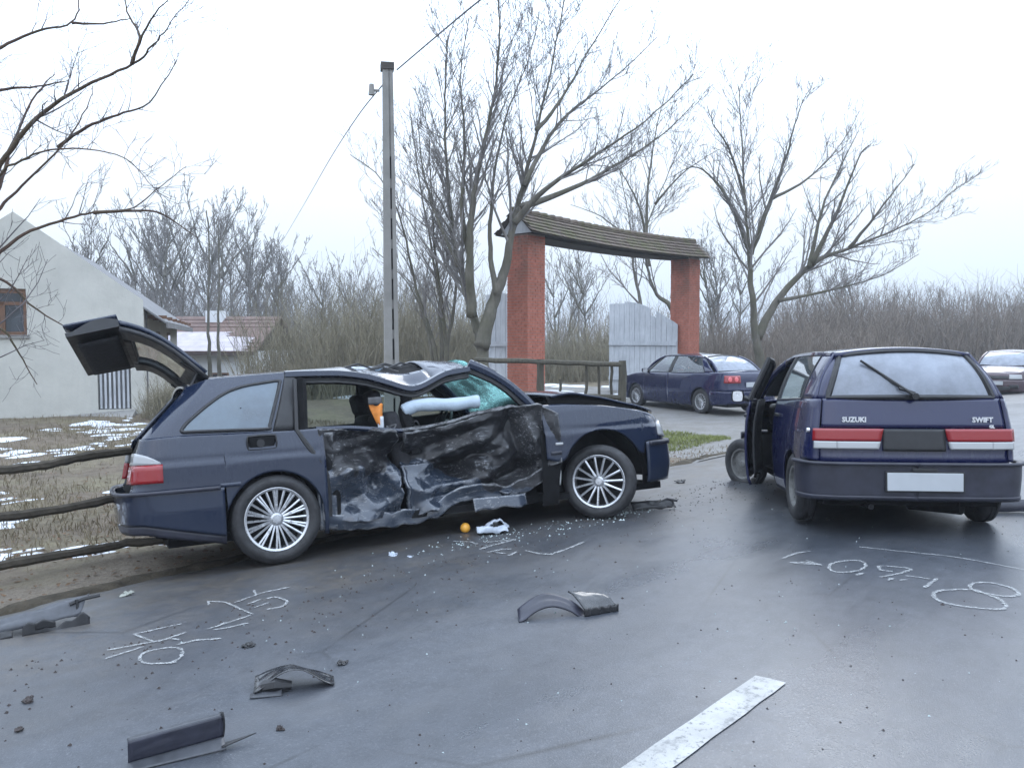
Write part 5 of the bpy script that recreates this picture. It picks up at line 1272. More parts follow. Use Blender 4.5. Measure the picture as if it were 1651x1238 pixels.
# ---- the crushed doors
def crush(x, z):
    d = .35 * math.exp(-((x + .12) / .62) ** 2) * (0.35 + .65 * math.exp(-((z - .62) / .32) ** 2))
    d += .10 * math.exp(-((x - .62) / .22) ** 2 - ((z - .5) / .35) ** 2)
    return d
CREASE = [((-1.00, .70), (-.45, .80), .060, .05), ((-.98, .60), (-.50, .72), -.060, .06), ((-.55, .72), (-.20, .69), .065, .04), ((-.40, .80), (.30, .62), -.035, .06),
          ((-.80, .52), (-.62, .30), -.045, .05), ((-.90, .40), (-.55, .46), .05, .06), ((-.70, .25), (-.45, .42), -.04, .05), ((-.45, .62), (-.38, .25), -.075, .05), ((-.30, .64), (-.33, .22), .05, .045),
          ((-.12, .70), (.40, .92), .055, .05), ((-.15, .62), (.30, .78), -.06, .05), ((.05, .60), (.25, .50), .05, .05), ((-.10, .40), (.35, .48), -.045, .05), ((-.20, .33), (.45, .38), .055, .04),
          ((.35, .55), (.62, .75), -.04, .06), ((.42, .40), (.80, .52), .06, .05), ((.60, 1.0), (.70, .55), .045, .05), ((.72, .95), (.80, .5), -.05, .05), ((.5, .30), (.82, .40), -.05, .05),
          ((-.62, .62), (-.60, .44), .035, .03), ((-.95, .85), (-.6, .90), .03, .03), ((.0, .88), (.5, .97), -.03, .03), ((.1, .72), (.5, .6), .03, .03), ((-.75, .64), (-.5, .55), -.03, .03), ((-.05, .55), (.5, .70), .028, .025)]
def seg_d(x, z, a, b):
    ax, az = a; bx, bz = b; vx, vz = bx - ax, bz - az
    t = max(0, min(1, ((x - ax) * vx + (z - az) * vz) / (vx * vx + vz * vz)))
    return math.hypot(x - ax - t * vx, z - az - t * vz), t
def skin(x, z):
    y = -.885 + .03 * max(0, (z - .8)) + crush(x, z)
    for a, b, dep, wd in CREASE:
        d, t = seg_d(x, z, a, b)
        k = max(0, 1 - d / (wd * 2.2)); k = k * k * (3 - 2 * k) * .4 + k * .6
        y += 1.25 * dep * k * (.55 + .45 * math.sin(PI * min(1, max(0, t))))
    ed = min(1, max(0, min(x + 1.06, .95 - x) / .18))
    # plate metal folds into flat facets with sharp ridges between
    wx = x + .05 * noise.noise(Vector((x * 2.5, z * 2.5, 1))); wz = z + .05 * noise.noise(Vector((x * 2.5, z * 2.5, 9)))
    w = 0
    for ang, per, ph, a in FOLDS:
        t = (wx * math.cos(ang) + wz * math.sin(ang)) / per + ph
        t -= math.floor(t); w += a * (4 * abs(t - .5) - 1)
    for f, a in ((6, .012), (15, .005)):
        w += a * noise.noise(Vector((x * f, z * f, f)))
    return y - w * ed
FOLDS = [(.35, .62, .1, .040), (1.25, .50, .35, .034), (2.2, .44, .7, .028), (2.75, .30, .2, .015), (.8, .24, .55, .010)]
def ztop_d(x):
    return float(np.interp(x, [-1.10, -1.0, -.8, -.5, -.28, -.1, .1, .3, .45, .70, .95], [.965, .955, .94, .905, .875, .89, .935, .985, 1.02, 1.04, 1.035]))
def zbot_d(x):
    return float(np.interp(x, [-1.10, -.95, -.6, -.3, -.12, .02, .15, .35, .55, .70, .84, .95], [.24, .20, .175, .165, .18, .27, .31, .30, .27, .33, .40, .42]))
def m_wreck():
    nb = NB('scraped wrecked paint'); O = nb.tc.outputs['Object']
    sep = nb.t.nodes.new('ShaderNodeSeparateXYZ'); nb.t.links.new(O, sep.inputs[0]); x, z = sep.outputs[0], sep.outputs[2]
    # stripped black inner skins above and to the front, painted metal left low on the doors
    d = nb.math('ADD', z, nb.mr(nb.noise(2.4, 3, 0.5), .2, .8, -.16, .16))
    d = nb.math('ADD', d, nb.mr(x, -.2, .5, 0, .34))
    blk = nb.mr(d, .665, .685, 0, 1)
    col = nb.mix(blk, nb.ramp(nb.noise(5, 6), [(.3, (.018, .026, .042)), (.7, (.034, .046, .068))]), nb.ramp(nb.noise(30, 6, .7), [(.3, (.007, .007, .009)), (.7, (.018, .018, .021))]))
    fine = nb.noise(34, 5, .75, nb.map((.18, 1, 1), rot=(0, R(24), 0)))
    area = nb.ramp(nb.noise(3.2, 3, .5), [(.46, 0.0), (.60, 1.0)])
    scr = nb.math('MULTIPLY', nb.ramp(fine, [(.56, 0.0), (.62, .9)]), area)
    col = nb.mix(scr, col, (.16, .17, .185))
    fine2 = nb.noise(60, 3, .7, nb.map((.12, 1, 1), rot=(0, R(-38), 0)))
    col = nb.mix(nb.math('MULTIPLY', nb.ramp(fine2, [(.60, 0.0), (.65, .7)]), nb.ramp(nb.noise(2.2, 2), [(.5, 0.0), (.6, 1.0)])), col, (.20, .20, .205))
    ge = nb.t.nodes.new('ShaderNodeNewGeometry')
    ridge = nb.math('MULTIPLY', nb.ramp(ge.outputs['Pointiness'], [(.520, 0.0), (.555, .6)]), nb.ramp(nb.noise(18, 5, .7), [(.42, 0.0), (.58, 1.0)]))
    col = nb.mix(ridge, col, (.24, .245, .255))
    mud = nb.ramp(nb.noise(9, 8, .75), [(.58, 0.0), (.70, .6)])
    col = nb.mix(mud, col, (.055, .049, .046))
    nb.p(Base_Color=col, Roughness=nb.math('ADD', nb.mr(blk, 0, 1, .24, .46), nb.math('MULTIPLY', mud, .25)), Metallic=.15, Coat_Weight=nb.mr(blk, 0, 1, .8, .1), Coat_Roughness=.08)
    nb.bump(nb.noise(26, 4, .6), .12, .02)
    return nb.m
WRECK = m_wreck()
def skin_grid(x0, x1, zl, zh, n, m, off=0.0, yf=None):
    G = []
    for i in range(n + 1):
        x = x0 + (x1 - x0) * i / n; a, b = zl(x), zh(x)
        G.append([(x, (yf or skin)(x, a + (b - a) * j / m) + off, a + (b - a) * j / m) for j in range(m + 1)])
    return G
zt_r = lambda x: ztop_d(x) + .012 * noise.noise(Vector((x * 14, 0, 1)))
zb_r = lambda x: zbot_d(x) + .03 * noise.noise(Vector((x * 9, 3, 1)))
def torn(G, left, right, amp=.035):
    """ragged vertical edges on a torn sheet"""
    n = len(G) - 1
    for i, row in enumerate(G):
        for j, p in enumerate(row):
            d = 0
            if left: d += amp * max(0, 1 - i / 9) * noise.noise(Vector((p[2] * 9, 2, 1)))
            if right: d += amp * max(0, 1 - (n - i) / 9) * (noise.noise(Vector((p[2] * 8, 5, 1))) + .6 * noise.noise(Vector((p[2] * 21, 5, 3))))
            row[j] = (p[0] + d, p[1], p[2])
    return G
rd = MB().grid(torn(skin_grid(-1.07, -.41, lambda x: zb_r(x) + .05, zt_r, 84, 84), False, True)).build('door', WRECK, wag, solid=.03, angle=24)
rd['label'] = 'caved-in rear door with torn creased skin'
fdr = MB().grid(torn(skin_grid(-.33, .86, lambda x: zb_r(x) + .05, lambda x: zt_r(x), 130, 84, 0, lambda x, z: skin(x, z) - .05 * min(1, max(0, (.15 - x) / .4)) * (1 if z < .62 else .2)), True, False)).build('door', WRECK, wag, solid=.03, angle=24)
fdr['label'] = 'caved-in front door stripped to dark crumpled metal'
MB().grid(skin_grid(-1.05, .84, lambda x: .2, lambda x: zt_r(x) - .03, 40, 20, .12)).build('door_cavity', LINER, wag)
# crushed sill strip, hanging down
def sill_y(x, z): return -.85 + .55 * crush(x, .45) + .03 * noise.noise(Vector((x * 6, z * 8, 7)))
MB().grid(skin_grid(-1.06, .86, lambda x: zb_r(x) - .02, lambda x: zb_r(x) + .10, 90, 8, -.02, sill_y)).build('sill', WRECK, wag, solid=.03, angle=30)
MB().grid(skin_grid(.20, .66, lambda x: .20 + .03 * noise.noise(Vector((x * 8, 0, 0))), lambda x: .30, 30, 6, .02, lambda x, z: -.86 + .25 * (z - .2) + .05 * math.sin(x * 9))).build('torn_sill_flap', WRECK, wag, solid=.012, angle=30)
# dent running into the wing and the black rear edge of the opening
MB().grid(skin_grid(.80, 1.0, lambda x: .50 + .2 * max(0, x - .85), lambda x: 1.03 - .55 * max(0, x - .86), 20, 36, .0, lambda x, z: -.90 + .10 * max(0, (.95 - x) / .15) + .03 * noise.noise(Vector((x * 9, z * 7, 4))))).build('crumpled_wing_edge', WRECK, wag, solid=.015, angle=30)
edge_pts = [(-1.20, -.745, 1.36), (-1.215, -.80, 1.18), (-1.23, -.84, .97), (-1.17, -.865, .86), (-1.08, -.875, .72), (-1.03, -.87, .60), (-1.02, -.86, .45), (-1.02, -.85, .30)]
W.put(MB().tube(edge_pts, [.016, .016, .018, .022, .024, .024, .02, .02], 7), 'door_jamb', BLACK_PL)
W.put(MB().tube([(x + .055, y + .05, z) for x, y, z in edge_pts], [.045] * 8, 7), 'door_jamb', LINER)
mb = MB(); mb.grid(skin_grid(-1.10, -.96, lambda x: .20, lambda x: .93, 8, 24, 0, lambda x, z: -.845 + .02 * noise.noise(Vector((x * 8, z * 8, 0)))))
mb.build('jamb_panel', WRECK, wag, solid=.02)
# bent centre post and the torn door top
W.put(MB().tube([(-.24, -.60, 1.38), (-.22, -.52, 1.22), (-.26, -.50, 1.06), (-.22, -.52, .90), (-.2, -.54, .7)], [.05, .055, .05, .06, .06], 6), 'centre_post', LINER)
MB().tube([(-.34, -.60, .90), (-.10, -.63, .915), (.10, -.68, .945), (.32, -.74, 1.0), (.52, -.78, 1.03)], [.022, .02, .018, .02, .02], 5).build('door_top_rail', WRECK, wag)
MB().tube([(-1.08, -.82, .965), (-.8, -.78, .955), (-.55, -.70, .925), (-.33, -.62, .90)], [.018, .02, .02, .018], 5).build('door_top_rail', PAINT_W, wag)
# inflated head airbag tube hanging across the front opening
AIRBAG = simple('white airbag cloth', (0.42, 0.50, 0.58), 0.8, var=0.07, scale=9, bump=0.35, bscale=25)
ab = [(-.27, -.50, 1.06), (-.16, -.53, 1.10), (.0, -.56, 1.10), (.15, -.60, 1.09), (.30, -.64, 1.10), (.37, -.66, 1.10)]
MB().tube([tuple(p) for p in catmull(ab, 6)], [.040] + [.056 + .003 * math.sin(k * .8) for k in range(29)] + [.044], 12).build('airbag', AIRBAG, wag)
# cabin
for y, x in ((-.30, -.02), (.38, .05)): seat(wag, x, y, .38, -.22)
seat(wag, -.95, 0, .38, -.3, bench=True)
MB().box((.72, 0, .86), (.42, 1.36, .22)).box((.62, .1, .62), (.3, .34, .4)).build('dashboard', BLACK_PL, wag, bevel=.05)
steering_wheel(wag, Vector((.42, .38, .92)))
MB().grid(quad_patch((-2.0, -.62, .62), (-1.25, -.62, .62), (-1.25, .62, .62), (-2.0, .62, .62))).build('load_floor', TRIM, wag)
MB().box((.42, 0.02, 1.385), (.04, .26, .07)).tube([(.42, 0, 1.42), (.46, 0, 1.48)], .012, 5).build('interior_mirror', BLACK_PL, wag, bevel=.01)
# hanging wires and torn trim in the doorway
rr = random.Random(11)
for k in range(6):
    x = rr.uniform(-.5, .1); p = [(x, -.56, .93), (x + rr.uniform(-.05, .1), -.62, .90 + rr.uniform(0, .08)), (x + rr.uniform(.0, .2), -.60, .86)]
    MB().tube([tuple(q) for q in catmull(p, 5)], .007, 4).build('torn_cable', TRIM if k % 2 else BLACK_PL, wag)
# wheels
make_wheel(wag, (-1.415, -.785, .325), -1, .325, .225, .236, 'multi')
make_wheel(wag, (-1.415, .785, .325), 1, .325, .225, .236, 'multi')
make_wheel(wag, (1.435, -.79, .322), -1, .325, .225, .236, 'spoke15', steer=R(-40), lean=R(-3))
make_wheel(wag, (1.415, .785, .325), 1, .325, .225, .236, 'spoke15', steer=R(-20))
# raised tailgate, wrenched round by the crash
tg = {k: Vector(v) for k, v in DATA['tailgate'].items()}
def tgp(u, v):  # u across (0 near, 1 far), v 0 hinge .. 1 bend .. 2 lower end
    if v <= 1:
        q = tg['N0'].lerp(tg['F0'], u).lerp(tg['N1'].lerp(tg['F1'], u), v)
        return q + Vector((-.02, 0, .10)) * math.sin(PI * v) * .8
    return tg['N1'].lerp(tg['F1'], u).lerp(tg['N2'].lerp(tg['F2'], u), v - 1)
def tg_strip(u0, u1, v0, v1, n=8, m=8): return [[tuple(tgp(u0 + (u1 - u0) * i / n, v0 + (v1 - v0) * j / m)) for j in range(m + 1)] for i in range(n + 1)]
mb = MB()
ins_ = MB()
def tgo_off(P, h): return [[tuple(Vector(p) + tg_up * h) for p in row] for row in P]
tg_up = (tg['F1'] - tg['N1']).cross(tg['N2'] - tg['N1']).normalized()
if tg_up.z < 0: tg_up = -tg_up
for st_ in (tg_strip(0, .20, 0, 1), tg_strip(.80, 1, 0, 1), tg_strip(.20, .80, 0, .20), tg_strip(.20, .80, .90, 1)):
    mb.grid(tgo_off(st_, .05)); ins_.grid(st_)
tgo = mb.build('tailgate', PAINT_W, wag, solid=.03, weld=True)
ins_.build('tailgate_trim', BLACK_PL, tgo, solid=.03, weld=True)
low = MB()
up = Vector((-.10, 0, -.03))
A = tg_strip(0, 1, 1, 2, 8, 8)
low.grid(A)
nrm = (tg['F1'] - tg['N1']).cross(tg['N2'] - tg['N1']).normalized()
nrm = tg_up
B_ = [[tuple(Vector(p) + nrm * (.03 + .055 * math.sin(PI * min(1, j / 8 + .15)))) for j, p in enumerate(row)] for row in A]
low.grid(B_)
for side_ in (0, -1): low.grid([A[side_], B_[side_]])
low.grid([[r[0] for r in A], [r[0] for r in B_]]); low.grid([[r[-1] for r in A], [r[-1] for r in B_]])
low.build('tailgate_lower_panel', BLACK_PL, tgo, angle=25)
MB().grid(tgo_off(tg_strip(.0, 1, 1, 2), .095)).build('tailgate_skin', PAINT_W, tgo, solid=.02)
MB().grid(tgo_off(tg_strip(.12, .88, 1.1, 1.85), -.022)).build('tailgate_lining', FABRIC, tgo, solid=.02)
MB().grid(tg_strip(.20, .80, .20, .90)).build('tailgate_glass', glass('tailgate glass', (.62, .68, .68), 1.0, .10), tgo)
for u in (0.05, .95):
    MB().tube([tuple(W_) for W_ in (Vector((-1.95, -.55 if u < .5 else .5, 1.30)), tgp(u, .12) + Vector((0, 0, -.03)), tgp(u, .3) + Vector((0, 0, -.05)))], .012, 6).build('gas_strut', BLACK_PL, tgo)
# orange cloth seen through the side windows
HIVIS = simple('orange hi-vis cloth', (0.78, 0.27, 0.05), 0.7, var=0.2, scale=12, bump=.3)

# ------------------------------------------------------------------ the other cars
def roof_panel(car, roof, x0, x1, crown, mat, n=14, m=16):
    G = []
    for x in np.linspace(x0, x1, n + 1):
        w = car.I([(p[0], p[1]) for p in roof], x); z = car.I([(p[0], p[2]) for p in roof], x)
        G.append([(x, w * k, z + crown * (1 - k * k)) for k in np.linspace(-1, 1, m + 1)])
    return car.put(MB().grid(G), 'roof', mat, solid=.03)
def screen(car, name, mat, base, top_, bow, frame=None, n=16, m=10, parent=None):
    """base/top_: (x centre, x side, half width, z centre, z side)"""
    def f(k, v):
        b = Vector((base[0] + (base[1] - base[0]) * k * k, base[2] * k, base[3] + (base[4] - base[3]) * k * k))
        t = Vector((top_[0] + (top_[1] - top_[0]) * k * k, top_[2] * k, top_[3] + (top_[4] - top_[3]) * k * k))
        q = b.lerp(t, v); return q + Vector((bow[0], 0, bow[1])) * math.sin(PI * v)
    o = car.put(MB().grid([[tuple(f(k, v)) for v in np.linspace(.04, .96, m + 1)] for k in np.linspace(-.93, .93, n + 1)]), name, mat, parent)
    if frame:
        ring = [f(-.97, v) for v in np.linspace(0, 1, 9)] + [f(k, 1) for k in np.linspace(-.9, .9, 13)] + [f(.97, v) for v in np.linspace(1, 0, 9)] + [f(k, 0) for k in np.linspace(.9, -.9, 13)]
        ring.append(ring[0])
        car.put(MB().tube([tuple(q) for q in ring], .022, 6, cap=False), name + '_frame', frame, o)
    return o, f
def posts(car, f, mat, r=.036, inner=None):
    for sd in (-1, 1):
        car.put(MB().tube([tuple(f(sd * 1.0, v)) for v in np.linspace(-.06, 1.03, 10)], r, 8), 'windscreen_post', mat)

# ---- navy hatchback
HLOC, HROT = (3.257, 8.022, -0.10), (-0.008, 0.052, R(83.19))
hat = thing('hatchback', 'navy blue hatchback seen from behind, driver door ajar, on the road', 'car', HLOC, HROT)
H_ROOF = [(-1.55, .50, 1.385), (-1.45, .515, 1.405), (-1.0, .545, 1.425), (-.3, .555, 1.425), (.10, .545, 1.40), (.28, .53, 1.36)]
H = Car(hat, [(-1.80, 0), (-1.795, .40), (-1.775, .62), (-1.71, .735), (-1.5, .785), (-1.0, .795), (0, .795), (.8, .79), (1.3, .775), (1.7, .72), (1.88, .60), (1.95, .35), (1.97, 0)],
        side=[(.15, .07), (.28, .02), (.45, .004), (.62, 0), (.80, .008), (1.0, .045), (1.08, .07)],
        rear=[(.2, .10), (.30, .02), (.56, .01), (.60, .035), (.66, .035), (.82, .05), (.86, .058), (1.05, .105)],
        front=[(.2, .05), (.5, 0), (.62, .03), (.75, .06), (1.0, .2)],
        ztop=[(-1.85, 1.045), (-1.3, 1.035), (-.4, 1.01), (.7, 1.0), (1.2, .93), (1.7, .83), (1.97, .74)],
        zbot=[(-1.85, .30), (-1.5, .26), (-.9, .21), (.9, .21), (1.5, .25), (1.97, .28)],
        arches=[(-1.18, .285, .325), (1.18, .285, .325)])
for a, b in ((-1.72, -.36), (.70, 1.9)):
    H.panel('body_liner', LINER, H.U(a), H.U(b), off=-.035, solid=0, sd=1)
H.panel('body_liner', LINER, H.U(-1.72), H.U(1.9), off=-.035, solid=0, sd=-1)
H.arch_liner(depth=.26)
MB().box((0, 0, .25), (3.3, 1.28, .06)).box((-1.45, 0, .36), (.5, 1.1, .2)).box((1.3, 0, .5), (.9, .9, .4)).build('underbody', LINER, hat)
MB().tube([(-1.2, .25, .22), (-1.5, .3, .21), (-1.82, .33, .23)], .022, 8).tube([(-1.35, -.1, .22), (-1.62, -.4, .22)], .07, 8).build('exhaust', LINER, hat)
qz = lambda x: max(H.zb(x), .57 if x < -1.51 else 0)
for sd in (-1, 1):
    H.panel('rear_wing', PAINT_H, H.U(-1.745), H.U(-1.16), zlo=qz, rows=22, sd=sd)
    H.panel('door', PAINT_H, H.U(-1.15), H.U(-.385), rows=20, sd=sd)
    H.panel('fender', PAINT_H, H.U(.71), H.U(1.82), rows=16, sd=sd)
H.panel('door', PAINT_H, H.U(-.375), H.U(.70), rows=16, sd=-1)
# rear: hatch lid, garnish, lamps, bumper
lid = H.wrap('hatch_lid', PAINT_H, H.U(-1.755), .825, 1.045, rows=8, off=.0, end='rear')
H.wrap('rear_panel', PAINT_H, H.U(-1.745), .565, .825, rows=6, off=-.012, end='rear')
mb = MB()
for sd in (-1, 1): mb.grid(H.grid(0, .225, lambda x: .648, lambda x: .815, 8, .012, sd, .03))
H.put(mb, 'rear_garnish', BLACK_PL, lid, solid=.03, weld=True)
def lamp_band(car, name, mat, ua, ub, za, zb_, sd, parent=None, slant=0.0):
    mb = MB(); G = []
    for k in np.linspace(0, 1, 15):
        row = []
        for j in np.linspace(0, 1, 6):
            z = za + (zb_ - za) * j
            u = (ua + slant * (z - .648)) * (1 - k) + ub * k
            row.append(car.pt(u, z, .020, sd))
        G.append(row)
    return car.put(mb.grid(G), name, mat, parent, solid=.05)
for sd in (-1, 1):
    l = lamp_band(H, 'tail_lamp', RED_L, .265, H.U(-1.715), .722, .817, sd, slant=-.25)
    lamp_band(H, 'clear_lens', WHITE_L, .265, .265 + .30, .664, .719, sd, l, slant=-.25)
    lamp_band(H, 'clear_lens', PALE_RED_L if False else WHITE_L, .568, H.U(-1.725), .664, .719, sd, l)
H.wrap('bumper', GREY_PL, H.U(-1.515), lambda x: .305, lambda x: .563, rows=14, off=.055, end='rear')
H.wrap('bumper_ledge', GREY_PL, H.U(-1.52), lambda x: .545, lambda x: .570, rows=2, off=.075, end='rear', solid=.06)
H.wrap('bumper_skirt', GREY_PL, H.U(-1.53), lambda x: .275, lambda x: .312, rows=2, off=.062, end='rear', solid=.05)
H.wrap('bumper', GREY_PL, H.U(1.53), lambda x: max(.28, H.zb(x)), lambda x: .60, rows=8, off=.04, end='front')
H.wrap('nose_panel', PAINT_H, H.U(1.75), .61, .78, rows=5, end='front')
PX = H.pt(0.0, .42, .062)[0]
pl_ = MB().box((PX - .012, -.045, .425), (.012, .54, .135)).build('number_plate', PLATE, hat, bevel=.004)
MB().box((PX - .006, -.045, .425), (.012, .565, .155)).build('plate_frame', BLACK_PL, pl_, bevel=.004)
MB().box((PX + .01, -.045, .512), (.05, .18, .03)).build('plate_lamp', BLACK_PL, pl_, bevel=.006)
# badges
def on_rear(y, z, off): 
    u = abs(y); p = H.pt(u, z, off); n_ = 0
    return Vector((p[0], y, z))
def rear_text(name, txt, y, z, h, mat):
    p = on_rear(y, z, .004)
    Mx = Matrix.Translation(p) @ Matrix(((0, 0, -1, 0), (-1, 0, 0, 0), (0, 1, 0, 0), (0, 0, 0, 1)))
    return put_text(name, txt, h, mat, lid, Mx, .002)
rear_text('badge', 'SUZUKI', .43, .868, .052, CHROME); rear_text('badge', 'SWIFT', -.50, .868, .052, CHROME); rear_text('badge', 'GL', -.565, .825, .030, CHROME)
# screens, roof, pillars
_, fr_ = screen(H, 'rear_screen', GLASS_T, (-1.70, -1.655, .625, 1.055, 1.05), (-1.525, -1.47, .485, 1.415, 1.375), (-.035, .02), frame=BLACK_PL)
for sd in (-1, 1):
    G = []
    for v in np.linspace(-.03, 1.04, 12):
        a = fr_(sd * .975, v); b = fr_(sd * 1.13, v); b.x += .05
        G.append([tuple(a), tuple(a.lerp(b, .5) + Vector((-.012, 0, .006))), tuple(b)])
    H.put(MB().grid(G), 'pillar', PAINT_H, solid=.02)
H.put(MB().grid([[tuple(fr_(k, v)) for v in (.965, 1.0, 1.05)] for k in np.linspace(-1, 1, 17)]), 'hatch_top_rail', PAINT_H, lid, solid=.015)
roof_panel(H, H_ROOF, -1.50, .28, .045, PAINT_H)
_, fw_ = screen(H, 'windscreen', GLASS_C, (.98, .76, .70, 1.0, 1.01), (.34, .27, .53, 1.405, 1.355), (.03, .04))
posts(H, fw_, PAINT_H)
hm = dict(paint=PAINT_H, glass=GLASS_C, black=BLACK_PL)
H.greenhouse(H_ROOF, [(-1.66, -1.47, 'paint'), (-1.33, -1.22, 'window'), (-.43, -.40, 'black'), (-.36, -.33, None), (0, 0, 0)], 1, hm)
H.greenhouse(H_ROOF, [(-1.66, -1.47, 'paint'), (-1.33, -1.22, 'window'), (-.43, -.40, 'black'), (-.36, -.33, 'window'), (.62, .22, 'black'), (.76, .27, None)], -1, hm)
H.span('bonnet', PAINT_H, H.U(.95), H.U(1.90), crown=.04)
re2 = [(x, H.I([(p[0], p[1]) for p in H_ROOF], x), H.I([(p[0], p[2]) for p in H_ROOF], x) - .012) for x in np.linspace(-1.45, .28, 20)]
H.put(MB().tube(re2, .02, 6), 'roof_edge', PAINT_H)
# wiper, aerial, filler cap
wp = fr_(-.02, .02) + Vector((-.02, 0, 0)); a_, b_ = fr_(.02, .05) + Vector((-.03, 0, .01)), fr_(.66, .74) + Vector((-.035, 0, .02))
MB().tube([tuple(wp), tuple(wp + Vector((-.05, 0, .0)))], .026, 10).tube([tuple(wp + Vector((-.04, 0, 0))), tuple(a_.lerp(b_, .45)), tuple(b_)], [.013, .010, .006], 6).tube([tuple(fr_(.12, .13) + Vector((-.025, 0, .012))), tuple(fr_(.66, .76) + Vector((-.025, 0, .012)))], .009, 5).tube([tuple(fr_(-.03, .05) + Vector((-.03, 0, .01))), tuple(fr_(.16, .14) + Vector((-.03, 0, .012)))], .012, 5).build('rear_wiper', BLACK_PL, hat)
p = H.pt(H.U(-1.66), .80, .006, 1); MB().tube([(p[0], p[1] - .01, p[2]), (p[0], p[1] + .012, p[2])], .017, 10).build('lock_cap', CHROME, hat)
MB().box((-.60, H.pt(H.U(-.6), .88, .012, 1)[1], .88), (.13, .03, .03)).build('door_handle', BLACK_PL, hat, bevel=.008)
# driver door, ajar
dr = bpy.data.objects.new('door', None); COL.objects.link(dr); dr.parent = hat; dr.location = (.70, .77, 0); dr.rotation_euler = (0, 0, R(-13)); dr['label'] = 'driver door standing ajar'
def doorlocal(mb): return mb.xf(Matrix.Translation((-.70, -.77, 0)))
doorlocal(MB().grid(H.grid(H.U(-.375), H.U(.70), None, None, 16, 0, 1))).build('door_skin', PAINT_H, dr, solid=.02)
doorlocal(MB().grid(H.grid(H.U(-.36), H.U(.69), lambda x: .30, None, 10, -.07, 1))).build('door_card', BLACK_PL, dr, solid=.02)
topc = [Vector((-.37, .745, 1.01)), Vector((-.34, .575, 1.39)), Vector((.12, .565, 1.385)), Vector((.26, .56, 1.345)), Vector((.66, .735, 1.01))]
doorlocal(MB().tube(topc, .026, 6)).build('window_frame', BLACK_PL, dr)
doorlocal(MB().add([tuple(p) for p in topc], [(0, 1, 2, 3, 4)])).build('window', GLASS_C, dr, smooth=False)
mirror(dr, (.52 - .70, .93 - .77, 1.03), 1, BLACK_PL, wy=.85)
MB().box((-.95, .02, .86), (.12, .03, .03)).build('door_handle', BLACK_PL, dr, bevel=.008)
# cabin and wheels
for y in (-.33, .33): seat(hat, -.15, y, .40, -.2)
seat(hat, -.95, 0, .42, -.28, bench=True)
MB().box((.55, 0, .84), (.35, 1.25, .22)).build('dashboard', BLACK_PL, hat, bevel=.04)
steering_wheel(hat, Vector((.28, .33, .92)))
MB().box((-1.45, 0, .98), (.36, 1.10, .02)).build('parcel_shelf', TRIM, hat)
def hw(x, sd, z, steer=0): return make_wheel(hat, (x, sd * .70, z), sd, .278, .165, .172, 'steel', steer=steer, mat=ALLOY_D)
hw(-1.18, 1, .285 + .02); hw(-1.18, -1, .285 + .03); hw(1.18, -1, .27, R(14))
make_wheel(hat, (1.15, .79, .275), 1, .278, .165, .172, 'steel', steer=R(34), lean=R(4), mat=ALLOY_D)
hat.children[-1]

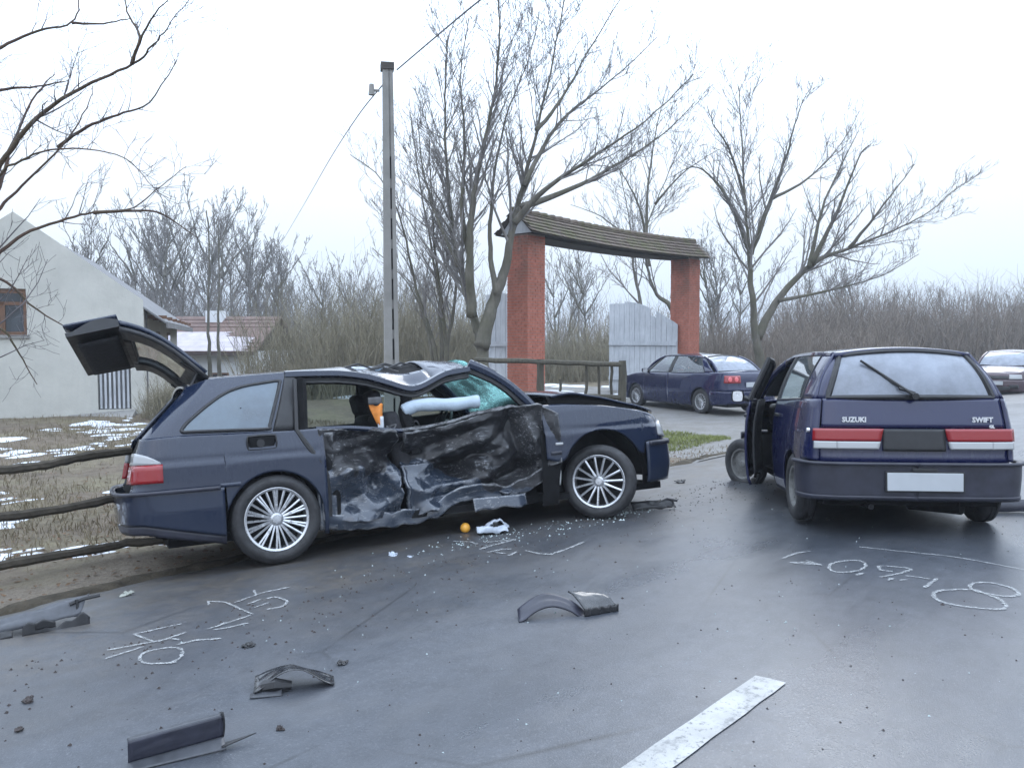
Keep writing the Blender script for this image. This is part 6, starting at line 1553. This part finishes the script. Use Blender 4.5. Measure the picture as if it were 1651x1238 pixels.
# ---- a plain saloon / hatch for the parked cars
def parked(root, c, mat, roof, spec):
    c.panel('body_liner', LINER, c.U(spec['xr'] + .1), c.U(spec['xf'] - .1), off=-.04, solid=0, sd=-1); c.panel('body_liner', LINER, c.U(spec['xr'] + .1), c.U(spec['xf'] - .1), off=-.04, solid=0, sd=1)
    c.arch_liner(depth=.28)
    MB().box(((spec['xf'] + spec['xr']) / 2, 0, .25), (spec['xf'] - spec['xr'] - .4, 1.35, .08)).build('underbody', LINER, root)
    q = spec['q']
    zl = lambda x: max(c.zb(x), spec['bz'] if (x < spec['br'] or x > spec['bf']) else 0)
    for sd in (-1, 1):
        c.panel('rear_wing', mat, c.U(spec['xr'] + .12), c.U(q[0]) - .006, zlo=zl, rows=16, sd=sd)
        c.panel('door', mat, c.U(q[0]), c.U(q[1]) - .006, rows=14, sd=sd)
        c.panel('door', mat, c.U(q[1]), c.U(q[2]) - .006, rows=14, sd=sd)
        c.panel('fender', mat, c.U(q[2]), c.U(spec['xf'] - .22), zlo=zl, rows=14, sd=sd)
        for xk in (q[0] + .18, q[1] + .16):
            p = c.pt(c.U(xk), c.I(c.ztop, xk) - .10, .012, sd); MB().box(p, (.16, .03, .028)).build('door_handle', mat, root, bevel=.008)
    c.wrap('bumper', mat, c.U(spec['br']), lambda x: max(.24, c.zb(x)), spec['bz'] - .004, rows=8, off=.02, end='rear')
    c.wrap('bumper', mat, c.U(spec['bf']), lambda x: max(.22, c.zb(x)), spec['bz'] - .004, rows=8, off=.02, end='front')
    c.wrap('rear_panel', mat, c.U(spec['xr'] + .13), spec['bz'], lambda x: c.I(c.ztop, x), rows=8, end='rear')
    c.wrap('nose_panel', mat, c.U(spec['xf'] - .24), spec['bz'], lambda x: c.I(c.ztop, x), rows=6, off=-.004, end='front')
    c.span('bonnet', mat, c.U(spec['cowl']), c.u1 - .001, crown=.05)
    if spec.get('deck'): c.span('boot_lid', mat, .001, c.U(spec['deck']), crown=.035)
    roof_panel(c, roof, roof[0][0], roof[-1][0], .05, mat)
    hm = dict(paint=mat, glass=spec['glass'], black=BLACK_PL)
    for sd in (-1, 1):
        c.greenhouse(roof, spec['knots'], sd, hm)
        pts = [(x, sd * c.I([(p[0], p[1]) for p in roof], x), c.I([(p[0], p[2]) for p in roof], x) - .01) for x in np.linspace(roof[0][0], roof[-1][0], 14)]
        c.put(MB().tube(pts, .02, 6), 'roof_edge', mat)
        mirror(root, (spec['mx'], sd * 1.0, c.I(c.ztop, spec['mx']) + .04), sd, mat)
    _, fw = screen(c, 'windscreen', spec['glass_f'], *spec['ws'], frame=None); posts(c, fw, mat)
    _, fb = screen(c, 'rear_screen', spec['glass_r'], *spec['rs'], frame=BLACK_PL)
    for sd in (-1, 1): c.put(MB().tube([tuple(fb(sd * 1.0, v)) for v in np.linspace(-.05, 1.03, 10)], .04, 8), 'rear_post', mat)
    for y in (-.36, .36): seat(root, -.05, y, .42, -.22)
    seat(root, -.95, 0, .42, -.3, bench=True)
    MB().box((spec['cowl'] - .35, 0, .84), (.4, 1.3, .2)).build('dashboard', BLACK_PL, root, bevel=.04)
    for x in (spec['wr'], spec['wf']):
        for sd in (-1, 1): make_wheel(root, (x, sd * .77, .315), sd, .315, .20, .20, spec.get('rimstyle', 'spoke15'), mat=spec['rim'])

# sedan parked in front of the gate
a, b = Vector(DATA['sedan'][0]), Vector(DATA['sedan'][1])
yaw = math.atan2(b.y - a.y, b.x - a.x)
fwd = Vector((math.cos(yaw), math.sin(yaw), 0)); lft = Vector((-fwd.y, fwd.x, 0))
mid = (a + b) / 2 - lft * .85
sed = thing('sedan', 'dark blue saloon parked facing the brick gateway', 'car', (mid.x, mid.y, -0.36), (0, 0, yaw))
S_ROOF = [(-1.18, .56, 1.40), (-.8, .585, 1.43), (-.2, .60, 1.45), (.25, .585, 1.43), (.45, .565, 1.395)]
Sd = Car(sed, [(-2.32, 0), (-2.31, .4), (-2.27, .65), (-2.17, .80), (-1.9, .87), (-1.3, .885), (0, .89), (1.0, .885), (1.6, .87), (2.0, .80), (2.2, .66), (2.32, .38), (2.36, 0)],
         side=[(.15, .07), (.28, .02), (.5, 0), (.66, .0), (.85, .02), (.98, .05), (1.08, .09)], rear=[(.2, .1), (.32, .02), (.62, .0), (.70, .03), (.95, .06), (1.08, .12)],
         front=[(.2, .06), (.4, .0), (.6, .02), (.75, .08), (.95, .25)],
         ztop=[(-2.35, 1.06), (-1.6, 1.045), (-.5, 1.0), (.9, .98), (1.4, .93), (1.9, .84), (2.2, .76), (2.36, .72)], zbot=[(-2.35, .30), (-1.8, .24), (-1, .19), (1, .19), (1.8, .22), (2.36, .24)],
         arches=[(-1.33, .315, .35), (1.33, .315, .35)])
parked(sed, Sd, PAINT_S, S_ROOF, dict(xr=-2.32, xf=2.36, q=(-1.0, -.05, .98), bz=.60, br=-1.72, bf=1.72, cowl=1.0, deck=-1.72, mx=.72, wr=-1.33, wf=1.33, glass=GLASS_C, glass_f=GLASS_C, glass_r=GLASS_T, rim=ALLOY,
       knots=[(-1.75, -1.18, 'paint'), (-1.42, -1.05, 'window'), (-.14, -.18, 'black'), (-.04, -.08, 'window'), (.82, .38, 'black'), (.95, .45, None)],
       ws=((1.22, .98, .74, .98, 1.0), (.52, .44, .565, 1.44, 1.39), (.03, .05)), rs=((-1.86, -1.76, .70, 1.075, 1.06), (-1.22, -1.16, .55, 1.445, 1.40), (-.02, .05))))
for sd in (-1, 1):
    l = lamp_band(Sd, 'tail_lamp', RED_L, .42, Sd.U(-2.13), .80, .98, sd)
    for uu in (.55, .72): 
        p = Sd.pt(uu, .89, .028, sd); MB().lathe([(0, -.012), (.055, -.008), (.062, .006), (.05, .012)], 16, 'x').xf(Matrix.Translation(p)).build('round_lens', PALE_RED_L, l)
    lamp_band(Sd, 'headlamp', WHITE_L, Sd.U(2.05), Sd.U(2.30), .62, .74, sd)
p = Sd.pt(0, .78, .02); MB().box((p[0], 0, .76), (.02, .52, .115)).build('number_plate', PLATE, sed)

# mauve car coming along the road
rx, ry, _ = DATA['red']
mau = thing('oncoming_car', 'mauve car facing the camera far along the road at the right edge', 'car', (rx + RD.x * 1.9, ry + RD.y * 1.9, -.36), (0, 0, math.atan2(-RD.y, -RD.x)))
M_ROOF = [(-1.75, .54, 1.42), (-1.2, .58, 1.46), (-.4, .60, 1.48), (.2, .585, 1.45), (.42, .565, 1.41)]
Mc = Car(mau, [(-1.95, 0), (-1.94, .4), (-1.90, .65), (-1.80, .79), (-1.5, .855), (-1.0, .87), (0, .875), (1.0, .87), (1.5, .85), (1.9, .77), (2.08, .62), (2.18, .35), (2.21, 0)],
         side=[(.15, .07), (.28, .02), (.5, 0), (.66, .0), (.85, .02), (.98, .05), (1.08, .09)], rear=[(.2, .1), (.32, .02), (.62, .0), (.70, .03), (.95, .08), (1.08, .14)],
         front=[(.2, .05), (.4, .0), (.6, .015), (.75, .06), (.95, .22)],
         ztop=[(-2.0, 1.04), (-1, 1.01), (.9, 1.0), (1.4, .95), (1.8, .87), (2.1, .78), (2.21, .74)], zbot=[(-2, .3), (-1, .2), (1, .2), (2.2, .22)], arches=[(-1.25, .315, .345), (1.3, .315, .345)])
parked(mau, Mc, PAINT_M, M_ROOF, dict(xr=-1.95, xf=2.21, q=(-.95, -.05, .95), bz=.60, br=-1.62, bf=1.68, cowl=.98, mx=.7, wr=-1.25, wf=1.3, glass=GLASS_C, glass_f=GLASS_T, glass_r=GLASS_C, rim=ALLOY,
       knots=[(-1.85, -1.72, 'paint'), (-1.5, -1.4, 'window'), (-.14, -.18, 'black'), (-.04, -.08, 'window'), (.8, .36, 'black'), (.93, .42, None)],
       ws=((1.20, .96, .73, 1.0, 1.02), (.50, .42, .565, 1.465, 1.41), (.03, .05)), rs=((-1.88, -1.82, .70, 1.05, 1.04), (-1.78, -1.73, .53, 1.46, 1.42), (-.03, .02))))
for sd in (-1, 1):
    lamp_band(Mc, 'headlamp', WHITE_L, Mc.U(1.98), Mc.u1 - .42, .63, .76, sd)
    mbx = MB().box((2.16, sd * .55, .40), (.14, .26, .10)); mbx.build('fog_lamp_recess', BLACK_PL, mau, bevel=.02)
mb = MB()
for sd in (-1, 1): mb.grid(Mc.grid(Mc.u1 - .40, Mc.u1, lambda x: .63, lambda x: .72, 4, .015, sd, .04))
Mc.put(mb, 'grille', BLACK_PL, solid=.02, weld=True)
MB().box((2.225, 0, .34), (.03, .9, .12)).build('air_intake', BLACK_PL, mau, bevel=.02)
MB().box((2.238, 0, .50), (.02, .52, .115)).build('number_plate', PLATE, mau)
# ------------------------------------------------------------------ wreckage on the road
SHINY_PL = simple('wet black plastic shard', (.018, .019, .022), .25, var=.4, scale=12, coat=.5)
GREYSH = simple('grey plastic underside', (.045, .048, .056), .5, var=.3, scale=10)
pts_ = DATA['pts']
def debris(name, label, key, build, rz=0.0, cat='debris', dz=0.0, group=None, scale=1.0):
    x, y, _, _ = pts_[key]; t, s_ = ts(x, y); z = zs(s_) if s_ < 4.3 else zt(t, s_)
    o = thing(name, label, cat, (x, y, z + dz), (0, 0, rz), group); build(o); o.scale = (scale,) * 3; return o
def sheet(f, n=16, m=10): return MB().grid([[f(i / n, j / m) for j in range(m + 1)] for i in range(n + 1)])
GREYSH_P = simple('grey inner liner', (.050, .053, .062), .45, var=.25, scale=10)
def nz(u, v, k, a=.01): return a * noise.noise(Vector((u * 4, v * 4, k)))
# channel-shaped strip, front left
def b_trim(o):
    L_ = lambda u: -.33 + .66 * u
    rise = lambda u: .02 + .05 * u
    sheet(lambda u, v: (L_(u), -.02 + .035 * (1 - v) ** 2 * 0 + nz(u, v, 3, .006), rise(u) + .16 * v), 18, 8).build('moulding', GREY_PL, o, solid=.008, angle=35)
    sheet(lambda u, v: (L_(u), -.02 + .10 * v, rise(u) + .16 + .018 * math.sin(PI * v) - .03 * v + nz(u, v, 5, .004)), 18, 6).build('top_flange', GREYSH, o, solid=.006, angle=35)
    sheet(lambda u, v: (L_(u), -.02 - .12 * v, rise(u) * (1 - .75 * v) + .006), 18, 5).build('lower_flange', GREYSH, o, solid=.006, angle=35)
    sheet(lambda u, v: (.33 + .012 * math.sin(v * 3), -.03 + .13 * u, .06 + .20 * v * (1 - .25 * u)), 5, 6).build('end_cap', BLACK_PL, o, solid=.012)
    sheet(lambda u, v: (.30 + .26 * u, -.13 + .05 * u + .06 * v * (1 - u), .03 + .035 * u), 8, 4).build('lip', BLACK_PL, o, solid=.008)
debris('bumper_strip', 'long black channel shaped bumper moulding at the bottom left', 'trim', b_trim, R(28), 'car part', scale=.50)
def b_flap(o):
    def f(u, v):
        x = -.26 + .52 * u; y = -.12 + .24 * v + .03 * math.sin(u * 5); z = .02 + .13 * math.sin(PI * u) ** 1.3 * (1 - .55 * v) + .03 * (1 - u) * v + nz(u, v, 7, .012)
        return (x, y * (.55 + .45 * math.sin(PI * min(1, .25 + u * .7))), max(.004, z))
    sheet(f).build('shell', SHINY_PL, o, solid=.006, angle=40)
    sheet(lambda u, v: (-.28 + .20 * u, -.15 - .01 * u + .07 * v, .008 + .03 * v * u), 6, 4).build('torn_lip', GREYSH, o, solid=.004)
    MB().tube([(-.2, -.05, .03), (-.12, -.08, .05), (-.02, -.07, .035)], [.045, .05, .03], 8).build('rolled_edge', BLACK_PL, o)
debris('bumper_shard', 'curved black bumper shard lying on the asphalt below the spray marks', 'flap', b_flap, R(14), 'car part', scale=.66)
def b_left(o):
    sheet(lambda u, v: tuple(Vector((-.62, -.14, .01)).lerp(Vector((.34, -.02, .10)), u).lerp(Vector((-.20, .20, .10)).lerp(Vector((.40, .16, .26)), u), v) + Vector((0, 0, .05 * math.sin(PI * v) * (1 - .4 * u) + nz(u, v, 2, .03)))), 16, 10).build('shell', GREYSH_P, o, solid=.006, angle=30)
    sheet(lambda u, v: (-.12 + .54 * u, -.16 + .14 * u + .02 * v, .004 + (.075 + .035 * math.sin(u * 9) + .02 * math.sin(u * 23)) * v), 22, 6).build('torn_lip', BLACK_PL, o, solid=.03, angle=30)  # ragged black sheet, also standing in for shade in the shard's hollow
    sheet(lambda u, v: (-.02 + .16 * u, -.13 + .05 * u, .04 + .09 * v * (1 - .9 * abs(u - .4))), 8, 5).build('torn_lip', BLACK_PL, o, solid=.03, angle=30)  # second black sheet for the same painted hollow
    MB().tube([(.30, .03, .10), (.31, .05, .18), (.30, .06, .24)], .014, 5).tube([(.24, .06, .20), (.36, .08, .235), (.50, .10, .25)], .018, 5).build('bracket', BLACK_PL, o)
    sheet(lambda u, v: (-.60 + .40 * u, -.20 + .04 * u + .05 * v, .004 + .05 * v + nz(u, v, 9, .02)), 10, 3).build('splinter', BLACK_PL, o, solid=.015)
debris('wheel_arch_shard', 'big torn grey wheel arch shard at the left edge of the road', 'shard_left', b_left, R(20), 'car part', scale=.60)
def b_strip(o):
    def band(u, v):
        x = -.34 + .46 * u; z = .13 * math.sin(PI * min(1, u * .92 + .06)) ** .8
        return (x, -.03 - .10 * (1 - u) * (1 - v) + .06 * v + .03 * math.sin(u * 4), max(.004, z - .055 * (1 - v) + nz(u, v, 1, .006)))
    sheet(band, 22, 8).build('moulding', GREY_PL, o, solid=.010, angle=40)
    def plate(u, v):
        a = Vector((.02, .12, .125)).lerp(Vector((.22, .10, .115)), u); b = Vector((.11, -.07, .045)).lerp(Vector((.34, .02, .050)), u)
        q = a.lerp(b, v); return (q.x, q.y, max(.004, q.z + .020 * math.sin(PI * v) + nz(u, v, 4, .008)))
    sheet(plate, 12, 12).build('flat_end', SHINY_PL, o, solid=.012, angle=40)
    def be(u, v):
        q = Vector((.11, -.075, .0)).lerp(Vector((.345, .015, .0)), u)
        return (q.x + .01 * math.sin(u * 20), q.y, .004 + .05 * v + (.008 * math.sin(u * 26) if v > .5 else 0))
    sheet(be, 16, 4).build('broken_edge', BLACK_PL, o, solid=.014, angle=30)
debris('bumper_strip', 'arched grey black bumper moulding alone in the middle of the road', 'strip', b_strip, R(4), 'car part', scale=.82)
def chunk(seed, sx, sy, sz, mat, nm='chunk'):
    def b(o):
        G = []
        for i in range(7):
            th_ = PI * i / 6
            G.append([(sx * math.sin(th_) * math.cos(ph) * (1 + .5 * noise.noise(Vector((th_ * 2, math.cos(ph) * 2, seed)))), sy * math.sin(th_) * math.sin(ph) * (1 + .5 * noise.noise(Vector((math.sin(ph) * 2, th_ * 2, seed)))), sz * .9 + sz * math.cos(th_) * (1 + .4 * noise.noise(Vector((ph if ph < PI else 2 * PI - ph, th_, seed))))) for ph in np.linspace(0, 2 * PI, 10)])
        MB().grid(G).build(nm, mat, o, angle=25)
    return b
def ragged(seed, size, mat, nm='crumpled_scrap'):
    def b(o):
        rg = random.Random(seed)
        for k in range(4):
            ax, ay = rg.uniform(-.6, .6) * size, rg.uniform(-.5, .5) * size; sx, sy, h = size * rg.uniform(.5, 1.1), size * rg.uniform(.4, .8), size * rg.uniform(.3, .9); an = rg.uniform(0, 3)
            def f(u, v):
                x, y = (u - .5) * sx * 2, (v - .5) * sy * 2 * (.4 + .6 * math.sin(PI * (.15 + .7 * u)))
                z = .003 + h * max(0, .5 + noise.noise(Vector((u * 3.1 + seed, v * 3.1, k)))) * (.3 + .7 * u)
                return (ax + x * math.cos(an) - y * math.sin(an), ay + x * math.sin(an) + y * math.cos(an), max(.002, z))
            sheet(f, 7, 6).build(nm, mat, o, solid=.003, angle=25)
    return b
LEAFB = simple('dark sodden leaf clump', (.035, .026, .024), .7, var=.4, scale=20)
debris('leaf_clump', 'dark sodden leaf clump at the far left, above a smaller one', 'bits1', ragged(1, .024, LEAFB), cat='leaves')
debris('leaf_clump', 'small dark leaf clump near the bottom left corner', 'bits2', ragged(2, .015, LEAFB), cat='leaves')
debris('leaf_clump', 'single dark leaf clump right of the channel shaped moulding', 'bits3', ragged(3, .015, LEAFB), cat='leaves')
debris('plastic_chip', 'small black chip up right of the curved bumper shard', 'bits4', ragged(4, .020, BLACK_PL), cat='chip')
debris('plastic_chip', 'small black chip under the arrow spray marks', 'bits5', ragged(5, .024, BLACK_PL), cat='chip')
YEL = simple('orange yellow plastic', (.85, .42, .06), .35, var=.12, scale=18)
def b_ball(o): MB().lathe([(0, 0), (.02, .002), (.036, .014), (.043, .036), (.038, .058), (.022, .076), (0, .082)], 18, 'z').build('ball', YEL, o)
debris('yellow_ball', 'small orange yellow ball beside the estate car sill', 'ball', b_ball, cat='ball')
WPL = simple('pale broken lamp plastic', (.40, .44, .50), .3, var=.15, scale=20)
def b_white(o):
    sheet(lambda u, v: (-.14 + .26 * u, -.05 + .09 * v, .02 + .035 * math.sin(PI * v) + nz(u, v, 2, .03)), 10, 6).build('shell', WPL, o, solid=.006, angle=30)
    sheet(lambda u, v: (-.06 + .20 * u, .01 + .08 * v, .05 + .05 * math.sin(PI * u) + nz(u, v, 6, .03)), 10, 6).build('shell', WPL, o, solid=.006, angle=30)
    MB().box((.02, .0, .07), (.04, .03, .05)).build('socket', BLACK_PL, o, bevel=.005)
debris('broken_lamp', 'pale broken lamp housing beside the orange yellow ball', 'white', b_white, R(10), 'car part')
def b_dark(o):
    sheet(lambda u, v: (-.16 + .42 * u, -.04 + .09 * v, .02 + .05 * v + nz(u, v, 2, .03)), 12, 5).build('shell', BLACK_PL, o, solid=.008, angle=30)
    MB().tube([(.10, .02, .05), (.2, .04, .09), (.30, .03, .07)], .012, 5).build('bracket', BLACK_PL, o)
debris('bumper_shard', 'black shard lying right of the estate car front wheel', 'dark_r', b_dark, R(12), 'car part')
def b_rb(o):
    sheet(lambda u, v: (-.45 + .9 * u, -.05 + .10 * v, .02 + .11 * math.sin(PI * v) * (1 - .3 * u) + nz(u, v, 2, .02)), 14, 6).build('moulding', GREY_PL, o, solid=.008, angle=40)
debris('bumper_strip', 'black bumper piece lying at the right edge beside the hatchback', 'rbump', b_rb, R(8), 'car part')
debris('plastic_chip', 'black chip on the asphalt ahead of the estate car bumper', 'bit6', ragged(6, .06, BLACK_PL), cat='chip')
PALE = simple('pale litter', (.30, .31, .27), .7)
debris('litter_scrap', 'pale crumpled scrap on the muddy road edge, left', 'bit7', ragged(7, .04, PALE), cat='litter')
debris('litter_scrap', 'white crumb on the asphalt below the crushed rear door', 'bit8', ragged(8, .018, WPL), cat='litter')
debris('litter_scrap', 'whitish lump on the asphalt right of the estate car rear wheel', 'bit9', ragged(9, .034, WPL), cat='litter')
def b_lamp(o):
    sheet(lambda u, v: (-.03 + .06 * u, -.005, .02 + .15 * v + .0 * u + nz(u, v, 2, .01)), 5, 8).build('shell', WPL, o, solid=.012, angle=30)
# ragged dirt bank where the asphalt meets the verge
MUD = simple('dark verge mud', (.055, .045, .032), .9, var=.45, scale=7, bump=.8, bscale=30, spec=.2)
rows = []
for t in np.arange(-4, 12, .06):
    c = 4.42 + .20 * noise.noise(Vector((t * .9, 4, 0))) + .10 * noise.noise(Vector((t * 3.1, 1, 2))); w = .10 + .12 * abs(noise.noise(Vector((t * 1.7, 8, 1)))) + .05 * noise.noise(Vector((t * 7, 3, 1)))
    h = .035 * (1 + .8 * noise.noise(Vector((t * 4, 2, 7))))
    rows.append([(t, c + w * k, zt(t, c + w * k) - .02 + (h + .02) * (1 - k * k) + .012 * noise.noise(Vector((t * 9, k * 3, 5))) * (abs(k) < .9)) for k in (-1, -.7, -.35, 0, .35, .7, 1)])
o = in_road_frame(MB().grid(rows).build('mud', MUD, angle=180)); kind(tag(o, 'ragged dark mud along the broken asphalt edge', 'mud'), 'stuff')
# glass crumbs and splinters
GLS = simple('glass crumbs', (.34, .41, .41), .15, var=.3, scale=60, coat=.6)
rg = random.Random(31); mb = MB()
def crumb(t, s_, r):
    x, y, z = t, s_, zs(s_) + .001
    a = rg.uniform(0, 6.28); pts = [(x + r * rg.uniform(.6, 1.2) * math.cos(a + k * 2.09), y + r * rg.uniform(.6, 1.2) * math.sin(a + k * 2.09), z) for k in range(3)]
    mb.add(pts + [(x, y, z + r * rg.uniform(.5, 1.0))], [(0, 1, 3), (1, 2, 3), (2, 0, 3)])
def cl(cx_, cy_, sx, sy, n, r0, r1):
    t0, s0 = ts(cx_, cy_)
    for _ in range(n): crumb(t0 + rg.gauss(0, sx), s0 + rg.gauss(0, sy), rg.uniform(r0, r1))
cl(-.1, 6.75, .35, .10, 60, .004, .014); cl(.7, 7.3, .45, .10, 70, .004, .013); cl(1.05, 7.55, .25, .10, 40, .006, .018); cl(-.4, 6.3, .6, .25, 45, .004, .009)
for _ in range(260): crumb(rg.uniform(2, 10), rg.uniform(-2.2, 3), rg.uniform(.003, .008))
o = in_road_frame(mb.build('broken_glass', GLS, smooth=False)); kind(tag(o, 'glass crumbs strewn over the asphalt beside the estate car', 'glass'), 'stuff')
mb = MB()
rg = random.Random(32)
def grit(t, s_, r):
    z = zs(s_); a = rg.uniform(0, 6.28)
    mb.add([(t + r * math.cos(a + k * 2.09), s_ + r * math.sin(a + k * 2.09), z - .001) for k in range(3)] + [(t, s_, z + r * .8)], [(0, 1, 3), (1, 2, 3), (2, 0, 3)])
for _ in range(900): grit(rg.uniform(-1, 10), rg.uniform(-2.5, 3), rg.uniform(.003, .009) * (2 if rg.random() < .05 else 1))
for _ in range(700): grit(rg.uniform(-1, 9), 3.0 - abs(rg.gauss(0, .5)), rg.uniform(.004, .013))
o = in_road_frame(mb.build('grit', LEAFB, smooth=False)); kind(tag(o, 'dark grit and leaf crumbs over the wet asphalt', 'grit'), 'stuff')
# hi-vis cloth seen between the front seats
vb = Matrix.LocRotScale(Vector(WLOC), Euler(WROT), None) @ Vector((-.52, -.58, .95))
vo = thing('hi_vis_vest', 'small orange hi-vis vest hanging inside the estate car behind the front seat', 'vest', vb, WROT); vo.scale = (.85, .85, .8)
sheet(lambda u, v: (.13 * (u - .5) * (1 - .5 * v) + .03 * v, .02 * math.sin(u * 6 + v * 3), .22 - .20 * v + .012 * math.sin(u * 9)), 10, 14).build('cloth', HIVIS, vo, solid=.01)
sheet(lambda u, v: (.13 * (u - .5) - .01, .012 * math.sin(u * 6 + 1), .30 - .075 * v), 10, 3).build('grey_collar', TRIM, vo, solid=.01)
sheet(lambda u, v: (.06 * (u - .5) + .035, -.012 + .01 * math.sin(u * 6 + 1), .10 - .14 * v), 6, 4).build('pale_band', SNOW, vo, solid=.006)

# ------------------------------------------------------------------ damp winter air
def m_haze():
    m = bpy.data.materials.new('damp air'); m.use_nodes = True; t = m.node_tree; t.nodes.clear()
    o = t.nodes.new('ShaderNodeOutputMaterial'); v = t.nodes.new('ShaderNodeVolumePrincipled')
    v.inputs['Color'].default_value = (.86, .92, 1, 1); v.inputs['Density'].default_value = HAZE; v.inputs['Anisotropy'].default_value = 0.2
    t.links.new(v.outputs[0], o.inputs['Volume']); return m
HAZE = 0.0014
hz_ = MB().box((0, 60, 6), (1400, 1400, 24)).build('haze', m_haze(), smooth=False); kind(hz_, 'stuff')
